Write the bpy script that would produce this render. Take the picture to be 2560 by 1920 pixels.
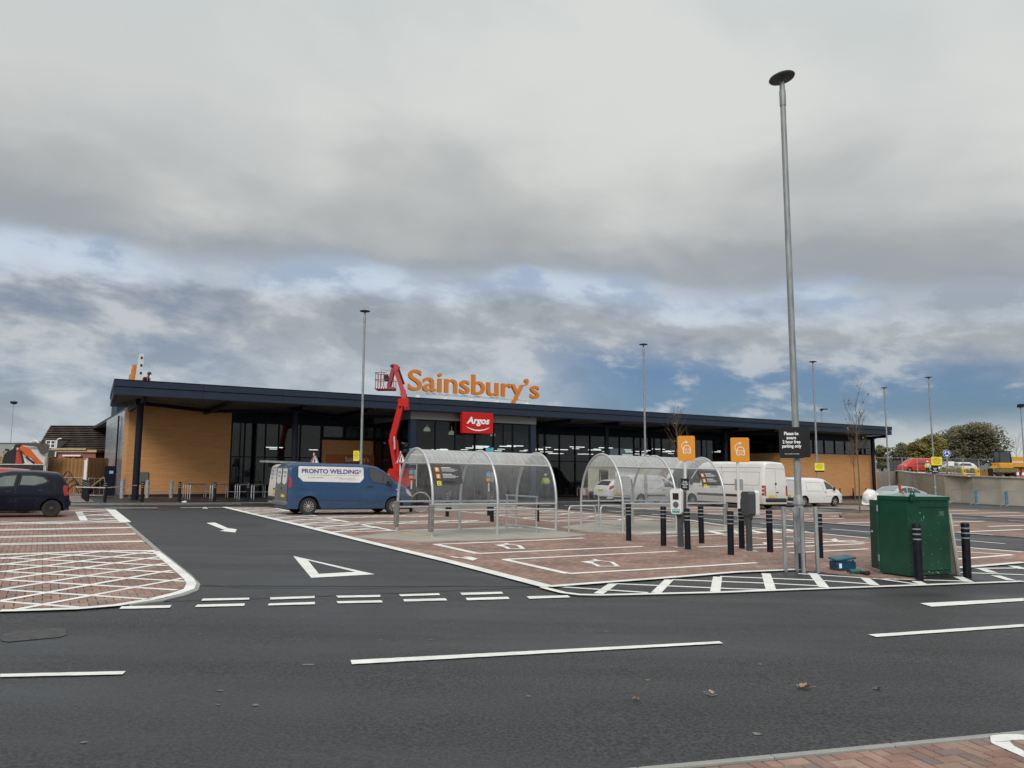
import bpy, bmesh, math, random
from math import sin, cos, pi, radians as R, sqrt
from mathutils import Vector as V, Matrix
random.seed(7)
for o in list(bpy.data.objects): bpy.data.objects.remove(o)
scn = bpy.context.scene; COL = scn.collection
# ------------------------------------------------------------------ camera
CAMH = 1.74; F = 1923.0; PITCH = R(6.67); ROLL = R(0.2); SL = 0.016   # SL: the car park falls gently to the right
cam = bpy.data.cameras.new('camera'); camo = bpy.data.objects.new('camera', cam); COL.objects.link(camo)
cam.sensor_width = 36; cam.lens = F / 2560 * 36; cam.clip_start = 0.1; cam.clip_end = 6000
camo.location = (0, 0, CAMH)
camo.rotation_euler = (Matrix.Rotation(pi / 2 + PITCH, 3, 'X') @ Matrix.Rotation(ROLL, 3, 'Z')).to_euler()
scn.camera = camo
scn.render.resolution_x = 1024; scn.render.resolution_y = 768
# ------------------------------------------------------------------ world: overcast sky over a clear one
w = bpy.data.worlds.new('World'); scn.world = w; w.use_nodes = True
nt = w.node_tree; nt.nodes.clear(); N = nt.nodes; LK = nt.links
def nd(t, **k):
    n = N.new(t)
    for a, b in k.items(): setattr(n, a, b)
    return n
def plug(s, x):
    if x is None: return
    if hasattr(x, 'links'): LK.new(x, s)
    else:
        if isinstance(x, (int, float)) and s.type in ('VECTOR', 'RGBA'): x = (x,) * (4 if s.type == 'RGBA' else 3)
        s.default_value = x
def mth(op, a, b=None, c=None, clamp=False):
    n = nd('ShaderNodeMath', operation=op, use_clamp=clamp)
    plug(n.inputs[0], a); plug(n.inputs[1], b)
    if c is not None: plug(n.inputs[2], c)
    return n.outputs[0]
def sstep(x, a, b):
    n = nd('ShaderNodeMapRange', interpolation_type='SMOOTHSTEP', clamp=True)
    plug(n.inputs[0], x); n.inputs[1].default_value = a; n.inputs[2].default_value = b
    return n.outputs[0]
def mixc(f, a, b, blend='MIX'):
    n = nd('ShaderNodeMix', data_type='RGBA', blend_type=blend)
    plug(n.inputs[0], f); plug(n.inputs[6], a); plug(n.inputs[7], b)
    return n.outputs[2]
def noise(v, s, det=5, rough=.55, dist=0.0):
    n = nd('ShaderNodeTexNoise'); LK.new(v, n.inputs['Vector'])
    n.inputs['Scale'].default_value = s; n.inputs['Detail'].default_value = det
    n.inputs['Roughness'].default_value = rough; n.inputs['Distortion'].default_value = dist
    return n.outputs[0]
tc = nd('ShaderNodeTexCoord'); sep = nd('ShaderNodeSeparateXYZ'); LK.new(tc.outputs['Generated'], sep.inputs[0])
X, Y, Z = sep.outputs
el = mth('MULTIPLY', mth('ARCSINE', Z), 180 / pi)
az = mth('MULTIPLY', mth('ARCTAN2', X, Y), 180 / pi)
zz = mth('ADD', mth('MAXIMUM', Z, 0.0), .10)
cp = nd('ShaderNodeCombineXYZ'); plug(cp.inputs[0], mth('DIVIDE', X, zz)); plug(cp.inputs[1], mth('DIVIDE', Y, zz)); cp.inputs[2].default_value = 3.7
CPV = cp.outputs[0]
n2 = noise(CPV, 1.1, 5, .5, .25)
def azel(a, b, off):
    q = nd('ShaderNodeCombineXYZ'); plug(q.inputs[0], mth('MULTIPLY', az, a)); plug(q.inputs[1], mth('MULTIPLY', mth('ADD', el, mth('MULTIPLY', az, .07)), b)); q.inputs[2].default_value = off; return q.outputs[0]
n3 = noise(azel(.055, .13, 4.1), 1.0, 3, .5, .3); n4 = noise(azel(.19, .40, 1.3), 1.0, 6, .56, .15); n5 = noise(azel(.05, .10, 1.3), 1.0, 3, .5, .2); n6 = noise(azel(.05, .085, 9.3), 1.0, 4, .5, .2)
elp = mth('ADD', mth('ADD', el, mth('ADD', mth('MULTIPLY', mth('MAXIMUM', az, 0.0), .115), mth('MULTIPLY', mth('MINIMUM', az, 0.0), -.01))), mth('ADD', mth('MULTIPLY', mth('SUBTRACT', n5, .5), 2.6), mth('MULTIPLY', mth('SUBTRACT', n4, .5), 3.4)))
ramp = nd('ShaderNodeValToRGB'); plug(ramp.inputs[0], mth('DIVIDE', elp, 90.0))
SKY = [(0, (.42, .46, .47)), (3, (.40, .445, .48)), (7, (.38, .425, .47)), (10, (.315, .35, .385)), (12.5, (.31, .34, .375)), (13.6, (.37, .42, .48)), (14.7, (.35, .40, .46)),
       (15.9, (.28, .31, .35)), (17.6, (.295, .315, .335)), (21, (.415, .43, .435)), (25.5, (.505, .52, .515)), (32, (.49, .52, .52)), (38, (.53, .56, .56)), (55, (.78, .80, .80)), (72, (1.1, 1.12, 1.12)), (90, (1.2, 1.22, 1.22))]
cr = ramp.color_ramp
while len(cr.elements) < len(SKY): cr.elements.new(.5)
for e, (p, c) in zip(cr.elements, SKY): e.position = p / 90; e.color = c + (1,)
base = ramp.outputs[0]
low = mth('SUBTRACT', 1.0, sstep(elp, 13.5, 17.0)); high = sstep(elp, 15.5, 18.5)
# heaped clouds below the deck: light heads, dark bases
puff = mth('MULTIPLY', mth('MULTIPLY', sstep(n4, .49, .66), sstep(el, 2.0, 5.0)), low); base = mixc(mth('MULTIPLY', puff, .50), base, (.55, .575, .60, 1))
dk = mth('MULTIPLY', sstep(n4, .50, .36), low); base = mixc(mth('MULTIPLY', dk, .42), base, (.185, .215, .26, 1))
rim = mth('MULTIPLY', mth('MULTIPLY', sstep(elp, 12.2, 14.4), mth('SUBTRACT', 1.0, sstep(elp, 15.0, 16.4))), sstep(n3, .46, .60)); base = mixc(mth('MULTIPLY', rim, .62), base, (.50, .59, .70, 1))
# broad mottling of the deck, warm where thin
mot = mth('MULTIPLY', sstep(n6, .36, .66), high); base = mixc(mth('MULTIPLY', mot, .58), base, (.62, .625, .60, 1))
mot2 = mth('MULTIPLY', sstep(n2, .52, .34), high); base = mixc(mth('MULTIPLY', mot2, .48), base, (.315, .33, .335, 1))
pale = mth('MULTIPLY', mth('SUBTRACT', 1.0, sstep(el, 1.0, 4.0)), sstep(az, 10, 25)); base = mixc(mth('MULTIPLY', pale, .8), base, (.50, .53, .50, 1))
# clear gaps in the deck: the blue sky shows in a long low opening
sky = nd('ShaderNodeTexSky', sky_type='NISHITA'); sky.sun_disc = False
SUN_EL, SUN_AZ = R(34), R(190)          # azimuth clockwise from +Y
sky.sun_elevation = SUN_EL; sky.sun_rotation = SUN_AZ
sky.air_density = 1.0; sky.dust_density = 1.5
gap = mth('MULTIPLY', sstep(el, 2.2, 4.6), mth('SUBTRACT', 1.0, sstep(elp, 8.6, 12.2)))
gap = mth('MULTIPLY', gap, sstep(az, -3, 10)); gap = mth('MULTIPLY', gap, mth('SUBTRACT', 1.0, mth('MULTIPLY', sstep(n4, .52, .66), .75)))
gapl = mth('MULTIPLY', mth('MULTIPLY', sstep(az, -14, -26), mth('SUBTRACT', 1.0, sstep(elp, 11, 15))), mth('MULTIPLY', sstep(el, 2, 5), sstep(n4, .60, .42)))
rimb = mth('MULTIPLY', rim, mth('MULTIPLY', sstep(n4, .56, .42), .32))
gapt = mth('MAXIMUM', mth('MULTIPLY', gap, .92), mth('MAXIMUM', rimb, mth('MULTIPLY', gapl, .34)), clamp=True)
b1 = nd('ShaderNodeBackground'); b1.inputs[1].default_value = 1.0; LK.new(base, b1.inputs[0])
b2 = nd('ShaderNodeBackground'); b2.inputs[1].default_value = .05
LK.new(mixc(1.0, sky.outputs[0], (.52, .70, 1.0, 1), 'MULTIPLY'), b2.inputs[0])
ms = nd('ShaderNodeMixShader'); LK.new(gapt, ms.inputs[0]); LK.new(b1.outputs[0], ms.inputs[1]); LK.new(b2.outputs[0], ms.inputs[2])
wo = nd('ShaderNodeOutputWorld'); LK.new(ms.outputs[0], wo.inputs[0])
w.cycles.sampling_method = 'MANUAL'; w.cycles.sample_map_resolution = 512
# sun: diffuse through the cloud
sl = bpy.data.lights.new('sun', 'SUN'); sl.energy = 1.5; sl.angle = R(22); sl.color = (1, .97, .93)
so = bpy.data.objects.new('sun', sl); COL.objects.link(so)
sd = V((sin(SUN_AZ) * cos(SUN_EL), cos(SUN_AZ) * cos(SUN_EL), sin(SUN_EL)))
so.rotation_euler = sd.to_track_quat('Z', 'Y').to_euler(); so.location = sd * 50
vs = scn.view_settings; vs.view_transform = 'Standard'; vs.look = 'None'; vs.exposure = 0.25; vs.gamma = 1; vs.use_curve_mapping = False
# ------------------------------------------------------------------ places: where a point of the photograph stands in the world
def ray(px, py):
    u = (px - 1280) / F; v = (960 - py) / F; c, s = cos(ROLL), sin(ROLL); u, v = u * c - v * s, u * s + v * c
    return V((u, cos(PITCH) - v * sin(PITCH), sin(PITCH) + v * cos(PITCH)))
def zg(x): return -SL * x
def G(px, py, dz=0.0):
    d = ray(px, py); t = (CAMH - dz) / (-d.z - SL * d.x); return V((t * d.x, t * d.y, -SL * t * d.x + dz))
def AT(px, py, P):
    d = ray(px, py); t = P.y / d.y; return V((t * d.x, P.y, CAMH + t * d.z))
def GD(px, D):                       # ground point below pixel column px at depth D
    d = ray(px, 1190); x = d.x / d.y * D; return V((x, D, zg(x)))
QA = R(31.2); Q = V((cos(QA), sin(QA), 0)); RR = V((-sin(QA), cos(QA), 0))
def UV(u, v, dz=0.0): p = Q * u + RR * v; return V((p.x, p.y, zg(p.x) + dz))
# ------------------------------------------------------------------ materials
MATS = {}
def mat(name, col, rough=.6, metal=0.0, var=.12, scale=6.0, bump=0.0, bscale=None, coat=0.0, spec=.5, emit=None, alpha=None, trans=None, stretch=None, dirt=0.0):
    if name in MATS: return MATS[name]
    m = bpy.data.materials.new(name); m.use_nodes = True; t = m.node_tree; p = t.nodes['Principled BSDF']
    p.inputs['Roughness'].default_value = rough; p.inputs['Metallic'].default_value = metal
    p.inputs['Specular IOR Level'].default_value = spec
    if coat: p.inputs['Coat Weight'].default_value = coat; p.inputs['Coat Roughness'].default_value = .06
    c = t.nodes.new('ShaderNodeTexCoord'); n = t.nodes.new('ShaderNodeTexNoise'); n.inputs['Scale'].default_value = scale; n.inputs['Detail'].default_value = 6
    src = c.outputs['Object']
    if stretch:
        mp = t.nodes.new('ShaderNodeMapping'); mp.inputs['Scale'].default_value = stretch; t.links.new(src, mp.inputs[0]); src = mp.outputs[0]
    t.links.new(src, n.inputs['Vector'])
    r = t.nodes.new('ShaderNodeMapRange'); t.links.new(n.outputs[0], r.inputs[0]); r.inputs[1].default_value = .3; r.inputs[2].default_value = .7
    r.inputs[3].default_value = 1 - var; r.inputs[4].default_value = 1 + var
    x = t.nodes.new('ShaderNodeMix'); x.data_type = 'RGBA'; x.blend_type = 'MULTIPLY'; x.inputs[0].default_value = 1
    x.inputs[6].default_value = tuple(col) + (1,); t.links.new(r.outputs[0], x.inputs[7])
    out = x.outputs[2]
    if dirt:        # grime gathered on the lower panels (object z is height above the road)
        s = t.nodes.new('ShaderNodeSeparateXYZ'); t.links.new(c.outputs['Object'], s.inputs[0])
        a = t.nodes.new('ShaderNodeMapRange'); a.interpolation_type = 'SMOOTHSTEP'; t.links.new(s.outputs[2], a.inputs[0]); a.inputs[1].default_value = 1.5; a.inputs[2].default_value = .3
        b = t.nodes.new('ShaderNodeMath'); b.operation = 'MULTIPLY'; t.links.new(a.outputs[0], b.inputs[0]); b.inputs[1].default_value = dirt
        q = t.nodes.new('ShaderNodeMath'); q.operation = 'MULTIPLY'; q.use_clamp = True; t.links.new(b.outputs[0], q.inputs[0]); t.links.new(r.outputs[0], q.inputs[1])
        y = t.nodes.new('ShaderNodeMix'); y.data_type = 'RGBA'; t.links.new(q.outputs[0], y.inputs[0]); t.links.new(out, y.inputs[6]); y.inputs[7].default_value = (.42, .375, .30, 1); out = y.outputs[2]
    t.links.new(out, p.inputs['Base Color'])
    r2 = t.nodes.new('ShaderNodeMapRange'); t.links.new(n.outputs[0], r2.inputs[0]); r2.inputs[3].default_value = max(.02, rough - .12); r2.inputs[4].default_value = min(1, rough + .12)
    t.links.new(r2.outputs[0], p.inputs['Roughness'])
    if bump:
        n2 = t.nodes.new('ShaderNodeTexNoise'); n2.inputs['Scale'].default_value = bscale or scale * 4; n2.inputs['Detail'].default_value = 4; t.links.new(src, n2.inputs['Vector'])
        b = t.nodes.new('ShaderNodeBump'); b.inputs['Strength'].default_value = bump; b.inputs['Distance'].default_value = .01; t.links.new(n2.outputs[0], b.inputs['Height']); t.links.new(b.outputs[0], p.inputs['Normal'])
    if emit: p.inputs['Emission Color'].default_value = tuple(emit[0]) + (1,); p.inputs['Emission Strength'].default_value = emit[1]
    MATS[name] = m; return m
def glassy(name, tint, refl=.12, transm=.5, rough=.03, smear=0.0, smcol=(.6, .62, .62), floor=.10):
    if name in MATS: return MATS[name]
    m = bpy.data.materials.new(name); m.use_nodes = True; t = m.node_tree; t.nodes.clear()
    o = t.nodes.new('ShaderNodeOutputMaterial'); tr = t.nodes.new('ShaderNodeBsdfTransparent'); tr.inputs[0].default_value = tuple(x * transm for x in tint) + (1,)
    gl = t.nodes.new('ShaderNodeBsdfGlossy'); gl.inputs[0].default_value = (1, 1, 1, 1); gl.inputs['Roughness'].default_value = rough
    fr = t.nodes.new('ShaderNodeLayerWeight'); fr.inputs[0].default_value = .25
    mr = t.nodes.new('ShaderNodeMapRange'); t.links.new(fr.outputs['Fresnel'], mr.inputs[0]); mr.inputs[3].default_value = refl; mr.inputs[4].default_value = .9 if refl > .05 else .45
    mx = t.nodes.new('ShaderNodeMixShader'); t.links.new(mr.outputs[0], mx.inputs[0]); t.links.new(tr.outputs[0], mx.inputs[1]); t.links.new(gl.outputs[0], mx.inputs[2])
    last = mx
    if smear:   # dried rain and cleaning streaks on the polycarbonate
        c = t.nodes.new('ShaderNodeTexCoord')
        out = None
        for k, (rot, sc) in enumerate((((0, .5, .42), (26, 1.3, 1.3)), ((0, -.5, -.42), (24, 1.2, 1.2)))):
            mp = t.nodes.new('ShaderNodeMapping'); mp.inputs['Scale'].default_value = sc; mp.inputs['Rotation'].default_value = rot; t.links.new(c.outputs['Object'], mp.inputs[0])
            n = t.nodes.new('ShaderNodeTexNoise'); n.inputs['Scale'].default_value = 1.6; n.inputs['Detail'].default_value = 5; t.links.new(mp.outputs[0], n.inputs['Vector'])
            a = t.nodes.new('ShaderNodeMapRange'); t.links.new(n.outputs[0], a.inputs[0]); a.inputs[1].default_value = .52; a.inputs[2].default_value = .74; a.inputs[3].default_value = smear * floor; a.inputs[4].default_value = smear
            if out is None: out = a.outputs[0]
            else:
                b = t.nodes.new('ShaderNodeMath'); b.operation = 'MAXIMUM'; t.links.new(out, b.inputs[0]); t.links.new(a.outputs[0], b.inputs[1]); out = b.outputs[0]
        df = t.nodes.new('ShaderNodeBsdfDiffuse'); df.inputs[0].default_value = smcol + (1,)
        tl = t.nodes.new('ShaderNodeBsdfTranslucent'); tl.inputs[0].default_value = smcol + (1,)
        m0 = t.nodes.new('ShaderNodeMixShader'); m0.inputs[0].default_value = .5; t.links.new(df.outputs[0], m0.inputs[1]); t.links.new(tl.outputs[0], m0.inputs[2])
        m2 = t.nodes.new('ShaderNodeMixShader'); t.links.new(out, m2.inputs[0]); t.links.new(mx.outputs[0], m2.inputs[1]); t.links.new(m0.outputs[0], m2.inputs[2]); last = m2
    t.links.new(last.outputs[0], o.inputs[0]); MATS[name] = m; return m
def ground_mat(name, col, patch=.25, agg=.5, rough=.7, wet=.25):
    m = bpy.data.materials.new(name); m.use_nodes = True; t = m.node_tree; p = t.nodes['Principled BSDF']; c = t.nodes.new('ShaderNodeTexCoord')
    def nz(s, d=4, st=None):
        n = t.nodes.new('ShaderNodeTexNoise'); n.inputs['Scale'].default_value = s; n.inputs['Detail'].default_value = d; src = c.outputs['Object']
        if st: q = t.nodes.new('ShaderNodeMapping'); q.inputs['Scale'].default_value = st; q.inputs['Rotation'].default_value = (0, 0, -R(17)); t.links.new(src, q.inputs[0]); src = q.outputs[0]
        t.links.new(src, n.inputs['Vector']); return n.outputs[0]
    def mr(x, a, b, lo, hi):
        r = t.nodes.new('ShaderNodeMapRange'); t.links.new(x, r.inputs[0]); r.inputs[1].default_value = a; r.inputs[2].default_value = b; r.inputs[3].default_value = lo; r.inputs[4].default_value = hi; return r.outputs[0]
    def mul(a, b):
        q = t.nodes.new('ShaderNodeMath'); q.operation = 'MULTIPLY'; t.links.new(a, q.inputs[0]); t.links.new(b, q.inputs[1]); return q.outputs[0]
    big = nz(.42, 6, (.35, 1.5, 1)); tr = nz(.9, 3, (.12, 1.6, 1)); oil = nz(1.7, 2); mid = nz(2.2, 5); fine = nz(38, 6); vor = t.nodes.new('ShaderNodeTexVoronoi'); vor.inputs['Scale'].default_value = 60; t.links.new(c.outputs['Object'], vor.inputs['Vector'])
    f = mul(mul(mr(big, .35, .65, 1 - patch, 1 + patch), mr(mid, .3, .7, .93, 1.07)), mul(mr(fine, .36, .64, 1 - agg * 1.3, 1 + agg * 1.5), mr(vor.outputs['Distance'], 0, .6, 1 + agg * .5, 1 - agg * .4))); f = mul(mul(f, mr(tr, .35, .65, .86, 1.12)), mr(oil, .66, .76, 1.0, .72))
    x = t.nodes.new('ShaderNodeMix'); x.data_type = 'RGBA'; x.blend_type = 'MULTIPLY'; x.inputs[0].default_value = 1; x.inputs[6].default_value = tuple(col) + (1,); t.links.new(f, x.inputs[7])
    # pale grit and specks
    sp = t.nodes.new('ShaderNodeTexVoronoi'); sp.inputs['Scale'].default_value = 9; sp.inputs['Randomness'].default_value = 1; t.links.new(c.outputs['Object'], sp.inputs['Vector'])
    k = mr(sp.outputs['Distance'], .012, .03, .75, 0); y = t.nodes.new('ShaderNodeMix'); y.data_type = 'RGBA'; t.links.new(k, y.inputs[0]); t.links.new(x.outputs[2], y.inputs[6]); y.inputs[7].default_value = (.25, .24, .22, 1)
    t.links.new(y.outputs[2], p.inputs['Base Color'])
    t.links.new(mr(big, .36, .60, rough - wet, rough + .06), p.inputs['Roughness'])
    b = t.nodes.new('ShaderNodeBump'); b.inputs['Strength'].default_value = .55; b.inputs['Distance'].default_value = .004; t.links.new(vor.outputs['Distance'], b.inputs['Height']); t.links.new(b.outputs[0], p.inputs['Normal'])
    p.inputs['Specular IOR Level'].default_value = .5
    MATS[name] = m; return m
def wall_brick(name, c1, c2, mortar, bw=.44, bh=.075):
    m = bpy.data.materials.new(name); m.use_nodes = True; t = m.node_tree; p = t.nodes['Principled BSDF']; c = t.nodes.new('ShaderNodeTexCoord')
    s = t.nodes.new('ShaderNodeSeparateXYZ'); t.links.new(c.outputs['Object'], s.inputs[0]); ad = t.nodes.new('ShaderNodeMath'); t.links.new(s.outputs[0], ad.inputs[0]); t.links.new(s.outputs[1], ad.inputs[1])
    cb = t.nodes.new('ShaderNodeCombineXYZ'); t.links.new(ad.outputs[0], cb.inputs[0]); t.links.new(s.outputs[2], cb.inputs[1])
    b = t.nodes.new('ShaderNodeTexBrick'); t.links.new(cb.outputs[0], b.inputs['Vector']); b.inputs['Scale'].default_value = 1; b.inputs['Brick Width'].default_value = bw; b.inputs['Row Height'].default_value = bh
    b.inputs['Mortar Size'].default_value = .007; b.inputs['Color1'].default_value = c1 + (1,); b.inputs['Color2'].default_value = c2 + (1,); b.inputs['Mortar'].default_value = mortar + (1,)
    mp = t.nodes.new('ShaderNodeMapping'); mp.inputs['Scale'].default_value = (.5, 5.5, 1); t.links.new(cb.outputs[0], mp.inputs[0])
    n = t.nodes.new('ShaderNodeTexNoise'); n.inputs['Scale'].default_value = 1.3; n.inputs['Detail'].default_value = 7; t.links.new(mp.outputs[0], n.inputs['Vector'])
    r = t.nodes.new('ShaderNodeMapRange'); t.links.new(n.outputs[0], r.inputs[0]); r.inputs[1].default_value = .3; r.inputs[2].default_value = .7; r.inputs[3].default_value = .92; r.inputs[4].default_value = 1.08
    x = t.nodes.new('ShaderNodeMix'); x.data_type = 'RGBA'; x.blend_type = 'MULTIPLY'; x.inputs[0].default_value = 1; t.links.new(b.outputs[0], x.inputs[6]); t.links.new(r.outputs[0], x.inputs[7])
    t.links.new(x.outputs[2], p.inputs['Base Color']); p.inputs['Roughness'].default_value = .8
    MATS[name] = m; return m
# ------------------------------------------------------------------ mesh builder
class MB:
    def __init__(s): s.v = []; s.f = []; s.mi = []; s.m = 0
    def add(s, vs, fs):
        n = len(s.v); s.v += [tuple(p) for p in vs]; s.f += [tuple(i + n for i in f) for f in fs]; s.mi += [s.m] * len(fs); return s
    def box(s, c, d, rz=0.0, M=None, bev=0.0):
        c = V(c); hx, hy, hz = d[0] / 2, d[1] / 2, d[2] / 2; rot = Matrix.Rotation(rz, 3, 'Z') if M is None else M
        if bev:
            b = min(bev, hx * .9, hy * .9, hz * .9); bm = bmesh.new(); bmesh.ops.create_cube(bm, size=1)
            for v in bm.verts: v.co = V((v.co.x * hx * 2, v.co.y * hy * 2, v.co.z * hz * 2))
            bmesh.ops.bevel(bm, geom=bm.edges[:], offset=b, segments=1, affect='EDGES', profile=.5)
            bm.verts.index_update(); s.add([c + rot @ v.co for v in bm.verts], [[v.index for v in f.verts] for f in bm.faces]); bm.free(); return s
        P = [V((x, y, z)) for z in (-hz, hz) for y in (-hy, hy) for x in (-hx, hx)]
        return s.add([c + rot @ p for p in P], [(0, 2, 3, 1), (4, 5, 7, 6), (0, 1, 5, 4), (2, 6, 7, 3), (0, 4, 6, 2), (1, 3, 7, 5)])
    def b2(s, lo, hi, bev=0.0): return s.box([(a + b) / 2 for a, b in zip(lo, hi)], [abs(b - a) for a, b in zip(lo, hi)], bev=bev)
    def tube(s, pts, r, n=8, r2=None, cap=True):
        pts = [V(p) for p in pts]; k = len(pts); vs = []; up = None
        for i, p in enumerate(pts):
            d = (pts[min(i + 1, k - 1)] - pts[max(i - 1, 0)]).normalized()
            if up is None: up = V((0, 0, 1)) if abs(d.z) < .9 else V((1, 0, 0))
            a = d.cross(up); a = a.normalized() if a.length > 1e-6 else V((1, 0, 0)); b = a.cross(d).normalized(); up = b
            rr = (r if r2 is None else r + (r2 - r) * i / (k - 1)) if not isinstance(r, (list, tuple)) else r[i]
            for j in range(n): t = 2 * pi * j / n; vs.append(p + (a * cos(t) + b * sin(t)) * rr)
        fs = [(i * n + j, i * n + (j + 1) % n, (i + 1) * n + (j + 1) % n, (i + 1) * n + j) for i in range(k - 1) for j in range(n)]
        if cap: fs += [tuple(range(n - 1, -1, -1)), tuple((k - 1) * n + j for j in range(n))]
        return s.add(vs, fs)
    def bar(s, a, b, w, h, up=(0, 0, 1)):
        a, b = V(a), V(b); d = (b - a); L = d.length; d.normalize(); u = V(up)
        if abs(d.dot(u)) > .98: u = V((0, 1, 0))
        x = d.cross(u).normalized(); u = x.cross(d).normalized(); M = Matrix((x, d, u)).transposed()
        return s.box((a + b) / 2, (w, L, h), M=M)
    def lathe(s, prof, n=16, c=(0, 0, 0), M=None, cap=True):
        c = V(c); vs = []
        for r, z in prof:
            for j in range(n):
                p = V((r * cos(2 * pi * j / n), r * sin(2 * pi * j / n), z)); vs.append(c + (M @ p if M else p))
        k = len(prof); fs = [(i * n + j, i * n + (j + 1) % n, (i + 1) * n + (j + 1) % n, (i + 1) * n + j) for i in range(k - 1) for j in range(n)]
        if cap: fs += [tuple(range(n - 1, -1, -1)), tuple((k - 1) * n + j for j in range(n))]
        return s.add(vs, fs)
    def prism(s, poly, y0, y1, fn=lambda x, y, z: (x, y, z)):     # polygon in (x,z), thickness along y
        n = len(poly); vs = [fn(x, y0, z) for x, z in poly] + [fn(x, y1, z) for x, z in poly]
        fs = [tuple(range(n)), tuple(range(2 * n - 1, n - 1, -1))] + [(i, n + i, n + (i + 1) % n, (i + 1) % n) for i in range(n)]
        return s.add(vs, fs)
    def mesh(s, name, mats, smooth=False):
        me = bpy.data.meshes.new(name); me.from_pydata(s.v, [], s.f)
        for m in (mats if isinstance(mats, (list, tuple)) else [mats]): me.materials.append(m)
        if any(s.mi): me.polygons.foreach_set('material_index', s.mi)
        if smooth: me.polygons.foreach_set('use_smooth', [True] * len(me.polygons))
        me.update()
        if smooth:
            try: me.set_sharp_from_angle(angle=R(38))
            except Exception: pass
        return me
    def build(s, name, mats, parent=None, smooth=False, **tg):
        bmx = s.mesh(name, mats, smooth); b = bmesh.new(); b.from_mesh(bmx); bmesh.ops.recalc_face_normals(b, faces=b.faces[:]); b.to_mesh(bmx); b.free()
        if smooth:
            try: bmx.set_sharp_from_angle(angle=R(38))
            except Exception: pass
        return link(name, bmx, parent, **tg)
def link(name, me, parent=None, loc=None, **tg):
    o = bpy.data.objects.new(name, me); COL.objects.link(o)
    if parent: o.parent = parent
    if loc is not None: o.location = loc
    tag(o, **tg); return o
def tag(o, label=None, cat=None, group=None, kind=None):
    if label: o['label'] = label
    if cat: o['category'] = cat
    if group: o['group'] = group
    if kind: o['kind'] = kind
    return o
KIDS = {}
def thing(name, label, cat, P=(0, 0, 0), rz=0.0, group=None, tilt=False):
    o = bpy.data.objects.new(name, None); COL.objects.link(o); o.empty_display_size = .2
    M = Matrix.Rotation(rz, 4, 'Z')
    if tilt: M = Matrix.Rotation(math.atan(SL), 4, 'Y') @ M
    o.matrix_world = Matrix.Translation(V(P)) @ M
    return tag(o, label, cat, group)
def copy_tree(o, parent=None):
    c = o.copy(); COL.objects.link(c)
    if parent: c.parent = parent
    for ch in [x for x in COL.objects if x.parent == o]: copy_tree(ch, c)
    return c
def dup(o, P, rz, label, group=None, tilt=False, scale=None):
    c = copy_tree(o); M = Matrix.Rotation(rz, 4, 'Z')
    if tilt: M = Matrix.Rotation(math.atan(SL), 4, 'Y') @ M
    if scale: M = M @ Matrix.Diagonal((scale, scale, scale, 1))
    c.matrix_world = Matrix.Translation(V(P)) @ M; c['label'] = label
    if group: c['group'] = group
    return c
def text2d(s, width=None, height=None, bold=0.0, res=4, align='CENTER', spacing=1.0, line=1.0, shear=0.0):
    cu = bpy.data.curves.new('t', 'FONT'); cu.body = s; cu.size = 1; cu.offset = bold; cu.resolution_u = res; cu.align_x = align; cu.space_character = spacing; cu.space_line = line; cu.shear = shear
    ob = bpy.data.objects.new('t', cu); COL.objects.link(ob); dg = bpy.context.evaluated_depsgraph_get(); dg.update()
    me = bpy.data.meshes.new_from_object(ob.evaluated_get(dg)); vs = [(v.co.x, v.co.y) for v in me.vertices]; fs = [tuple(p.vertices) for p in me.polygons]
    bpy.data.objects.remove(ob); bpy.data.curves.remove(cu); bpy.data.meshes.remove(me)
    if not vs: return [], []
    x0 = min(a for a, b in vs); x1 = max(a for a, b in vs); y0 = min(b for a, b in vs); y1 = max(b for a, b in vs)
    sx = width / (x1 - x0) if width else None; sy = height / (y1 - y0) if height else None
    sx = sx or sy; sy = sy or sx
    return [((a - (x0 + x1) / 2) * sx, (b - (y0 + y1) / 2) * sy) for a, b in vs], fs
def extr(mb, vs2, fs, fn, d0, d1):      # solid lettering: 2-D faces extruded between depths d0 (back) and d1 (front)
    n = len(vs2); cnt = {}
    for f in fs:
        for i in range(len(f)):
            e = (f[i], f[(i + 1) % len(f)]); cnt[e] = 1
    side = [(a, b) for a, b in cnt if (b, a) not in cnt]
    mb.add([fn(x, y, d1) for x, y in vs2] + [fn(x, y, d0) for x, y in vs2], [tuple(f) for f in fs] + [tuple(i + n for i in reversed(f)) for f in fs] + [(a, b, b + n, a + n) for a, b in side])
def board_text(mb, s, cx, cz, y, face=-1, **k):   # flat print just proud of a board lying in its local XZ plane
    vs2, fs = text2d(s, **k)
    mb.add([(cx + x * (1 if face < 0 else -1), y, cz + z) for x, z in vs2], fs)
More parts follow.
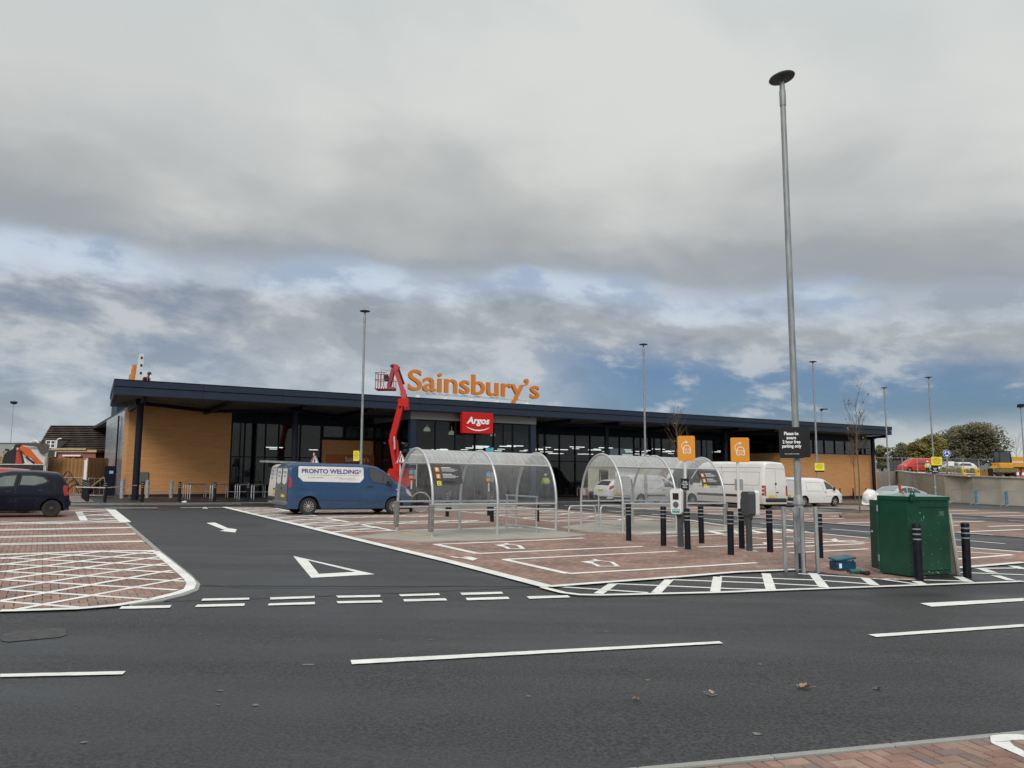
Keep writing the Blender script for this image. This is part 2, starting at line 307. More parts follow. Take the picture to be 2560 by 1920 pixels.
# ================================================================== THE GROUND
def paint_mat():    # thermoplastic line paint: scuffs, thin spots, stone showing through
    m = bpy.data.materials.new('road_paint'); m.use_nodes = True; t = m.node_tree; p = t.nodes['Principled BSDF']; c = t.nodes.new('ShaderNodeTexCoord')
    def nz(s, d, lo, hi, a, b):
        n = t.nodes.new('ShaderNodeTexNoise'); n.inputs['Scale'].default_value = s; n.inputs['Detail'].default_value = d; t.links.new(c.outputs['Object'], n.inputs['Vector'])
        r = t.nodes.new('ShaderNodeMapRange'); t.links.new(n.outputs[0], r.inputs[0]); r.inputs[1].default_value = lo; r.inputs[2].default_value = hi; r.inputs[3].default_value = a; r.inputs[4].default_value = b; return r.outputs[0]
    def mul(a, b, op='MULTIPLY'): q = t.nodes.new('ShaderNodeMath'); q.operation = op; t.links.new(a, q.inputs[0]); t.links.new(b, q.inputs[1]); return q.outputs[0]
    f = mul(nz(1.6, 5, .35, .7, 1.04, .84), nz(14, 5, .35, .7, 1.03, .90)); sp = nz(55, 3, .66, .74, 1.0, .45); f = mul(f, sp)
    x = t.nodes.new('ShaderNodeMix'); x.data_type = 'RGBA'; x.blend_type = 'MULTIPLY'; x.inputs[0].default_value = 1; x.inputs[6].default_value = (.84, .84, .80, 1); t.links.new(f, x.inputs[7]); t.links.new(x.outputs[2], p.inputs['Base Color']); p.inputs['Roughness'].default_value = .6
    b = t.nodes.new('ShaderNodeBump'); b.inputs['Strength'].default_value = .3; b.inputs['Distance'].default_value = .004; t.links.new(sp, b.inputs['Height']); t.links.new(b.outputs[0], p.inputs['Normal']); MATS['road_paint'] = m; return m
ASPH = ground_mat('asphalt', (.0255, .026, .0275), patch=.38, agg=.50, rough=.62, wet=.34); ASPH2 = ground_mat('asphalt_fresh', (.030, .0315, .035), patch=.24, agg=.28, rough=.66, wet=.30)
PAINT = paint_mat()
CONC = mat('pad_concrete', (.34, .32, .275), .85, var=.12, scale=1.2, bump=.3, bscale=40)
KERB = mat('kerb_concrete', (.30, .30, .28), .85, var=.18, scale=3, bump=.4, bscale=50)
JOINT = mat('jointing_sand', (.075, .055, .042), .95, var=.2, scale=12)
BR = [mat('paver_' + n, c, .85, var=.16, scale=7, bump=.35, bscale=90) for n, c in (('red', (.275, .160, .125)), ('rose', (.315, .198, .158)), ('brown', (.238, .162, .132)), ('plum', (.222, .162, .148)), ('buff', (.325, .220, .170)))]
for m_ in BR:      # weather stains that run across many blocks
    t = m_.node_tree; p = t.nodes['Principled BSDF']; ge = t.nodes.new('ShaderNodeNewGeometry'); n = t.nodes.new('ShaderNodeTexNoise'); n.inputs['Scale'].default_value = .8; n.inputs['Detail'].default_value = 6; t.links.new(ge.outputs['Position'], n.inputs['Vector'])
    r = t.nodes.new('ShaderNodeMapRange'); t.links.new(n.outputs[0], r.inputs[0]); r.inputs[1].default_value = .32; r.inputs[2].default_value = .68; r.inputs[3].default_value = .72; r.inputs[4].default_value = 1.2
    x = t.nodes.new('ShaderNodeMix'); x.data_type = 'RGBA'; x.blend_type = 'MULTIPLY'; x.inputs[0].default_value = 1; l = p.inputs['Base Color'].links[0]; t.links.new(l.from_socket, x.inputs[6]); t.links.new(r.outputs[0], x.inputs[7]); t.links.new(x.outputs[2], p.inputs['Base Color'])
def plate(pts, dz):      # ngon lying on the slope
    return [(p[0], p[1], zg(p[0]) + dz) for p in pts]
def sheet(name, pts, dz, m, **k):
    mb = MB(); mb.add(plate(pts, dz), [tuple(range(len(pts)))]); return mb.build(name, m, None, **k)
def far_ground():
    mb = MB(); xs = [-900, -300, -120, -60, -30, 0, 30, 60, 120, 300, 900]; ys = [-60, -10, 10, 40, 80, 140, 300, 900, 3000]
    # beyond the site the slope levels out
    def z(x): return zg(max(-90, min(110, x)))
    mb.add([(x, y, z(x) - .012) for y in ys for x in xs], [(j * 11 + i, j * 11 + i + 1, (j + 1) * 11 + i + 1, (j + 1) * 11 + i) for j in range(8) for i in range(10)])
    return mb.build('ground', mat('rough_grass', (.075, .085, .045), .95, var=.3, scale=.2), kind='structure')
far_ground()
def gp(l, dz=.02): return [tuple(G(p[0], p[1], dz))[:2] for p in l]
# the tarmac of the front road, the aisles and the apron before the store: one sheet with its near edge at the kerb
sheet('road', [(-70, -8), (60, -8), (75, 40), (58, 110), (-30, 90), (-70, 55)], 0.0, ASPH, kind='structure')
# the fresher aisle tarmac between the bay blocks
def uvpoly(l): return [tuple(UV(u, v))[:2] for u, v in l]
sheet('aisle', [tuple(G(*p))[:2] for p in [(276, 1272), (314, 1306), (394, 1377), (470, 1438), (500, 1465), (1372, 1467), (1130, 1405), (900, 1350), (560, 1267)]], .004, ASPH2, kind='structure')
# ---- brick paved areas
def inside(p, poly):
    x, y = p; c = False; n = len(poly)
    for i in range(n):
        x1, y1 = poly[i]; x2, y2 = poly[(i + 1) % n]
        if (y1 > y) != (y2 > y) and x < (x2 - x1) * (y - y1) / (y2 - y1) + x1: c = not c
    return c
def herringbone(ang, poly, test, keep=300):
    # 90 degree herringbone of 200 x 100 pavers; returns centres and turn of each
    c, s = cos(ang), sin(ang); W_ = .1; out = []
    us = [(x * c + y * s, -x * s + y * c) for x, y in poly]
    i0 = int(min(u for u, v in us) / W_) - 3; i1 = int(max(u for u, v in us) / W_) + 3; j0 = int(min(v for u, v in us) / W_) - 3; j1 = int(max(v for u, v in us) / W_) + 3
    for j in range(j0, j1):
        for i in range(i0, i1):
            k = (i - j) % 4
            if k == 0: cu, cv, t = (i + 1) * W_, (j + .5) * W_, 0
            elif k == 2: cu, cv, t = (i + .5) * W_, (j ) * W_ , 1
            else: continue
            if t == 1: cv = j * W_       # upright paver covers rows j-1 and j
            x, y = cu * c - cv * s, cu * s + cv * c
            if not test(x, y): continue
            if all(inside((x + a_, y + b_), poly) for a_, b_ in ((.05, .05), (-.05, .05), (.05, -.05), (-.05, -.05))): out.append((x, y, t))
            else:       # cut blocks along the edge
                for e in (-.05, .05):
                    p = (x + e * c, y + e * s) if t == 0 else (x - e * s, y + e * c)
                    if all(inside((p[0] + a_, p[1] + b_), poly) for a_, b_ in ((.026, .026), (-.026, .026), (.026, -.026), (-.026, -.026))): out.append((p[0], p[1], 2))
    return out
def paver_mesh(m, t):
    mb = MB(); l, h = ((.0965, .0465), (.0465, .0965), (.0465, .0465))[t]; b = .005
    mb.add([(x, y, -.012) for x, y in ((-l, -h), (l, -h), (l, h), (-l, h))] + [(x, y, 0) for x, y in ((-l + b, -h + b), (l - b, -h + b), (l - b, h - b), (-l + b, h - b))],
           [(4, 5, 6, 7), (0, 1, 5, 4), (1, 2, 6, 5), (2, 3, 7, 6), (3, 0, 4, 7)])
    return mb.mesh('paver', m)
PM = [[paver_mesh(m, t) for t in (0, 1, 2)] for m in BR]
PAVZ = .020
def pave(name, poly, ang, test, base_z=.006, nindiv=300, far=True):
    base = sheet(name, poly, base_z, JOINT, kind='structure')
    cells = herringbone(ang, poly, test); cells.sort(key=lambda p: p[0] ** 2 + p[1] ** 2)
    rot = Matrix.Rotation(math.atan(SL), 4, 'Y') @ Matrix.Rotation(ang, 4, 'Z'); rnd = random.Random(3)
    near = [p for p in cells if abs(p[0]) < .69 * p[1]]
    ind = set(near[:nindiv])
    big = MB(); c, s = cos(ang), sin(ang)
    for (x, y, t) in cells:
        k = rnd.choices(range(5), (5, 4, 3, 2, 2))[0]; dz = PAVZ + rnd.uniform(-.0015, .0015)
        if (x, y, t) in ind:
            o = link('paver', PM[k][t], base); o.matrix_local = Matrix.Translation((x, y, zg(x) + dz)) @ rot
        else:
            big.m = k; l, h = ((.0965, .0465), (.0465, .0965), (.0465, .0465))[t]; b = .005
            P = lambda u, v, z: (x + u * c - v * s, y + u * s + v * c, zg(x + u * c - v * s) + z)
            big.add([P(-l, -h, dz - .012), P(l, -h, dz - .012), P(l, h, dz - .012), P(-l, h, dz - .012), P(-l + b, -h + b, dz), P(l - b, -h + b, dz), P(l - b, h - b, dz), P(-l + b, h - b, dz)],
                    [(4, 5, 6, 7), (0, 1, 5, 4), (1, 2, 6, 5), (2, 3, 7, 6), (3, 0, 4, 7)])
    if big.v: link('paving', big.mesh('paving', BR), base, kind='stuff')
    return base
# material for brick paving too far off to tell the bricks
def far_pave():
    m = bpy.data.materials.new('distant_pavers'); m.use_nodes = True; t = m.node_tree; p = t.nodes['Principled BSDF']; c = t.nodes.new('ShaderNodeTexCoord')
    mp = t.nodes.new('ShaderNodeMapping'); mp.inputs['Rotation'].default_value = (0, 0, -QA); t.links.new(c.outputs['Object'], mp.inputs[0])
    b = t.nodes.new('ShaderNodeTexBrick'); t.links.new(mp.outputs[0], b.inputs['Vector']); b.inputs['Scale'].default_value = 1; b.inputs['Brick Width'].default_value = .2; b.inputs['Row Height'].default_value = .1; b.inputs['Mortar Size'].default_value = .006
    b.inputs['Color1'].default_value = (.285, .172, .135, 1); b.inputs['Color2'].default_value = (.215, .146, .118, 1); b.inputs['Mortar'].default_value = (.09, .07, .055, 1)
    n = t.nodes.new('ShaderNodeTexNoise'); n.inputs['Scale'].default_value = 1.1; n.inputs['Detail'].default_value = 6; t.links.new(mp.outputs[0], n.inputs['Vector'])
    r = t.nodes.new('ShaderNodeMapRange'); t.links.new(n.outputs[0], r.inputs[0]); r.inputs[1].default_value = .3; r.inputs[2].default_value = .7; r.inputs[3].default_value = .8; r.inputs[4].default_value = 1.2
    x = t.nodes.new('ShaderNodeMix'); x.data_type = 'RGBA'; x.blend_type = 'MULTIPLY'; x.inputs[0].default_value = 1; t.links.new(b.outputs[0], x.inputs[6]); t.links.new(r.outputs[0], x.inputs[7]); t.links.new(x.outputs[2], p.inputs['Base Color']); p.inputs['Roughness'].default_value = .85
    return m
FARP = far_pave()
NEARCUT = 23.0
# left block
LB = gp([(276, 1272), (314, 1306), (394, 1377), (468, 1438), (489, 1460), (484, 1472), (460, 1483), (405, 1497), (294, 1512), (194, 1520), (0, 1527)])
LB += [(-9.5, 8.1), (-26, 27.0), (-29, 38.0)]
pave('brick_paving', LB, QA, lambda x, y: y < NEARCUT + 1 and x > -.72 * y)
def clip_far(poly, ycut):   # part of a polygon beyond depth ycut
    out = []; n = len(poly)
    for i in range(n):
        a, b = poly[i], poly[(i + 1) % n]
        if a[1] >= ycut: out.append(a)
        if (a[1] >= ycut) != (b[1] >= ycut): t = (ycut - a[1]) / (b[1] - a[1]); out.append((a[0] + (b[0] - a[0]) * t, ycut))
    return out
sheet('distant_brick_paving', clip_far(LB, NEARCUT + 1), .018, FARP, kind='structure')
# first block right of the aisle (chargers, trolley shelters)
R1 = gp([(1372, 1466), (1700, 1441), (1840, 1430), (1995, 1423), (2057, 1431), (2184, 1445), (2290, 1447), (2393, 1419), (2560, 1406)])
R1 += [(12.5, 15.9)] + gp([(2560, 1381), (2386, 1366), (2172, 1345), (1940, 1323), (1806, 1313), (1716, 1299)]) + [tuple(UV(22.3, 36))[:2]] + gp([(562, 1267), (900, 1349), (1130, 1404)])
pave('brick_paving', R1, QA, lambda x, y: y < NEARCUT)
sheet('distant_brick_paving', clip_far(R1, NEARCUT), .018, FARP, kind='structure')
R2 = uvpoly([(27.2, 12.4), (27.2, 35.5), (37, 35.5), (37, 8.0), (33, 8)]); sheet('distant_brick_paving', R2, .018, FARP, kind='structure')
R3 = uvpoly([(42, 6), (42, 35), (52, 34.5), (52, 4)]); sheet('distant_brick_paving', R3, .018, FARP, kind='structure')
L2 = uvpoly([(-2, 41.8), (2.2, 41.8), (2.2, 52), (-12, 52), (-12, 41.8)]); sheet('distant_brick_paving', L2, .018, FARP, kind='structure')
# corner by the camera: herringbone laid to the kerb
KA = math.atan2(G(2560, 1830).y - G(1700, 1916).y, G(2560, 1830).x - G(1700, 1916).x)
k0, k1 = G(1700, 1917, .02), G(2560, 1834, .02); kd = (k1 - k0).normalized(); kn = V((-kd.y, kd.x, 0))
a0 = k0 - kd * 6; a1 = k1 + kd * 6
corner = [tuple(p)[:2] for p in (a0, a1, a1 - kn * 6, a0 - kn * 6)]
pave('brick_paving', corner, KA, lambda x, y: y > 2.6 and x < y * .72 + .2 and x > -1.0)
def kerb_row(name, a, b, wdt, L=.915, dz=.022, proud=0.0):
    d = (b - a); n = int(d.length / L); d.normalize(); ang = math.atan2(d.y, d.x); base = thing(name, None, None, (0, 0, 0)); base['kind'] = 'structure'
    mb = MB(); mb.box((0, 0, -.05), (L - .006, wdt, .10 + .001), bev=.004); me = mb.mesh('kerb_stone', KERB)
    for i in range(n):
        p = a + d * (i + .5) * L; o = link('kerb_stone', me, base); o.matrix_local = Matrix.Translation((p.x, p.y, zg(p.x) + dz)) @ Matrix.Rotation(math.atan(SL), 4, 'Y') @ Matrix.Rotation(ang, 4, 'Z')
    return base
kerb_row('kerb', k0 - kd * 3 + kn * .028, k1 + kd * 3 + kn * .028, .05)
# flush edging round the left block
def edging(pts, wdt, name='edging'):
    base = thing(name, None, None, (0, 0, 0)); base['kind'] = 'structure'
    for a, b in zip(pts[:-1], pts[1:]):
        d = b - a; n = max(1, round(d.length / .9)); ang = math.atan2(d.y, d.x)
        for i in range(n):
            p = a + d * ((i + .5) / n); mb = MB(); mb.box((0, 0, -.02), (d.length / n - .006, wdt, .04), bev=.003); o = link('edging_stone', mb.mesh('edging_stone', KERB), base)
            o.matrix_local = Matrix.Translation((p.x, p.y, zg(p.x) + .021)) @ Matrix.Rotation(math.atan(SL), 4, 'Y') @ Matrix.Rotation(ang, 4, 'Z')
edging([G(p[0], p[1], .02) for p in [(314, 1305), (394, 1375.5), (470, 1436.5), (492, 1460), (487, 1474), (462, 1484.5), (405, 1499), (320, 1510)]], .10)
# ---- painted markings
PK = [0]
def strip(pts, wd, base=.0235, closed=False, name='road_marking', mb=None):
    pts = [V((p[0], p[1], 0)) for p in pts]; n = len(pts); L, Rr = [], []
    for i, p in enumerate(pts):
        a = pts[i - 1] if (i or closed) else None; b = pts[(i + 1) % n] if (i < n - 1 or closed) else None
        d1 = (p - a).normalized() if a is not None else None; d2 = (b - p).normalized() if b is not None else None
        if d1 is None: d1 = d2
        if d2 is None: d2 = d1
        t = (d1 + d2); t = t.normalized() if t.length > .2 else d2; nn = V((-t.y, t.x, 0)); k = min(2.2, 1 / max(.35, nn.dot(V((-d1.y, d1.x, 0)))))
        L.append(p + nn * wd / 2 * k); Rr.append(p - nn * wd / 2 * k)
    PK[0] = (PK[0] + 1) % 14; dz = base + PK[0] * .0003; m = n if closed else n - 1; own = mb is None; mb = mb or MB()
    vs = [(q.x, q.y, zg(q.x) + dz) for q in L + Rr]; mb.add(vs, [(i, (i + 1) % n, n + (i + 1) % n, n + i) for i in range(m)])
    if own: return mb.build(name, PAINT, None, kind='structure')
def marks(name, lines, base=.0235):
    mb = MB()
    for l in lines:
        pp = [G(p[0], p[1], base) for p in l[1]]; dist = sum(p.y for p in pp) / len(pp); strip([tuple(p)[:2] for p in pp], l[0] * (1.0 + min(.9, max(0, dist - 10.5) * .09)), base, mb=mb, closed=(len(l) > 2))
    return mb.build(name, PAINT, None, kind='structure')
def z5(x, y): return (x / 4.424, 1230 + y / 4.424)
B = [(.14, [z5(*p) for p in [(0, 690), (560, 672), (1130, 652), (1720, 648)]]), (.13, [z5(*p) for p in [(1720, 655), (1900, 800), (2085, 955), (2118, 1010), (2090, 1070), (1950, 1120), (1650, 1190), (1280, 1250), (860, 1285), (300, 1303), (0, 1310)]])]
for l in [[(0, 740), (500, 684)], [(0, 806), (1130, 656)], [(0, 885), (1700, 655)], [(0, 975), (1760, 715)], [(0, 1080), (1835, 788)], [(0, 1205), (1900, 866)], [(180, 1300), (2020, 955)],
          [(490, 684), (1790, 746)], [(1130, 658), (1725, 686)], [(0, 728), (1850, 816)], [(0, 795), (1930, 892)], [(0, 876), (2050, 987)], [(0, 968), (1960, 1082)], [(0, 1078), (1660, 1186)], [(0, 1208), (880, 1275)]]:
    B.append((.095, [z5(*p) for p in l]))
B += [(.10, [z5(0, 585), z5(1600, 547)]), (.10, [z5(0, 572), z5(1580, 541)]), (.10, [z5(0, 505), z5(1500, 467)]), (.10, [z5(0, 493), z5(1500, 461)]), (.11, [z5(0, 425), z5(1460, 396)]), (.11, [z5(0, 416), z5(1450, 390)])]
B += [(.10, [z5(0, 358), z5(1390, 337)]), (.17, [z5(1225, 195), z5(1390, 335)]), (.12, [z5(770, 205), z5(1225, 188)]), (.12, [z5(870, 218), z5(930, 318)]), (.10, [z5(0, 350), z5(1330, 318)]), (.1, [z5(690, 268), z5(1300, 250)])]
for a, b in [((0, 330), (700, 352)), ((400, 352), (1330, 312)), ((0, 352), (700, 322)), ((900, 240), (1290, 268)), ((900, 268), (1270, 232)), ((910, 290), (1320, 300)), ((920, 318), (1320, 285)), ((880, 212), (1260, 225)), ((880, 222), (1230, 200)), ((700, 322), (1370, 335))]: B.append((.09, [z5(*a), z5(*b)]))
marks('road_marking', B)
# right block: edge lines
marks('road_marking', [(.13, [(560, 1267.5), (730, 1308), (900, 1350), (1130, 1405), (1372, 1467)]), (.12, [(1372, 1466), (1700, 1441.5), (1840, 1430), (1995, 1423.5)]),
    (.12, [(2393, 1419), (2560, 1405)]), (.11, [(1357, 1468), (1408, 1481), (1450, 1486), (1500, 1487), (1800, 1480), (1987, 1473), (2274, 1463), (2560, 1452.5)])])
H = [(.125, l) for l in [[(1534, 1458.5), (1496, 1484)], [(1673, 1449), (1640, 1482)], [(1794, 1442), (1788, 1479)], [(1915, 1433.5), (1927, 1473)], [(2032, 1433), (2060, 1468)], [(2163, 1446), (2187, 1463)], [(2290, 1453), (2308, 1461)], [(2396, 1442), (2423, 1455)], [(2454, 1422), (2483, 1432)], [(2489, 1439), (2528, 1451)], [(2532, 1415), (2560, 1423)]]]
H += [(.09, l) for l in [[(1380, 1466), (1500, 1474), (1620, 1482)], [(1540, 1459), (1820, 1471), (1925, 1474)], [(1680, 1449), (1920, 1458), (2060, 1465)], [(1800, 1441), (2040, 1450), (2190, 1461)], [(1995, 1434), (2200, 1447), (2290, 1460)], [(2180, 1446), (2420, 1453)], [(2396, 1431), (2560, 1437)], [(2440, 1421), (2560, 1420)]]]
marks('road_marking', H, base=.006)
# charging bays
marks('road_marking', [(.095, [(1083, 1361), (1270, 1354), (1460, 1345)]), (.11, [(1090, 1361), (1195, 1384)]), (.095, [(1195, 1384), (1608, 1366)]), (.095, [(1256, 1399), (1693, 1378)]), (.12, [(1262, 1399), (1420, 1434)]), (.10, [(1420, 1434.5), (1660, 1421), (1893, 1407)]),
    (.08, [(1745, 1368), (1870, 1363), (2140, 1352)]), (.08, [(1880, 1370), (2000, 1366), (2160, 1359)]), (.08, [(1975, 1382), (2170, 1372)]), (.08, [(1960, 1341), (2172, 1356)]), (.08, [(1806, 1338), (1960, 1350), (2160, 1357)]), (.09, [(2380, 1378), (2530, 1386.5)]), (.09, [(2390, 1398), (2530, 1387)]), (.11, [(2375, 1365.5), (2560, 1380)]),
    (.11, [(1806, 1313.5), (1940, 1323.5), (2172, 1345.5)]), (.11, [(1600, 1288), (1716, 1299), (1806, 1313)])])
def z2(x, y): return (900 + x / 2.458, 1240 + y / 2.458)
def ev(dx, dy, k):
    q = lambda x, y: z2(dx + (x - 920) * k, dy + (y - 310) * k)
    return [(.062, [q(905, 297), q(940, 300), q(975, 304), q(1002, 324), q(960, 324), q(915, 324), q(892, 312), q(865, 308)]), (.07, [q(835, 303), q(905, 297)]), (.15, [q(850, 304), q(890, 306)]), (.05, [q(890, 290), q(920, 300)])]
marks('charging_symbol', ev(920, 310, 1)); marks('charging_symbol', ev(1475, 414, 1.32))
marks('charging_symbol', [(.065, [z2(560, 371), z2(600, 378), z2(650, 380), z2(690, 393), z2(710, 385), z2(670, 374), z2(640, 372)]), (.13, [z2(640, 378), z2(690, 388)])])
# give way triangle and arrow on the aisle, dashes across its mouth, centre lines
TRI = [G(*p) for p in [(733, 1391), (937, 1437), (778, 1446)]]; TI = [G(*p) for p in [(770, 1402), (888, 1431), (797, 1436)]]
mb = MB(); mb.add([(p.x, p.y, zg(p.x) + .010) for p in TRI + TI], [(0, 1, 4, 3), (1, 2, 5, 4), (2, 0, 3, 5)]); mb.build('give_way_triangle', PAINT, None, kind='structure')
ar = [(516, 1308), (537, 1307), (570, 1321), (592, 1324), (588, 1332), (548, 1328), (562, 1326), (541, 1318)]
ARW = [G(*p) for p in ar]; mb = MB(); mb.add([(p.x, p.y, zg(p.x) + .010) for p in ARW], [tuple(range(8))]); mb.build('road_arrow', PAINT, None, kind='structure')
def quad(mb, c):
    P = [G(q[0], q[1], .01) for q in c]; n = max(2, int((P[1] - P[0]).length / .07)); jr = random.Random(int(c[0][0])); vs = []
    for i in range(n + 1):      # the screeded edge is never quite straight
        for a, b in ((P[0], P[1]), (P[3], P[2])): p = a.lerp(b, i / n); vs.append((p.x + jr.uniform(-.002, .002), p.y + jr.uniform(-.004, .004), zg(p.x) + .010))
    mb.add(vs, [(2 * i, 2 * i + 2, 2 * i + 3, 2 * i + 1) for i in range(n)])
mb = MB()
def z1(x, y): return (x / 2.37, 1200 + y / 2.37)
for c in [[z1(722, 748), z1(1018, 741), z1(1005, 756), z1(706, 763)], [z1(1203, 702), z1(1477, 697), z1(1477, 708), z1(1190, 715)], [z1(1168, 738), z1(1450, 731), z1(1447, 745), z1(1153, 752)],
          [z1(1600, 695), z1(1866, 687), z1(1864, 699), z1(1602, 708)], [z1(1594, 731), z1(1866, 722), z1(1866, 735), z1(1588, 743)],
          [(840, 1489), (951, 1487), (951, 1492), (845, 1494)], [(841, 1503), (954, 1500.5), (957, 1506), (845, 1508)], [z2(238, 604), z2(484, 597), z2(493, 608), z2(250, 616)], [z2(264, 634), z2(525, 628), z2(536, 641), z2(272, 648)],
          [z2(614, 594), z2(870, 588), z2(880, 600), z2(628, 608)], [z2(650, 626), z2(908, 619), z2(920, 632), z2(658, 640)], [z2(1024, 616), z2(1276, 609), z2(1294, 622), z2(1040, 631)]]: quad(mb, c)
mb.build('give_way_line', PAINT, None, kind='structure')
mb = MB()
for c in [[(0, 1684.5), (315, 1677.5), (306, 1685.5), (0, 1692)], [(876, 1650), (1798, 1603), (1808, 1608), (880, 1660)], [(2170, 1586), (2560, 1560), (2560, 1566.5), (2192, 1592)], [(2300, 1508), (2560, 1495), (2560, 1502), (2330, 1516.5)]]: quad(mb, c)
mb.build('centre_line', PAINT, None, kind='structure')
SEAMM = mat('bitumen_seam', (.018, .018, .019), .5); mb = MB(); strip(gp([(385, 1504), (640, 1497), (900, 1487), (1180, 1475), (1365, 1467)], 0), .035, base=.0075, mb=mb); strip(gp([(505, 1463), (620, 1470), (900, 1472), (1180, 1464)], 0), .02, base=.0078, mb=mb); mb.build('road_seam', SEAMM, None, kind='structure')
# big white outline on the corner pavers
cw = lambda x, y: (2380 + x / 11.85, 1780 + y / 11.85)
mb = MB()
outl = [cw(1130, 720), cw(1180, 690), cw(1500, 655), cw(1900, 650), cw(2133, 672)]
O_ = [G(p[0], p[1], .0235) for p in outl]; I_ = [G(p[0], p[1], .0235) for p in [cw(1150, 880), cw(1710, 850), cw(1760, 830), cw(2050, 815), cw(2133, 822)]]
mb.add([(p.x, p.y, zg(p.x) + .0235) for p in O_ + I_], [(i, i + 1, 6 + i, 5 + i) for i in range(4)])
J = [G(p[0], p[1], .0235) for p in [cw(1150, 880), cw(1200, 930), cw(2133, 1340), cw(2133, 1150), cw(1840, 1000), cw(1710, 870)]]
mb.add([(p.x, p.y, zg(p.x) + .0238) for p in J], [(0, 1, 2, 3, 4, 5)]); mb.build('road_marking', PAINT, None, kind='structure')
# far bay markings in the two blocks beyond the second aisle, and the disabled bays under the vans
mb = MB(); S = lambda a, b, wd=.10: strip([tuple(UV(*a))[:2], tuple(UV(*b))[:2]], wd * 1.7, mb=mb)
for k in range(9):      # left side hatch of block one: diamonds along the aisle
    v = 21.3 + k * 1.65; S((7.0, v), (9.0, v + 1.5)); S((7.0, v + 1.5), (9.0, v)); S((7.0, v), (8.8, v), .08)
S((8.9, 21.6), (8.9, 24.0)); S((8.9, 25.2), (8.9, 27.6)); S((8.9, 28.8), (8.9, 31.2)); S((8.9, 32.4), (8.9, 34.8))
for v in (21.4, 24.1, 25.2, 27.7, 28.8, 31.3, 32.4, 35.0): S((8.9, v), (13.6, v))
for v in (24.2, 27.8, 31.4):
    for k in range(4): S((9.0 + k * 1.2, v), (10.2 + k * 1.2, v + .95), .08); S((9.0 + k * 1.2, v + .95), (10.2 + k * 1.2, v), .08)
for k in range(6):
    v = 24 + k * 2.0; S((16.2, v), (21.2, v)); S((19.4, v), (21.2, v + 1.4), .08); S((21.2, v), (19.4, v + 1.4), .08); S((16.4, v + .2), (18.8, v + 1.1), .08)
S((21.3, 21.3), (21.3, 35.5), .1); S((16.2, 24), (16.2, 35.5), .08)
for k in range(5): S((18.0 + k * .9, 17.2), (18.6 + k * .9, 18.3), .16)
S((15.5, 17.2), (22.0, 17.2), .1); S((15.8, 18.4), (21.4, 18.4), .1)
for k in range(9): S((27.6, 12.9 + 2.4 * k), (32, 12.9 + 2.4 * k), .13); S((32.4, 12.0 + 2.4 * k), (36.8, 12.0 + 2.4 * k), .13)
for k in range(11): S((42.2, 7 + 2.5 * k), (51, 7 + 2.5 * k), .13)
S((27.3, 14), (27.3, 35), .10)
mb.build('bay_marking', PAINT, None, kind='structure')
mb = MB(); S2 = lambda a, b, wd=.10: strip([tuple(UV(*a))[:2], tuple(UV(*b))[:2]], wd * 1.6, base=.006, mb=mb)
S2((-12, 40.7), (60, 41.8), .12)
S2((-1.5, 39.6), (8.5, 39.8), .10)
for k in range(14): S2((-3.5 + k * 2.9, 36.3), (-1.5 + k * 2.9, 36.35), .12)
for k in range(4): S2((-7, 37 + k * 1.0), (-4 + (k % 2), 37 + k * 1.0), .1)
S2((24, 12), (24, 14.5), .1)
for k in range(6): S2((24.3, 16 + k * 3.2), (24.3, 18 + k * 3.2), .1)
for k in range(6): S2((39.5, 9 + k * 4), (39.5, 11.5 + k * 4), .1)
mb.build('lane_marking', PAINT, None, kind='structure')
mb = MB()
for k in range(8): strip([tuple(UV(-5.5, 42.6 + k * 1.1))[:2], tuple(UV(2.0, 42.6 + k * 1.1))[:2]], .1, mb=mb)
mb.build('bay_marking', PAINT, None, kind='structure')
# concrete pads of the two trolley shelters
sheet('concrete_pad', gp([(880, 1342), (1052, 1355), (1400, 1344), (1470, 1337), (1290, 1312), (1150, 1322), (1000, 1328)]), .022, CONC, kind='structure')
sheet('concrete_pad', gp([(1400, 1318), (1470, 1330), (1600, 1337), (1800, 1331), (1860, 1322), (1760, 1312), (1600, 1301), (1500, 1303)]), .022, CONC, kind='structure')
YEL = mat('yellow_paint', (.72, .50, .10), .6)
mb = MB(); strip([tuple(G(1009, 1334))[:2], tuple(G(1075, 1346))[:2]], .08, base=.025, mb=mb); strip([tuple(G(1735, 1316))[:2], tuple(G(1812, 1325))[:2]], .08, base=.025, mb=mb); mb.build('yellow_line', YEL, None, kind='structure')
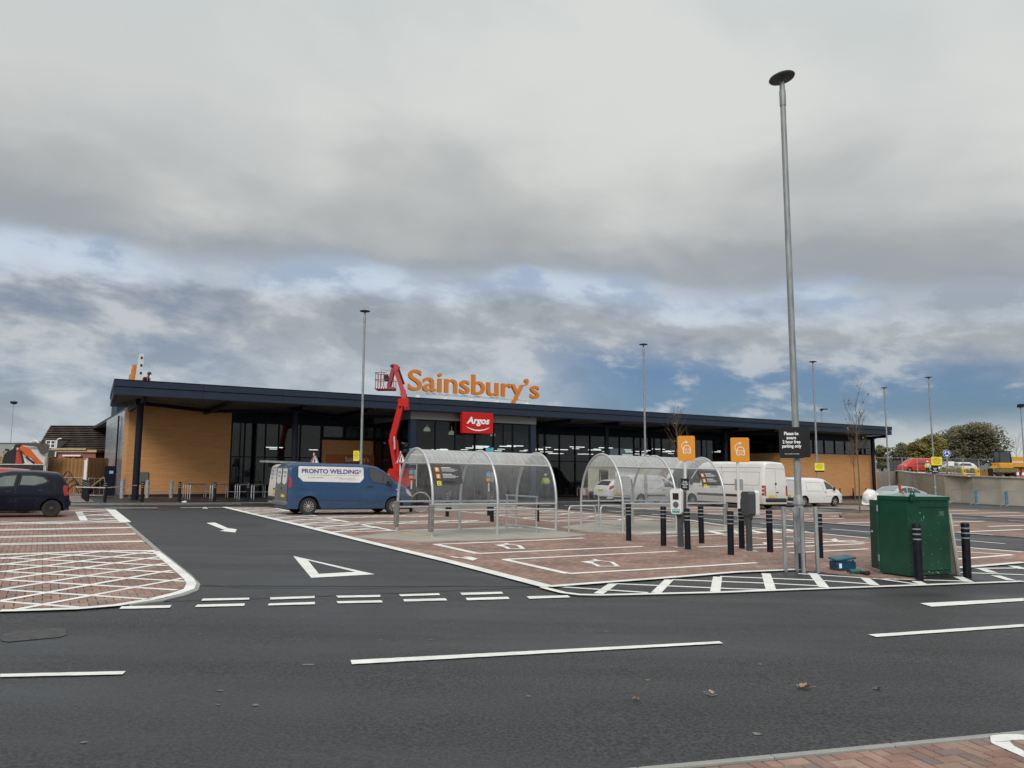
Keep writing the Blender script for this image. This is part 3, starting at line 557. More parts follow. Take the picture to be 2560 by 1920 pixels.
# ironwork and repairs in the road
IRON = mat('cast_iron', (.050, .049, .047), .65, var=.45, scale=9, bump=1.0, bscale=26)
c0 = [G(*p) for p in [(0, 1597), (12, 1584), (60, 1577), (150, 1570), (163, 1574), (168, 1588), (150, 1594), (20, 1606), (4, 1604)]]; mb = MB(); mb.add([(p.x, p.y, zg(p.x) + .006) for p in c0], [tuple(range(9))]); mb.build('drain_cover', IRON, None, kind='structure')
SPL = mat('splashed_mortar', (.17, .155, .14), .9, var=.2)
rnd = random.Random(11)
mb = MB()
for px, py, s_ in [(1513, 1578, .07), (946, 1578, .06), (770, 1661, .10), (549, 1726, .06), (547, 1761, .04), (1130, 1560, .05), (1778, 1736, .10), (2190, 1721, .07), (1890, 1834, .08), (640, 1762, .06), (1620, 1700, .05), (1900, 1660, .06), (2085, 1520, .06), (1780, 1505, .08), (2250, 1528, .06), (2420, 1536, .06), (950, 1600, .05), (500, 1585, .06), (1078, 1599, .05), (210, 1855, .05), (1320, 1740, .05), (1770, 1503, .05)]:
    c = G(px, py, .004); n = 9; s_ *= .5; vs = [(c.x + s_ * cos(2 * pi * i / n) * rnd.uniform(.5, 1.2), c.y + s_ * .8 * sin(2 * pi * i / n) * rnd.uniform(.5, 1.2)) for i in range(n)]
    mb.add([(x, y, zg(x) + .004) for x, y in vs], [tuple(range(n))])
mb.build('mud_splashes', SPL, None, kind='stuff')
LEAF = [mat('dead_leaf_' + n, c, .8, var=.3, scale=30) for n, c in (('tan', (.28, .19, .12)), ('brown', (.17, .11, .07)), ('pale', (.36, .30, .22)))]
def leaf_mesh(k, s):
    mb = MB(); n = 14; pts = [(s * (1.0 if i % 2 == 0 else .55) * (1 + .25 * sin(3 * i)) * cos(2 * pi * i / n), s * .75 * (1.0 if i % 2 == 0 else .55) * sin(2 * pi * i / n)) for i in range(n)]
    vs = [(x, y, .010 + .5 * abs(y) + .012 * sin(5 * x / s)) for x, y in pts] + [(0, 0, .006)]; mb.add(vs, [(i, (i + 1) % n, n) for i in range(n)]); mb.tube([(s * .9, 0, .01), (s * 1.5, s * .1, .012)], .0015, 4); return mb.mesh('leaf', LEAF[k])
for i, (px, py, k, s_, lb) in enumerate([(2009, 1720, 0, .10, 'large curled tan leaf lying on the road ahead of the brick corner'), (1590, 1750, 1, .06, 'small brown leaf on the bare road in the lower middle'), (1778, 1735, 2, .06, 'pale folded leaf on the road left of the large tan leaf'), (2195, 1723, 1, .05, 'small brown leaf on the road right of the large tan leaf'), (270, 1377, 2, .09, 'pale leaf on the brick bays beside the dark hatchback')]):
    p = G(px, py, .006 if i < 4 else .022); link('leaf', leaf_mesh(k, s_ * .72), None, p, label=lb, cat='leaf', group='fallen leaves').rotation_euler = (0, 0, i * 1.3)
LIT = mat('crumpled_plastic', (.6, .62, .63), .35, var=.2)
def crumple(P, s, label):
    mb = MB(); bm = bmesh.new(); bmesh.ops.create_icosphere(bm, subdivisions=2, radius=s); r = random.Random(int(P.x * 99))
    for v in bm.verts: v.co = v.co * r.uniform(.6, 1.2); v.co.z = max(-.2 * s, v.co.z * .55)
    bm.verts.index_update(); mb.add([v.co + V((0, 0, s * .2)) for v in bm.verts], [[v.index for v in f.verts] for f in bm.faces]); bm.free(); link('plastic_wrapping', mb.mesh('wrap', LIT), None, P, label=label, cat='litter')
crumple(G(2085, 1354, .02), .12, 'crumpled clear plastic on the bricks beyond the blue tool case'); crumple(G(1913, 1361, .02), .08, 'white scrap of plastic behind the second charger')
crumple(G(461, 1257, .0), .13, 'white litter on the tarmac before the store bicycle hoops'); crumple(G(512, 1272, .0), .10, 'crushed white scrap on the aisle near the dashed line')
# ================================================================== THE STORE
NAVY = mat('navy_cladding', (.020, .031, .053), .5, var=.05, scale=1.5, spec=.25); NAVYD = mat('navy_steel', (.007, .010, .020), .55, spec=.2, var=.1, scale=3); SOFF = mat('soffit_sheet', (.10, .095, .085), .8, var=.08, scale=2)
BRW = wall_brick('buff_brick', (.62, .305, .118), (.56, .27, .10), (.47, .24, .105)); GREYB = mat('grey_panel', (.19, .19, .185), .5, var=.04); PLIN = mat('dark_plinth', (.02, .022, .026), .8)
GLS = glassy('store_glass', (.55, .60, .62), refl=.028, transm=.66); ORG = mat('orange_sign', (.62, .20, .02), .45, var=.04); WHT = mat('white_print', (.85, .85, .85), .5, var=.02)
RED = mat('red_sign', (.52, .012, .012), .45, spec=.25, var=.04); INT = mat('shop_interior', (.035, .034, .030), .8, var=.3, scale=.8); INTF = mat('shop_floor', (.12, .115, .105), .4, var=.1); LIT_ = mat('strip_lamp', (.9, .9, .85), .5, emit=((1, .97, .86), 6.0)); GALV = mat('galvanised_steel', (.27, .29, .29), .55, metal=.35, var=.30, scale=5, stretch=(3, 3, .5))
WSTEEL = mat('white_steel', (.62, .64, .64), .5, var=.05); CLADG = mat('grey_side_cladding', (.30, .32, .34), .25, metal=.3, var=.08, scale=1)
RZ = 6.42
bL = AT(286, 948, V((0, 38.4, 0)))            # front left corner of the roof edge
def hz(px, py, z): d = ray(px, py); t = (z - CAMH) / d.z; return V((t * d.x, t * d.y, z))
bL = hz(286, 948, RZ); bR = hz(2230, 1068, RZ); BA = math.atan2(bR.y - bL.y, bR.x - bL.x); BLEN = (bR - bL).length
BO = V((bL.x, bL.y, 0)); DX = V((cos(BA), sin(BA), 0)); DY = V((-sin(BA), cos(BA), 0))
def L2W(a, o, z=0.0): return BO + DX * a + DY * o + V((0, 0, z))
def A_(px, off, py=1100):    # coordinate along the facade of pixel column px on the vertical plane lying off metres behind the roof edge
    d = ray(px, py); P0 = L2W(0, off); n = -DY; t = (P0 - V((0, 0, CAMH))).dot(n) / d.dot(n); p = V((0, 0, CAMH)) + d * t; return (p - BO).dot(DX)
def Z_(px, py, off): d = ray(px, py); P0 = L2W(0, off); t = (P0 - V((0, 0, CAMH))).dot(DY) / d.dot(DY); return CAMH + d.z * t
def gz(a, o): return zg(L2W(a, o).x)
store = thing('supermarket', 'long low supermarket in buff brick and dark glass under a navy overhanging roof', 'supermarket', BO, BA)
def sb(name, lo, hi, m, bev=0.0, **k): mb = MB(); mb.b2(lo, hi, bev); return mb.build(name, m, store, **k)
OW = 6.6; ZS = 5.62; ZF = 5.66        # wall set-back, soffit height, foot of the fascia
# roof: deck, two-step fascia on front and sides
mb = MB(); q = [(.15, .235), (BLEN - .25, .235), (BLEN - .25, 8.15), (.72, 8.15)]; mb.add([(x, y, z) for z in (ZS + .10, RZ - .06) for x, y in q], [(0, 3, 2, 1), (4, 5, 6, 7), (0, 1, 5, 4), (1, 2, 6, 5), (2, 3, 7, 6), (3, 0, 4, 7)]); mb.build('roof_deck', NAVY, store)
sb('roof_deck', (A_(322, 6.6) + .05, 8.21, ZS - .1), (A_(2187, 2.6) - .1, 34, ZS + .12), NAVY)
npan = 16
for i in range(npan):
    a, b = BLEN * i / npan, BLEN * (i + 1) / npan
    sb('fascia_panel', (a + (.006 if i else 0), 0, RZ - .33), (b - .006, .22, RZ), NAVY); sb('fascia_panel', (a + (.006 if i else 0), .05, ZF), (b - .006, .24, RZ - .36), NAVY)
    sb('capping', (a + .004, -.03, RZ + .002), (b - .004, .3, RZ + .03), NAVYD)
for a0, a1 in ((0, .2), (BLEN - .2, BLEN)):
    for u0, u1, v1, zz0, zz1 in ((0, 0, 8.3, RZ - .33, RZ - .002), (.03, .03, 8.2, ZF, RZ - .362)):
        k_ = .58 if a0 == 0 else 0.0; mb = MB(); q = [(a0 + u0, .246), (a1 - u1, .246), (a1 - u1 + k_, v1), (a0 + u0 + k_, v1)]; mb.add([(x, y, z) for z in (zz0, zz1) for x, y in q], [(0, 3, 2, 1), (4, 5, 6, 7), (0, 1, 5, 4), (1, 2, 6, 5), (2, 3, 7, 6), (3, 0, 4, 7)]); mb.build('fascia_panel', NAVY, store)
mb = MB(); q = [(.2, .24), (BLEN - .2, .24), (BLEN - .2, 8.0), (.76, 8.0)]; mb.add([(x, y, z) for z in (ZS + .02, ZS + .09) for x, y in q], [(0, 3, 2, 1), (4, 5, 6, 7), (0, 1, 5, 4), (1, 2, 6, 5), (2, 3, 7, 6), (3, 0, 4, 7)]); mb.build('soffit', SOFF, store)
for k in range(60):
    a = .6 + k * (BLEN - 1.2) / 59
    if k % 5 == 2: sb('soffit_rib', (a - .04, .3, ZS - .03), (a + .04, OW - .1, ZS + .02), SOFF)
cols = [A_(337, 2.0, 1249), A_(737, 2.0), A_(1516, 2.0), A_(1813, 2.0), A_(2180, 2.0)]
bays = (cols[0], cols[1])
for i, a in enumerate(cols):
    mb = MB(); mb.tube([(a, 2.0, gz(a, 2)), (a, 2.0, ZS - .30)], .17, 14); mb.box((a, 2, gz(a, 2) + .02), (.5, .5, .04)); mb.build('column', NAVYD, store, smooth=True)
    mb = MB(); mb.box((a, 2, ZS - .16), (.55, .55, .28)); mb.bar((a, .4, ZS - .10), (a, OW, ZS - .22), .16, .24); mb.build('column_head', NAVYD, store)
def truss(a, b):
    m = (a + b) / 2
    for p, q in (((a, 2.0, ZS - .18), (m, 5.0, ZS - .22)), ((m, 5.0, ZS - .22), (b, 2.0, ZS - .18))): mb = MB(); mb.bar(p, q, .10, .20); mb.build('roof_brace', NAVYD, store)
    mb = MB(); mb.bar((m, .4, ZS - .08), (m, OW, ZS - .20), .22, .22); mb.build('roof_beam', NAVYD, store)
truss(cols[0] - (cols[1] - cols[0]), cols[0]) if False else None
mb = MB(); mb.bar((.4, 4.6, ZS - .15), (cols[0], 2.0, ZS - .18), .1, .18); mb.build('roof_brace', NAVYD, store)
truss(cols[0], cols[1]); truss(cols[1], cols[1] + (cols[1] - cols[0]) * .95); truss(cols[2] - 9, cols[2]); truss(cols[2], cols[3]); truss(cols[3], cols[3] + 9)
# walls
aB0, aB1 = A_(319, OW), A_(577, OW); aG1 = A_(805, OW); aP1 = A_(950, OW); aR0 = A_(1340, OW); aR1 = A_(1806, OW); aR2 = A_(1873, OW)
OB = 2.6                              # the right hand block stands forward
aK0 = A_(1949, OB); aK1 = A_(2187, OB)
zb = -.9
def wall(name, a0, a1, o0, o1, z0, z1, m, **k): return sb(name, (a0, o0, z0), (a1, o1, z1), m, **k)
g0 = gz(aB0, OW)
wall('brick_wall', aB0, aB1, OW, OW + .3, g0 + .12, ZS + .02, BRW); wall('plinth', aB0 + .02, aB1, OW + .03, OW + .28, g0 - .6, g0 + .118, PLIN)
wall('header_panel', aB1 + .002, aR2, OW + .02, OW + .3, 4.92, ZS + .02, NAVYD)
def glaze(als, o, z0, z1, trans=2.75, mull=.07, depth=.16, zt=None, glass=GLS):
    for i, a in enumerate(als):
        mb = MB(); mb.b2((a - mull / 2, o - .03, z0), (a + mull / 2, o + depth, z1)); mb.build('mullion', NAVYD, store)
    for a, b in zip(als[:-1], als[1:]):
        zs = [z0, trans, z1] if trans else [z0, z1]
        for c, d in zip(zs[:-1], zs[1:]):
            mb = MB(); mb.b2((a + mull / 2 + .004, o + .045, c + .03), (b - mull / 2 - .004, o + .065, d - .03)); mb.build('glass_pane', glass, store)
        for zz_ in zs: mb = MB(); mb.b2((a + mull / 2 + .001, o - .01, zz_ - .035), (b - mull / 2 - .001, o + .1, zz_ + .035)); mb.build('transom', NAVYD, store)
lefts = [aB1 + .05] + [A_(p, OW) for p in (612, 640, 664, 697, 751, 803)]
glaze(lefts, OW, gz(aB1, OW) + .1, 4.9)
cle = [A_(p, OW) for p in (807, 862, 908, 948)]
zc = Z_(870, 1101, OW)
glaze(cle, OW, zc + .16, 4.9, trans=None)
wall('brick_wall', A_(806, OW), aP1, OW + .01, OW + .3, gz(aG1, OW), zc, BRW); wall('header_panel', A_(806, OW), aP1, OW + .02, OW + .28, zc + .002, zc + .125, NAVYD)
glaze([A_(p, OW) for p in (953, 975, 1003, 1022)], OW, gz(aP1, OW) + .1, 4.9)
rights = [A_(p, OW) for p in (1344, 1362, 1399, 1438, 1475.5, 1515, 1549, 1585, 1602, 1636, 1654, 1690, 1722, 1754, 1784, 1806)]
zr = gz(aR0, OW) + .02
glaze(rights, OW, gz(aR1, OW) + .15, 4.9)
wall('plinth', aR0, aR2, OW + .05, OW + .14, gz(aR1, OW) - .6, gz(aR1, OW) + .11, PLIN); wall('plinth', aB1, aP1, OW + .12, OW + .2, gz(aP1, OW) - .6, gz(aB1, OW) + .06, PLIN)
wall('navy_wall', aR1 + .04, aR2, OW + .005, OW + .3, -.9, 4.915, NAVYD)
# forward block at the right: brick below a dark clerestory
zk = Z_(1949, 1132, OB); gk = gz(aK0, OB)
wall('brick_wall', aK0, aK1, OB, OB + .3, gk + .12, zk, BRW); wall('brick_wall', aK0 + .002, aK0 + .3, OB + .302, OW - .002, gk + .12, zk - .003, BRW)
wall('plinth', aK0 + .02, aK1, OB + .03, OB + .28, gk - .9, gk + .118, PLIN); wall('plinth', aK0 + .03, aK0 + .28, OB + .30, OW, gk - .6, gk + .116, PLIN)
kk = [aK0 + .06 + i * (aK1 - aK0 - .1) / 9 for i in range(10)]
glaze(kk, OB + .04, zk + .03, 5.05, trans=None)
wall('header_panel', aK0, aK1, OB + .03, OB + .3, 5.09, ZS + .02, NAVYD); wall('header_panel', aK0 + .01, aK0 + .2, OB + .31, OW, 5.085, ZS + .018, NAVYD)
mb = MB(); mb.b2((aK0 + .06, OB + .2, zk + .03), (aK0 + .08, OW - .05, 5.05)); mb.build('glass_pane', GLS, store)
wall('end_wall', aK1 + .002, aK1 + .3, OB + .3, 30, -1.2, ZS, GREYB)
wall('corner_panel', A_(2141, OB - .1), A_(2180, OB - .1), OB - .12, OB - .03, Z_(2160, 1121, OB), Z_(2160, 1100, OB), GREYB)
# left return: brick nib, then glossy panels running back
wall('brick_wall', aB0 - .001, aB0 + .3, OW + .302, OW + 2.2, g0 + .12, ZS, BRW)
for i in range(9):
    a, b = OW + 2.2 + i * 1.25, OW + 2.2 + (i + 1) * 1.25; wall('side_panel', aB0 + .02, aB0 + .2, a + .015, b - .015, .3, ZS - .6, CLADG)
wall('side_header', aB0 + .01, aB0 + .25, OW + 2.2, OW + 13.5, ZS - .59, ZS - .1, CLADG)
wall('side_core', aB0 + .1, aB0 + .3, OW + 2.21, OW + 13.4, .2, ZS - .05, PLIN)
mb = MB(); mb.tube([(aB0 - .08, OW + 4.6, .4), (aB0 - .08, OW + 4.6, ZS - .3)], .05, 8); mb.build('downpipe', NAVYD, store)
wall('plant_screen', aB0 + .5, aB0 + 3.5, OW + 12, OW + 16, ZS + .2, ZS + 1.35, NAVY)
# side door and meter cabinet
dB = A_(300, OW + .2)
mb = MB(); mb.b2((A_(266, OW - .5), OW - .55, gz(0, OW) + .05), (A_(294, OW - .5), OW - .45, Z_(280, 1165, OW - .5))); mb.build('side_door', NAVYD, store)
mb = MB(); a = A_(283, OW - .5); mb.b2((a - .1, OW - .57, Z_(283, 1184, OW - .5)), (a + .1, OW - .555, Z_(283, 1177, OW - .5))); mb.build('door_sign', mat('blue_notice', (.35, .5, .7), .5), store)
mb = MB(); mb.b2((A_(348, OW), OW - .10, Z_(360, 1209, OW)), (A_(376, OW), OW - .005, Z_(360, 1180, OW)), bev=.02); mb.build('meter_cabinet', mat('grey_green_box', (.115, .125, .105), .6), store)
# lobby
LO = .62; aL0, aL1 = A_(1026, LO), A_(1341, LO); zl = Z_(1030, 1047, LO); gL = gz(aL0, LO)
wall('lobby_band', aL0, aL1, LO, LO + .25, zl, ZF - .004, GREYB); wall('lobby_band', aL0 + .004, aL0 + .25, LO + .252, OW, zl + .002, ZF - .006, GREYB)
for a in (aL0 + .002, A_(1328, LO)):
    mb = MB(); mb.b2((a, LO + .03, gL - .6), (a + .42, LO + .4, zl - .003)); mb.build('lobby_pier', NAVY, store)
glaze([aL0 + .46] + [A_(p, LO) for p in (1091, 1141, 1190, 1237, 1285)] + [A_(1327, LO)], LO + .12, gL + .06, zl - .05, trans=2.75)
glaze_side = []
for i in range(4):
    o0, o1 = LO + .45 + i * 1.38, LO + .45 + (i + 1) * 1.38
    mb = MB(); mb.b2((aL0 + .08, o0 + .03, gL + .1), (aL0 + .10, o1 - .04, zl - .06)); mb.build('glass_pane', GLS, store); mb = MB(); mb.b2((aL0 + .02, o1 - .035, gL), (aL0 + .16, o1 + .025, zl)); mb.build('mullion', NAVYD, store)
wall('plinth', aL0 + .05, aL1 - .05, LO + .14, LO + .22, gL - .8, gL + .05, PLIN)
# inside: floor, back wall, ceiling and rows of strip lights
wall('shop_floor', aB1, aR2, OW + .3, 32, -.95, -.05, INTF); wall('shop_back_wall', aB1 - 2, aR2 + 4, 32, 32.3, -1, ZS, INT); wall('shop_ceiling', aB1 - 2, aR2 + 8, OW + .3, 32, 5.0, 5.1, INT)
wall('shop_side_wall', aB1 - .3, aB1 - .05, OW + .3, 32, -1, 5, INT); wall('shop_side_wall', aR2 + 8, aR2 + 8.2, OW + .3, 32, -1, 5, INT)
mbl = MB(); mbl.box((0, 0, 0), (1.5, .12, .06)); lme = mbl.mesh('strip_light', LIT_)
mbl = MB(); mbl.box((0, 0, 0), (.75, .10, .05)); lme2 = mbl.mesh('strip_light', LIT_)
rnd = random.Random(5)
for k, o in enumerate((8.6, 11.0, 14, 17.5, 21, 25)):
    a = aB1 + 6.5 + (k % 2) * 1.7
    while a < aR2 + 5:
        if rnd.random() < .80 and not (A_(578, OW) + 3 > a): link('strip_light', lme if rnd.random() < .6 else lme2, store, (a + rnd.uniform(-.5, .5), o, rnd.choice((4.02, 3.98, 3.72))))
        a += 3.1
mb = MB()      # shelving and tills seen dimly
for k in range(26):
    a = aB1 + 4 + k * 2.3; h = rnd.uniform(1.2, 2.2); mb.b2((a, 14 + (k % 3) * 3, -.4), (a + 1.5, 15 + (k % 3) * 3, h))
mb.build('shelving', mat('shelving', (.07, .065, .06), .8, var=.4, scale=2), store, kind='stuff')
PEND = mat('pendant_shade', (.8, .78, .7), .5, emit=((1, .93, .75), .9)); PEN2 = mat('brown_shade', (.16, .10, .06), .6)
for px, py, m, rr, o in ((1067, 1073, PEND, .24, 3.2), (1129, 1082, PEND, .23, 3.6), (1318, 1089, PEN2, .18, 5), (1045, 1091, PEN2, .22, 5.0), (1076, 1088, PEN2, .2, 5.5), (1232, 1086, PEND, .2, 4.4), (1175, 1092, PEN2, .2, 5.5)):
    mb = MB(); a = A_(px, o); z = Z_(px, py, o); mb.lathe([(.03, .16), (.08, .15), (rr * .8, .06), (rr, -.12), (rr * .95, -.12), (rr * .7, .03)], 16, (a, o, z), cap=False); mb.tube([(a, o, z + .15), (a, o, 5.0)], .012, 5); mb.build('pendant_lamp', m, store, smooth=True)
# posters in the lobby and the painted sign beside the entrance
BLUP = mat('pale_blue_poster', (.10, .42, .55), .5, var=.1)
for (x0, y0, x1, y1) in ((1024, 1121, 1046, 1162), (1215, 1119, 1234, 1150)):
    mb = MB(); o = LO - .03; mb.b2((A_(x0, o), o, Z_(x0, y1, o)), (A_(x1, o), o + .025, Z_(x0, y0, o))); mb.build('poster', BLUP, store)
sg = thing('wall_sign', 'dark orange wall sign with white store name on the recessed brick panel by the entrance', 'sign', L2W(A_(878, OW), OW), BA)
cx0, cx1 = A_(819, OW), A_(938, OW); z0, z1 = Z_(880, 1172, OW), Z_(880, 1137, OW); wd = cx1 - cx0
mb = MB(); mb.b2((-wd / 2, -.06, z0), (wd / 2, -.012, z1)); mb.build('panel', mat('dark_orange_panel', (.48, .11, .015), .5, var=.05), sg)
mb = MB(); tx = A_(893.5, OW) - A_(878.5, OW); board_text(mb, 'Sainsbury’s', tx, (z0 + z1) / 2 + .12, -.064, width=(A_(923, OW) - A_(864.5, OW)), height=.42, bold=.005); board_text(mb, 'Ludlow', A_(872, OW) - A_(878.5, OW), (z0 + z1) / 2 - .30, -.064, height=.15); mb.build('lettering', WHT, sg)
# roof sign: one solid letter after another on a white rail with posts
SGO = 1.0; rs = thing('roof_sign', 'big orange store name letters standing on the roof edge', 'sign', L2W(A_(1186, SGO, 955), SGO, RZ), BA)
aS0, aS1 = A_(1022, SGO, 950), A_(1349, SGO, 980); cS = A_(1186, SGO, 955); zb0 = Z_(1022, 976, SGO)
word = 'Sainsbury’s'
fullv, _ = text2d(word, height=1); 
def word_letters(s, total, cap):   # per letter 2-D meshes laid out as the whole word
    out = []; adv = []
    for i in range(len(s)):
        a, _ = text2d(s[:i + 1] + '|', height=None, width=None) if False else (None, None)
    return out
cu = bpy.data.curves.new('t', 'FONT'); cu.size = 1; cu.offset = .012; cu.space_character = 1.0; cu.resolution_u = 6
ob = bpy.data.objects.new('t', cu); COL.objects.link(ob)
def raw(s):
    cu.body = s; dg = bpy.context.evaluated_depsgraph_get(); dg.update(); me = bpy.data.meshes.new_from_object(ob.evaluated_get(dg)); r = ([(v.co.x, v.co.y) for v in me.vertices], [tuple(p.vertices) for p in me.polygons]); bpy.data.meshes.remove(me); return r
allv, _ = raw(word); X0 = min(x for x, y in allv); X1 = max(x for x, y in allv); capv, _ = raw('S'); CH = max(y for x, y in capv) - min(y for x, y in capv); CB = min(y for x, y in capv)
capm = abs(Z_(1022, 922, SGO) - Z_(1022, 976, SGO)); sx = (aS1 - aS0) / (X1 - X0); sy = capm / CH
for i, ch in enumerate(word):
    pre, _ = raw(word[:i] + ch); one, fs = raw(ch); shift = max(x for x, y in pre) - max(x for x, y in one)
    vs2 = [((x + shift - X0) * sx + aS0 - cS, (y - CB) * sy + zb0 - RZ) for x, y in one]
    mb = MB(); extr(mb, vs2, fs, lambda x, y, d: (x, d, y), .20, 0.0); mb.build('letter', ORG, rs)
bpy.data.objects.remove(ob)
mb = MB(); mb.b2((aS0 - cS + 1.0, .12, zb0 - RZ - .16), (aS1 - cS - .6, .26, zb0 - RZ - .05)); mb.build('rail', WSTEEL, rs)
for px in (1048, 1116, 1182, 1246, 1320):
    a = A_(px, SGO, 985) - cS; mb = MB(); mb.tube([(a, .19, .0), (a, .19, zb0 - RZ - .1)], .07, 8); mb.lathe([(.22, .12), (.22, .17), (.12, .28), (.10, .28)], 12, (a, .19, 0)); mb.lathe([(.3, 0), (.3, .04), (.12, .1)], 12, (a, .19, 0)); mb.build('post', WSTEEL, rs, smooth=True)
# the catalogue shop's red box sign
AO = -.12; rr = thing('box_sign', 'red square box sign with white lettering over a smile above the lobby glass', 'sign', L2W(A_(1195, AO), AO), BA)
ax0, ax1 = A_(1156.5, AO), A_(1233.4, AO); hw = (ax1 - ax0) / 2; zt, zbm = Z_(1195, 1031.5, AO), Z_(1195, 1084, AO); zc_ = (zt + zbm) / 2; hh = (zt - zbm) / 2
mb = MB(); mb.b2((-hw, 0, zbm), (hw, .32, zt), bev=.02); mb.build('box', RED, rr)
mb = MB(); v2, fs = text2d('Argos', width=hw * 1.50, height=hh * .86, bold=.035, shear=.22); mb.add([(x, -.006, zc_ + hh * .14 + z) for x, z in v2], fs); mb.build('lettering', WHT, rr)
mb = MB(); n = 20; up, dn = [], []
for i in range(n + 1):
    t = -1 + 2 * i / n; x = t * hw * .76; z = zc_ - hh * .36 - hh * .28 * (1 - t * t); th = hh * .10 * (1 - t * t) ** .6 + .008; up.append((x, -.006, z)); dn.append((x, -.006, z - th))
mb.add(up + dn, [(i, i + 1, n + 2 + i, n + 1 + i) for i in range(n)]); mb.build('smile', WHT, rr)
# left end roof sign seen edge on, the white panel beside it
es = thing('roof_sign', 'orange store letters seen edge on at the left end of the roof', 'sign', L2W(A_(325, 3, 920), 3, RZ), BA)
zt = RZ
for i, h in enumerate((1.12, .95, .72, .70, .50, .46, .34, .22, .16)):
    mb = MB(); a = A_(336, 2.2, 930) - A_(325, 3, 920); mb.b2((a - .09, -.8 + .42 * i, .02), (a + .09, -.46 + .42 * i, h), bev=.03); mb.build('letter', ORG, es)
ws = thing('roof_billboard', 'tall white board on the roof corner beside the worker', 'board', L2W(A_(347, 1.6, 920), 1.6, RZ), BA)
mb = MB(); zt2 = Z_(350, 883, 1.6) - RZ; mb.prism([(-.17, .02), (.17, .02), (.21, zt2), (-.02, zt2 - .06)], -.1, .1); mb.build('board', WSTEEL, ws)
mb = MB(); [mb.box((.1, -.115, zt2 * k), (.09, .02, .12)) for k in (.35, .6, .85)]; mb.build('bracket', NAVYD, ws)
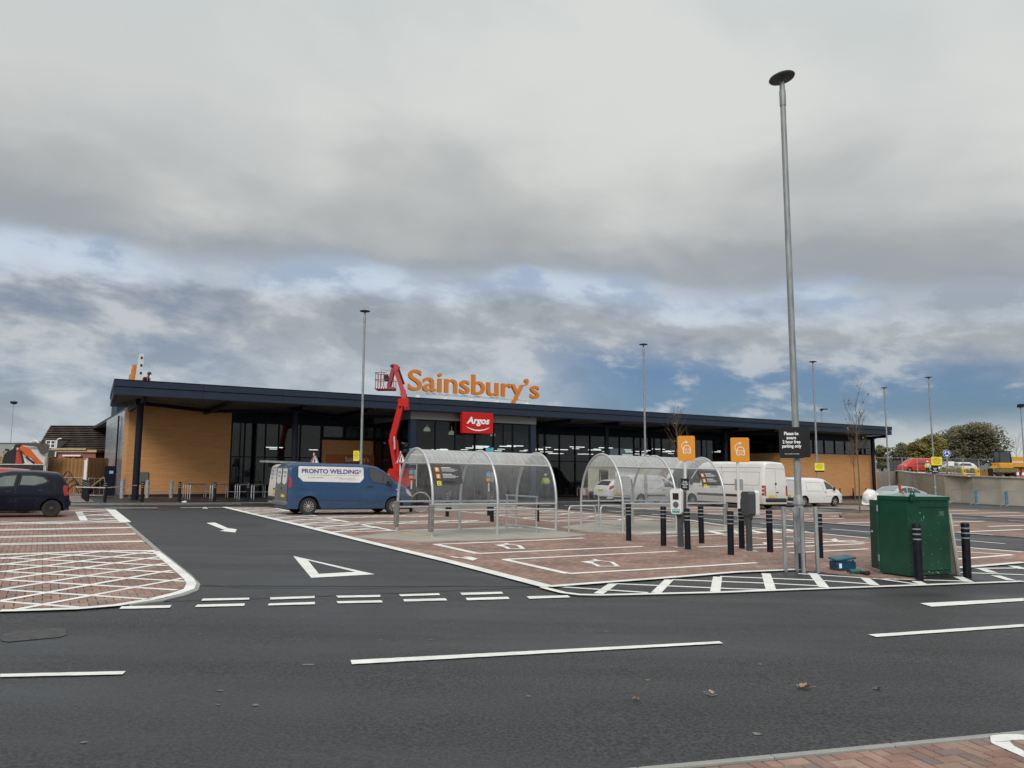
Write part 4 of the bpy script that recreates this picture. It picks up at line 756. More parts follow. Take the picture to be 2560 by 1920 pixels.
# ================================================================== VEHICLES
TYRE = mat('tyre', (.022, .022, .021), .85, var=.2, scale=12); RIMS = mat('silver_rim', (.42, .41, .39), .4, metal=.5, var=.15); RIMB = mat('black_rim', (.045, .045, .045), .45); UNDER = mat('underbody', (.008, .008, .008), .9)
CARGL = mat('car_glass', (.020, .026, .028), .04, var=.02, spec=.9, coat=.6); TRIM = mat('black_trim', (.025, .025, .026), .65, var=.15); LRED = mat('tail_lamp', (.35, .008, .008), .15, var=.1, coat=.5); LCLR = mat('clear_lamp', (.55, .56, .56), .12, coat=.5, var=.1)
PLATE = mat('yellow_plate', (.72, .50, .04), .5); SEAM = mat('panel_gap', (.03, .03, .03), .8)
def smooth01(t): t = max(0, min(1, t)); return t * t * (3 - 2 * t)
class Body:
    dx = 0.0
    def fx(s, x): return x - s.dx if x > .3 else x
    def __init__(s, L, W, top, wheels, wr, clear=.24, belt=.95, tum=.16, fa=.22, fc=.8, ra=.06, rc=.25, lean=0.0, rnd=.13, arch=.07, crown=.03):
        s.L, s.W, s.top_, s.wh, s.wr, s.clear, s.belt, s.tum, s.fa, s.fc, s.ra, s.rc, s.lean, s.r, s.ar, s.cr = L, W, top, wheels, wr, clear, belt, tum, fa, fc, ra, rc, lean, rnd, arch, crown
    def top(s, x):
        P = s.top_
        if x <= P[0][0]: return P[0][1]
        for (a, b), (c, d) in zip(P[:-1], P[1:]):
            if x <= c: return b + (d - b) * (x - a) / max(1e-6, c - a)
        return P[-1][1]
    def w(s, x, z):
        p = 1.0
        if x > s.L - s.fc: p -= s.fa * ((x - (s.L - s.fc)) / s.fc) ** 2.4
        if x < s.rc: p -= s.ra * (1 - x / s.rc) ** 2.2
        h = s.W / 2 * p
        if z > s.belt: h -= s.tum * ((z - s.belt) / .9) ** 1.15
        elif z < .5: h -= .05 * ((.5 - z) / .3) ** 1.5 if z > .2 else .05
        h += .028 * math.exp(-((z - .74) / .09) ** 2)
        t = s.top(x); r = min(s.r, (t - s.clear) * .3); d = t - z
        if d < r: h -= r - sqrt(max(0, r * r - (r - d) ** 2))
        return max(h, .02)
    def sh(s, x, z): return x + s.lean * max(0, z - .85) * max(0, 1 - x / 1.1)
    def zb(s, x):
        b = s.clear
        for xw in s.wh:
            R_ = s.wr + s.ar; dx = abs(x - xw)
            if dx < R_: b = max(b, s.wr + sqrt(R_ * R_ - dx * dx))
        return b
    def mesh(s, m):
        xs = set([0, .03, .08, .15, s.L, s.L - .03, s.L - .08, s.L - .16]); n = int(s.L / .11)
        for i in range(1, n): xs.add(i * s.L / n)
        for x, z in s.top_: xs.add(min(max(x, 0), s.L))
        for xw in s.wh:
            R_ = s.wr + s.ar
            for k in range(13): xs.add(xw - R_ * cos(pi * k / 12))
        xs = sorted(x for x in xs if 0 <= x <= s.L); ys = [xs[0]]
        for x in xs[1:]:
            if x - ys[-1] > .006: ys.append(x)
        xs = ys; mb = MB(); rows = []
        for x in xs:
            t = s.top(x); b = s.zb(x); b = min(b, t - .05); r = min(s.r, (t - s.clear) * .3); z1 = max(b + .01, t - r); pts = []
            for k in range(11): z = b + (z1 - b) * k / 10; pts.append((s.w(x, z), z))
            for k in range(1, 6): z = z1 + (t - z1) * sin(pi / 2 * k / 5) if z1 < t else t; pts.append((s.w(x, min(z, t - .0001)), z))
            e = pts[-1][0]
            for f in (.66, .33, 0): pts.append((e * f, t + s.cr * (1 - f * f)))
            rows.append(pts)
        m_ = len(rows[0]); vs = []
        for x, pts in zip(xs, rows):
            for y, z in pts: vs.append((s.sh(x, z), y, z))
            for y, z in pts[:-1][::-1]: vs.append((s.sh(x, z), -y, z))
        q = 2 * m_ - 1; fs = [(i * q + j, i * q + j + 1, (i + 1) * q + j + 1, (i + 1) * q + j) for i in range(len(xs) - 1) for j in range(q - 1)]
        fs += [tuple(range(q)), tuple((len(xs) - 1) * q + j for j in range(q - 1, -1, -1))]
        mb.add(vs, fs); return mb
    # patches that hug the body: side(poly of (x,z)), rear / front (poly of (y,z)), top (poly of (x,y))
    def side(s, mb, poly, sg, e=.006, cuts=2):
        v2, fs = subdiv([(s.fx(x), z) for x, z in poly], cuts); mb.add([(s.sh(x, z), sg * (s.w(x, z) + e), z) for x, z in v2], fs); return s
    def sideline(s, mb, pts, sg, wd=.014, e=.004):
        pts = [(s.fx(x), z) for x, z in pts]
        for (a, b), (c, d) in zip(pts[:-1], pts[1:]):
            n = max(1, int(math.hypot(c - a, d - b) / .2)); dx, dz = c - a, d - b; l = math.hypot(dx, dz); nx, nz = -dz / l * wd / 2, dx / l * wd / 2
            for i in range(n):
                p, q = i / n, (i + 1) / n; Q4 = [(a + dx * p + nx, b + dz * p + nz), (a + dx * q + nx, b + dz * q + nz), (a + dx * q - nx, b + dz * q - nz), (a + dx * p - nx, b + dz * p - nz)]
                mb.add([(s.sh(x, z), sg * (s.w(x, z) + e), z) for x, z in Q4], [(0, 1, 2, 3)])
    def rear(s, mb, poly, e=.012, cuts=1):
        v2, fs = subdiv(poly, cuts); mb.add([(s.sh(0, z) - e, y, z) for y, z in v2], fs)
    def front(s, mb, poly, e=.012, cuts=1):
        v2, fs = subdiv(poly, cuts); mb.add([(s.L + e, y, z) for y, z in v2], fs)
    def roof(s, mb, poly, e=.008, cuts=3):
        v2, fs = subdiv([(s.fx(x), y) for x, y in poly], cuts)
        def zz(x, y): t = s.top(x); h = max(.1, s.w(x, t - .0001)); f = min(1, abs(y) / h); return t + s.cr * (1 - f * f) if f < 1 else t
        mb.add([(s.sh(x, zz(x, y)), y, zz(x, y) + e) for x, y in v2], fs)
def subdiv(poly, cuts):
    bm = bmesh.new(); f = bm.faces.new([bm.verts.new((x, z, 0)) for x, z in poly]); bmesh.ops.triangulate(bm, faces=[f])
    for _ in range(cuts): bmesh.ops.subdivide_edges(bm, edges=bm.edges[:], cuts=1, use_grid_fill=True)
    bm.verts.index_update(); v = [(p.co.x, p.co.y) for p in bm.verts]; fs = [tuple(q.index for q in f.verts) for f in bm.faces]; bm.free(); return v, fs
def wheel(root, x, y, r, wd, rimm, spokes=10, tw=.45):
    M = Matrix.Rotation(pi / 2, 3, 'X'); sg = 1 if y > 0 else -1
    mb = MB(); mb.lathe([(r * .62, -wd / 2), (r * .9, -wd / 2), (r * .985, -wd * .36), (r, -wd * .2), (r, wd * .2), (r * .985, wd * .36), (r * .9, wd / 2), (r * .62, wd / 2), (r * .62, -wd / 2)], 28, M=M, cap=False); o = mb.build('wheel', TYRE, root, smooth=True); o.location = (x, y, r)
    mb = MB(); yo = sg * (wd / 2 - .025)
    mb.m = 1; mb.lathe([(r * .63, 0), (r * .63, .004)], 24, (0, yo - sg * .035, 0), M=M); mb.m = 0
    for k in range(24):
        t0, t1 = 2 * pi * k / 24, 2 * pi * (k + 1) / 24
        mb.add([(cos(t) * q, yo + sg * d, sin(t) * q) for t, q, d in ((t0, r * .66, .012), (t1, r * .66, .012), (t1, r * .60, .012), (t0, r * .60, .012), (t0, r * .60, -.02), (t1, r * .60, -.02))], [(0, 1, 2, 3), (3, 2, 5, 4)])
    for k in range(spokes):
        t = 2 * pi * k / spokes; h = pi / spokes * tw
        mb.add([(cos(a) * q, yo + sg * d, sin(a) * q) for a, q, d in ((t - h * .8, r * .16, .006), (t + h * .8, r * .16, .006), (t + h, r * .61, .010), (t - h, r * .61, .010))], [(0, 1, 2, 3)])
    mb.lathe([(r * .20, -.01), (r * .20, .01), (r * .12, .02)], 14, (0, yo + sg * .006, 0), M=Matrix.Rotation(-sg * pi / 2, 3, 'X')); mb.build('rim', [rimm, UNDER], o)
def vehicle(name, label, cat, B, P, hd, paint, rim=None, spokes=10, wt=.20, group=None, roofp=None, plates=True):
    t = thing(name, label, cat, P, hd, group, tilt=True)
    o = B.mesh(paint).build('body', paint, t, smooth=True)
    o.location = (-B.L / 2, 0, 0)
    sub = bpy.data.objects.new('x', None)
    mb = MB(); mb.b2((.12, -B.W / 2 + .26, .2), (B.L - .15, B.W / 2 - .26, min(.85, B.top(B.L - .2) - .06))); mb.build('underbody', UNDER, t).location = (-B.L / 2, 0, 0)
    for xw in B.wh:
        for sg in (1, -1): wheel(t, xw - B.L / 2, sg * (B.W / 2 - wt / 2 - .035), B.wr, wt, rim or RIMS, spokes)
    bpy.data.objects.remove(sub); return t
def part(t, B, name, m, fn, smooth=True):
    mb = MB(); fn(mb); o = mb.build(name, m, t, smooth=smooth); o.location = (-B.L / 2, 0, 0); return o
def mirror(t, B, x, z, sg, m=TRIM, s=1.0):
    mb = MB(); y = sg * (B.w(x, z) + .11); mb.box((x, y, z + .03), (.10 * s, .17 * s, .24 * s), bev=.04); mb.bar((x, sg * B.w(x, z), z - .04), (x, y, z - .02), .05, .05); o = mb.build('door_mirror', m, t, smooth=True); o.location = (-B.L / 2, 0, 0)
def onground(px, py, dx=0): return G(px, py)
def place_by_wheel(B, xw, sg, px, py, hd, D=None):   # origin of a vehicle whose wheel xw on side sg stands at the pixel
    c = G(px, py) if D is None else GD(px, D); off = Matrix.Rotation(hd, 3, 'Z') @ V((xw - B.L / 2, sg * (B.W / 2 - .12), 0)); p = c - off; return V((p.x, p.y, zg(p.x) + .02))
# ---- blue welding van
BLUE = mat('blue_paint', (.009, .052, .135), .30, var=.06, scale=2, coat=.25, spec=.35, dirt=.06); GREYP = mat('dull_grey_paint', (.13, .13, .135), .6, var=.15, scale=3)
Bv = Body(5.26, 1.94, [(0, 1.88), (.12, 1.94), (.5, 1.965), (2.66, 1.97), (3.26, 1.955), (3.61, 1.90), (3.91, 1.74), (4.21, 1.50), (4.48, 1.27), (4.71, 1.18), (4.96, 1.08), (5.12, .97), (5.20, .84), (5.26, .62)], (.83, 4.33), .335, belt=1.05, tum=.15, fa=.30, fc=1.0, ra=.05, lean=.05, rnd=.16); Bv.dx = .14
hv = R(31.2)
van = vehicle('panel_van', 'dark blue panel van with white sign panel lettered for a welding firm', 'van', Bv, place_by_wheel(Bv, .83, -1, 772, 1289, hv, D=29.9), hv, BLUE, spokes=12)
for sg in (-1, 1):
    part(van, Bv, 'door_window', CARGL, lambda mb: Bv.side(mb, [(3.38, 1.84), (3.62, 1.82), (3.92, 1.68), (4.26, 1.41), (4.30, 1.33), (4.16, 1.20), (3.55, 1.30), (3.42, 1.46)], sg))
    part(van, Bv, 'window_rubber', TRIM, lambda mb: (Bv.sideline(mb, [(3.38, 1.85), (3.62, 1.83), (3.93, 1.69), (4.28, 1.42), (4.32, 1.32), (4.16, 1.18), (3.54, 1.28), (3.40, 1.46), (3.37, 1.85)], sg, .03, .008), Bv.sideline(mb, [(3.97, 1.66), (3.96, 1.22)], sg, .03, .009)))
    part(van, Bv, 'panel_gap', SEAM, lambda mb: (Bv.sideline(mb, [(3.28, 1.92), (3.28, .45)], sg), Bv.sideline(mb, [(3.28, .45), (3.9, .45), (4.02, .6)], sg), Bv.sideline(mb, [(4.35, 1.22), (4.28, .9), (4.10, .55)], sg), Bv.sideline(mb, [(.45, 1.92), (.44, 1.5)], sg, .01), Bv.sideline(mb, [(1.85, .62), (1.85, .36)], sg, .01)))
    part(van, Bv, 'rubbing_strip', BLUE, lambda mb: (Bv.sideline(mb, [(0.05, .62), (.52, .60)], sg, .035, .018), Bv.sideline(mb, [(1.45, .58), (3.25, .56), (4.0, .54)], sg, .035, .018)))
    part(van, Bv, 'door_handle', TRIM, lambda mb: mb.box((3.28, sg * (Bv.w(3.3, 1.12) + .012), 1.11), (.24, .03, .05), bev=.01))
    mirror(van, Bv, 4.08, 1.22, sg)
    part(van, Bv, 'tail_lamp', LRED, lambda mb: (Bv.side(mb, [(.012, 1.46), (.08, 1.42), (.13, 1.30), (.13, 1.08), (.012, 1.02)], sg, .012, 2)))
    part(van, Bv, 'headlight', LCLR, lambda mb: Bv.side(mb, [(4.98, 1.02), (5.12, 1.00), (5.30, .82), (5.36, .70), (5.18, .74), (5.02, .88)], sg, .010, 3))
    part(van, Bv, 'indicator', LCLR, lambda mb: Bv.side(mb, [(4.52, 1.02), (4.60, 1.02), (4.60, .98), (4.52, .98)], sg, .008, 0))
part(van, Bv, 'sign_panel', mat('dirty_white_vinyl', (.66, .65, .62), .5, var=.1, scale=1.5), lambda mb: Bv.side(mb, [(.50, 1.84), (.56, 1.86), (3.08, 1.86), (3.14, 1.84), (3.14, 1.42), (2.98, 1.26), (.70, 1.28), (.50, 1.46)], -1, .010, 4))
def vtext(mb, s, x, z, **k):
    x -= .14; v2, fs = text2d(s, **k); mb.add([(Bv.sh(x + a, z + b), -(Bv.w(x + a, z + b) + .016), z + b) for a, b in v2], fs)
PUR = mat('purple_print', (.05, .045, .22), .5)
part(van, Bv, 'lettering', PUR, lambda mb: (vtext(mb, 'PRONTO WELDiNG', 1.78, 1.68, width=2.30, height=.175, bold=.03), [mb.add([(Bv.sh(2.84 + b, 1.67 - a), -(Bv.w(2.84, 1.67 - a) + .016), 1.67 - a * -1) for a, b in text2d('LTD', width=.17, height=.07, bold=.02)[0]], text2d('LTD', width=.17, height=.07, bold=.02)[1])]), smooth=False)
part(van, Bv, 'small_print', mat('grey_print', (.16, .15, .2), .6), lambda mb: (vtext(mb, 'on site welding fabrication & installation of architectural & structural steelwork', 1.85, 1.53, width=2.2, height=.042), vtext(mb, 'Tel: 07800 838 840', 1.18, 1.43, width=.62, height=.045), vtext(mb, 'Email: info@prontowelding.co.uk', 2.35, 1.43, width=.85, height=.042), vtext(mb, 'prontowelding.co.uk', 2.5, 1.365, width=.65, height=.04)), smooth=False)
part(van, Bv, 'rear_door', GREYP, lambda mb: [Bv.rear(mb, [(a, .46), (b, .46), (b, 1.84), (a, 1.84)], .012, 1) for a, b in ((-.86, -.008), (.008, .86))])
part(van, Bv, 'rear_sign', mat('dirty_white_vinyl'.replace('x', 'x'), (.66, .65, .62)), lambda mb: [Bv.rear(mb, [(a, 1.22), (a + .62 * .5, 1.14), (a + .62, 1.22), (a + .62, 1.76), (a, 1.76)], .022, 1) for a in (-.72, .10)])
part(van, Bv, 'rear_print', PUR, lambda mb: [mb.add([(Bv.sh(0, 1.55 + z) - .028, y0 - x, 1.55 + z) for x, z in text2d('WELDING\nservices', width=.44, height=.22)[0]], text2d('WELDING\nservices', width=.44, height=.22)[1]) for y0 in (-.41, .41)], smooth=False)
part(van, Bv, 'rear_bumper', GREYP, lambda mb: mb.box((-.03, 0, .44), (.16, 1.86, .17), bev=.04)); part(van, Bv, 'number_plate', PLATE, lambda mb: mb.b2((-.035, -.60, .66), (-.022, -.12, .77)))
part(van, Bv, 'door_lock', TRIM, lambda mb: mb.box((.0, -.05, 1.0), (.05, .10, .05)))
part(van, Bv, 'windscreen', CARGL, lambda mb: Bv.roof(mb, [(3.82, -.72), (4.58, -.84), (4.58, .84), (3.82, .72)], .01, 3)); part(van, Bv, 'front_bumper', TRIM, lambda mb: mb.box((5.22, 0, .42), (.14, 1.5, .24), bev=.05)); part(van, Bv, 'grille', TRIM, lambda mb: mb.box((5.20, 0, .68), (.1, .9, .10), bev=.02))
# ---- white vans, sharing a builder
WPA = mat('white_paint', (.74, .74, .73), .35, var=.04, scale=2, coat=.3, dirt=.12); WPD = mat('dirty_white_paint', (.72, .71, .69), .45, var=.05, scale=2, coat=.15, dirt=.62)
def van_rear(t, B, top, bot, split=True, lampz=(.8, 1.5), plate=(-.5, -.02, .62, .74), bump=TRIM):
    part(t, B, 'panel_gap', SEAM, lambda mb: [B.rear(mb, q, .006, 0) for q in ([(-.008, bot), (.008, bot), (.008, top), (-.008, top)], [(-.80, top), (.80, top), (.80, top + .014), (-.80, top + .014)], [(-.80, bot), (.80, bot), (.80, bot + .012), (-.80, bot + .012)])])
    part(t, B, 'number_plate', PLATE, lambda mb: mb.b2((-.03, plate[0], plate[2]), (-.014, plate[1], plate[3]))); part(t, B, 'rear_bumper', bump, lambda mb: mb.box((.0, 0, bot - .10), (.14, B.W * .88, .2), bev=.05))
    part(t, B, 'door_lock', TRIM, lambda mb: mb.box((B.sh(0, bot + .35) - .01, -.12, bot + .35), (.04, .16, .06), bev=.01))
def cab_side(t, B, win, seams, sg, mir=(0, 0), lamp=None, handle=None, strip_=None):
    part(t, B, 'door_window', CARGL, lambda mb: B.side(mb, win, sg, .006, 2)); part(t, B, 'panel_gap', SEAM, lambda mb: [B.sideline(mb, s_, sg, .014) for s_ in seams])
    mirror(t, B, mir[0], mir[1], sg, s=mir[2] if len(mir) > 2 else 1)
    if lamp: part(t, B, 'tail_lamp', LRED, lambda mb: B.side(mb, lamp, sg, .012, 2))
    if handle: part(t, B, 'door_handle', TRIM, lambda mb: [mb.box((hx, sg * (B.w(hx, hz_) + .012), hz_), (.18, .03, .04), bev=.01) for hx, hz_ in handle])
    if strip_: part(t, B, 'rubbing_strip', TRIM, lambda mb: [B.side(mb, s_, sg, .015, 2) for s_ in strip_])
# white van left of the blue one
Bw = Body(4.95, 1.9, [(0, 1.86), (.1, 1.92), (.5, 1.94), (2.6, 1.94), (3.1, 1.9), (3.5, 1.72), (4.1, 1.25), (4.7, 1.05), (4.95, .7)], (.9, 3.9), .32, belt=1.0, lean=.07, rnd=.15)
p = GD(684, 35.2); hd = hv; off = Matrix.Rotation(hd, 3, 'Z') @ V((-Bw.L / 2, 0, 0)); P = p - off; P.z = zg(P.x) + .02
wv = vehicle('panel_van', 'dirty white van half hidden behind the blue van with ladders on its roof', 'van', Bw, P, hd, WPD)
for sg in (1, -1): cab_side(wv, Bw, [(3.0, 1.72), (3.35, 1.64), (3.9, 1.25), (3.1, 1.18)], [[(2.9, 1.8), (2.9, .4)]], sg, (3.75, 1.15), [(.01, 1.35), (.14, 1.3), (.16, .95), (.01, .9)])
van_rear(wv, Bw, 1.78, .5); part(wv, Bw, 'lettering', PUR, lambda mb: [mb.add([(Bw.sh(0, 1.5 + z) - .02, y0 - x, 1.5 + z) for x, z in text2d('PRONTO\nWELDING\nservices', width=.5, height=.4)[0]], text2d('PRONTO\nWELDING\nservices', width=.5, height=.4)[1]) for y0 in (-.42, .42)], smooth=False)
lad = thing('ladder', 'aluminium ladders tied on the roof rack of the half hidden white van', 'ladder', P + V((0, 0, 1.90)), hd, tilt=True)
for y in (-.55, -.15, .1, .5): mb = MB(); mb.bar((-3.0, y, .17), (-.6, y, .12), .03, .08); mb.build('stile', GALV, lad)
mb = MB(); [mb.tube([(-2.9 + i * .26, y, .165 - i * .005), (-2.9 + i * .26, y + .4, .165 - i * .005)], .014, 5) for i in range(9) for y in (-.55, .1)]; mb.build('rungs', GALV, lad, kind='stuff')
mb = MB(); [mb.bar((x, -.8, .05), (x, .8, .05), .04, .06) for x in (-2, -1, -.3)]; mb.build('roof_bar', TRIM, lad)
# small white hatchback seen from behind
Bf = Body(3.95, 1.72, [(0, .72), (.05, .98), (.12, 1.06), (.42, 1.32), (.62, 1.44), (1.4, 1.49), (2.2, 1.43), (3.0, 1.0), (3.6, .86), (3.9, .68), (3.95, .55)], (.72, 3.21), .30, belt=.88, tum=.22, fa=.3, ra=.16, rc=.5, rnd=.14, arch=.05)
hf = R(33); p = GD(1496, 51.0); off = Matrix.Rotation(hf, 3, 'Z') @ V((-Bf.L / 2, .2, 0)); P = p - off; P.z = zg(P.x) + .02
fh = vehicle('hatchback_car', 'white hatchback seen from behind with large red rear lamps beyond the trolley shelter', 'car', Bf, P, hf, WPA)
part(fh, Bf, 'rear_window', CARGL, lambda mb: Bf.roof(mb, [(.14, -.60), (.48, -.50), (.48, .50), (.14, .60)], .01, 2)); part(fh, Bf, 'number_plate', PLATE, lambda mb: mb.b2((-.03, -.25, .74), (.02, .25, .85))); part(fh, Bf, 'rear_bumper', TRIM, lambda mb: mb.box((.02, 0, .36), (.12, 1.35, .24), bev=.05))
for sg in (1, -1):
    part(fh, Bf, 'tail_lamp', LRED, lambda mb: Bf.side(mb, [(.05, .98), (.13, 1.06), (.5, 1.12), (.28, .9), (.06, .80)], sg, .012, 2)); part(fh, Bf, 'side_window', CARGL, lambda mb: (Bf.side(mb, [(.75, 1.14), (.95, 1.34), (1.55, 1.39), (1.6, .98)], sg), Bf.side(mb, [(1.68, .98), (1.65, 1.39), (2.1, 1.36), (2.75, 1.02), (2.75, .96)], sg)))
# small white van within the second shelter
Bc = Body(4.38, 1.81, [(0, 1.70), (.08, 1.78), (.4, 1.82), (2.3, 1.82), (2.75, 1.76), (3.1, 1.55), (3.55, 1.18), (4.0, 1.02), (4.28, .85), (4.38, .6)], (.75, 3.48), .31, belt=.98, lean=.05, rnd=.15)
h4 = R(31); p = GD(1578, 47.3); off = Matrix.Rotation(h4, 3, 'Z') @ V((-Bc.L / 2, -.9, 0)); P = p - off; P.z = zg(P.x) + .02
cv = vehicle('panel_van', 'small white van with tall slim red lamp standing behind the farther trolley shelter', 'van', Bc, P, h4, WPD)
for sg in (1, -1): cab_side(cv, Bc, [(2.55, 1.60), (2.85, 1.55), (3.45, 1.12), (2.68, 1.10)], [[(2.42, 1.7), (2.42, .4)], [(.9, 1.5), (2.3, 1.5), (2.3, 1.0), (.9, 1.0), (.9, 1.5)]], sg, (3.25, 1.12), [(.01, 1.1), (.12, 1.1), (.12, .62), (.01, .60)], [(2.6, .93)], [[(1.15, .62), (2.7, .62), (2.7, .52), (1.15, .52)]]); part(cv, Bc, 'lamp_surround', TRIM, lambda mb: Bc.side(mb, [(.01, 1.55), (.06, 1.6), (.12, 1.12), (.01, 1.12)], sg, .011, 1))
van_rear(cv, Bc, 1.62, .52, plate=(.1, .6, .62, .74))
# high white van behind with its rear doors open
Bh = Body(5.9, 2.0, [(0, 2.45), (.1, 2.52), (.5, 2.55), (4.2, 2.52), (4.7, 2.2), (5.2, 1.5), (5.7, 1.2), (5.9, .7)], (1.1, 4.7), .34, belt=1.2, tum=.1, rnd=.14)
p = GD(1536, 55.5); off = Matrix.Rotation(h4, 3, 'Z') @ V((-Bh.L / 2, -.8, 0)); P = p - off; P.z = zg(P.x) + .02
hvn = vehicle('panel_van', 'high roofed white van with both rear doors swung open behind the hatchback', 'van', Bh, P, h4, WPA)
CREAM = mat('door_lining', (.50, .47, .38), .7)
for sg in (1, -1): part(hvn, Bh, 'rear_door', CREAM, lambda mb: mb.box((-.45, sg * 1.02 + (.0 if sg < 0 else .1), 1.5), (.85, .07, 1.9), bev=.02, rz=sg * -.35)); cab_side(hvn, Bh, [(4.2, 2.1), (4.5, 2.05), (5.0, 1.5), (4.2, 1.4)], [[(4.0, 2.3), (4.0, .5)]], sg, (4.9, 1.45))
part(hvn, Bh, 'load_bay', UNDER, lambda mb: Bh.rear(mb, [(-.85, .6), (.85, .6), (.82, 2.35), (-.82, 2.35)], .01, 0))
# long white van, tail towards us
Bs = Body(6.9, 2.0, [(0, 2.58), (.1, 2.66), (.5, 2.70), (4.6, 2.70), (5.0, 2.62), (5.35, 2.36), (5.75, 1.85), (6.1, 1.38), (6.5, 1.22), (6.78, 1.0), (6.9, .65)], (1.35, 5.67), .345, belt=1.25, tum=.10, fa=.25, lean=.035, rnd=.17, clear=.30)
h6 = R(121.2); P = GD(1889, 44.1); off = Matrix.Rotation(h6, 3, 'Z') @ V((-Bs.L / 2, 1.0, 0)); P = GD(1908, 43.9) - off; P.z = zg(P.x) + .02
sv = vehicle('panel_van', 'long high roofed white van with mud streaked sides parked tail towards the road', 'van', Bs, P, h6, WPD)
for sg in (1, -1):
    cab_side(sv, Bs, [(4.98, 2.22), (5.35, 2.12), (5.85, 1.52), (5.75, 1.42), (4.95, 1.36)], [[(4.8, 2.4), (4.8, .5)], [(.1, 2.35), (4.4, 2.35)], [(3.3, 2.65), (3.3, .5)], [(3.3, 1.35), (4.75, 1.35)], [(.35, 2.1), (3.2, 2.1), (3.2, 1.35), (.35, 1.35), (.35, 2.1)], [(3.4, 2.1), (4.5, 2.1), (4.5, 1.38)]], sg, (5.65, 1.45, 1.5), [(.012, 1.35), (.14, 1.35), (.14, .78), (.012, .78)], [(4.7, 1.22), (5.0, 1.22)],
             [[(.3, .78), (.95, .78), (.95, .66), (.3, .66)], [(1.75, .80), (5.2, .80), (5.2, .66), (1.75, .66)], [(1.9, 1.38), (3.2, 1.38), (3.2, 1.345), (1.9, 1.345)]])
    part(sv, Bs, 'lamp_lens', LCLR, lambda mb: [Bs.side(mb, [(.012, z), (.14, z), (.14, z - .07), (.012, z - .07)], sg, .016, 1) for z in (1.20, 1.00)])
    part(sv, Bs, 'tail_lamp', LRED, lambda mb: Bs.rear(mb, [(sg * .97, .78), (sg * .84, .78), (sg * .84, 1.35), (sg * .96, 1.35)], .014, 1))
van_rear(sv, Bs, 2.30, .62, plate=(.12, .62, .68, .79)); part(sv, Bs, 'badge', TRIM, lambda mb: mb.lathe([(.07, 0), (.07, .01)], 14, (-.02 + Bs.sh(0, 1.45), .0, 1.45), M=Matrix.Rotation(pi / 2, 3, 'Y'))); part(sv, Bs, 'windscreen', CARGL, lambda mb: Bs.roof(mb, [(5.32, -.78), (6.05, -.86), (6.05, .86), (5.32, .78)], .01, 3))
# newer small white van at the right
Bn = Body(4.62, 1.84, [(0, 1.74), (.08, 1.80), (.4, 1.83), (2.3, 1.83), (2.8, 1.78), (3.2, 1.60), (3.75, 1.22), (4.2, 1.05), (4.5, .85), (4.62, .58)], (.78, 3.70), .325, belt=.98, lean=.05, rnd=.15)
h7 = R(29); P = place_by_wheel(Bn, 3.70, -1, 2082, 1260, h7, D=51.5)
nv = vehicle('panel_van', 'clean small white van in profile before the right hand brick wall', 'van', Bn, P, h7, WPA, rim=RIMS, spokes=5)
for sg in (1, -1): cab_side(nv, Bn, [(2.72, 1.66), (3.05, 1.58), (3.72, 1.16), (2.85, 1.12)], [[(2.6, 1.75), (2.6, .4)], [(1.0, 1.55), (2.45, 1.55), (2.45, 1.0), (1.0, 1.0), (1.0, 1.55)], [(2.7, .62), (3.3, .66)], [(1.2, .6), (2.5, .6)]], sg, (3.5, 1.12), [(.012, 1.62), (.10, 1.62), (.18, .95), (.012, .92)], [(2.75, .95)]); part(nv, Bn, 'sill', TRIM, lambda mb: Bn.side(mb, [(0.0, .62), (.38, .50), (.4, .34), (0.0, .34)], sg, .012, 2))
van_rear(nv, Bn, 1.66, .56)
# silver green saloon behind the site box
SILV = mat('pale_green_silver', (.40, .46, .45), .3, metal=.35, var=.04, coat=.4)
Ba = Body(4.7, 1.84, [(0, .80), (.1, .96), (.45, 1.04), (.95, 1.16), (1.45, 1.34), (2.1, 1.40), (2.75, 1.34), (3.35, 1.06), (3.7, .97), (4.4, .82), (4.7, .6)], (.95, 3.75), .32, belt=.88, tum=.26, fa=.28, fc=1.1, ra=.2, rc=.6, rnd=.13, arch=.05)
h8 = R(206); P = GD(2236, 54.0); P.z += .03
sa = vehicle('saloon_car', 'pale silver green saloon car behind the dark green site box', 'car', Ba, P, h8, SILV)
for sg in (1, -1): part(sa, Ba, 'side_window', CARGL, lambda mb: (Ba.side(mb, [(.95, 1.02), (1.45, 1.24), (1.62, 1.27), (1.65, .95), (1.05, .93)], sg), Ba.side(mb, [(1.72, .95), (1.70, 1.28), (2.2, 1.31), (2.3, .95)], sg), Ba.side(mb, [(2.37, .95), (2.3, 1.31), (2.7, 1.26), (3.15, 1.02), (3.15, .96)], sg))); mirror(sa, Ba, 3.05, .95, sg, SILV, .7)
part(sa, Ba, 'windscreen', mat('reflection_toned_glass', (.20, .24, .24), .1, coat=.5), lambda mb: Ba.roof(mb, [(2.78, -.52), (3.34, -.66), (3.34, .66), (2.78, .52)], .012, 3)); part(sa, Ba, 'rear_window', CARGL, lambda mb: Ba.roof(mb, [(.62, -.6), (1.4, -.5), (1.4, .5), (.62, .6)], .012, 3))  # windscreen's pale base colour stands in for the reflected sky
part(sa, Ba, 'tail_lamp', LRED, lambda mb: mb.box((.02, 0, .78), (.06, 1.3, .1), bev=.02))
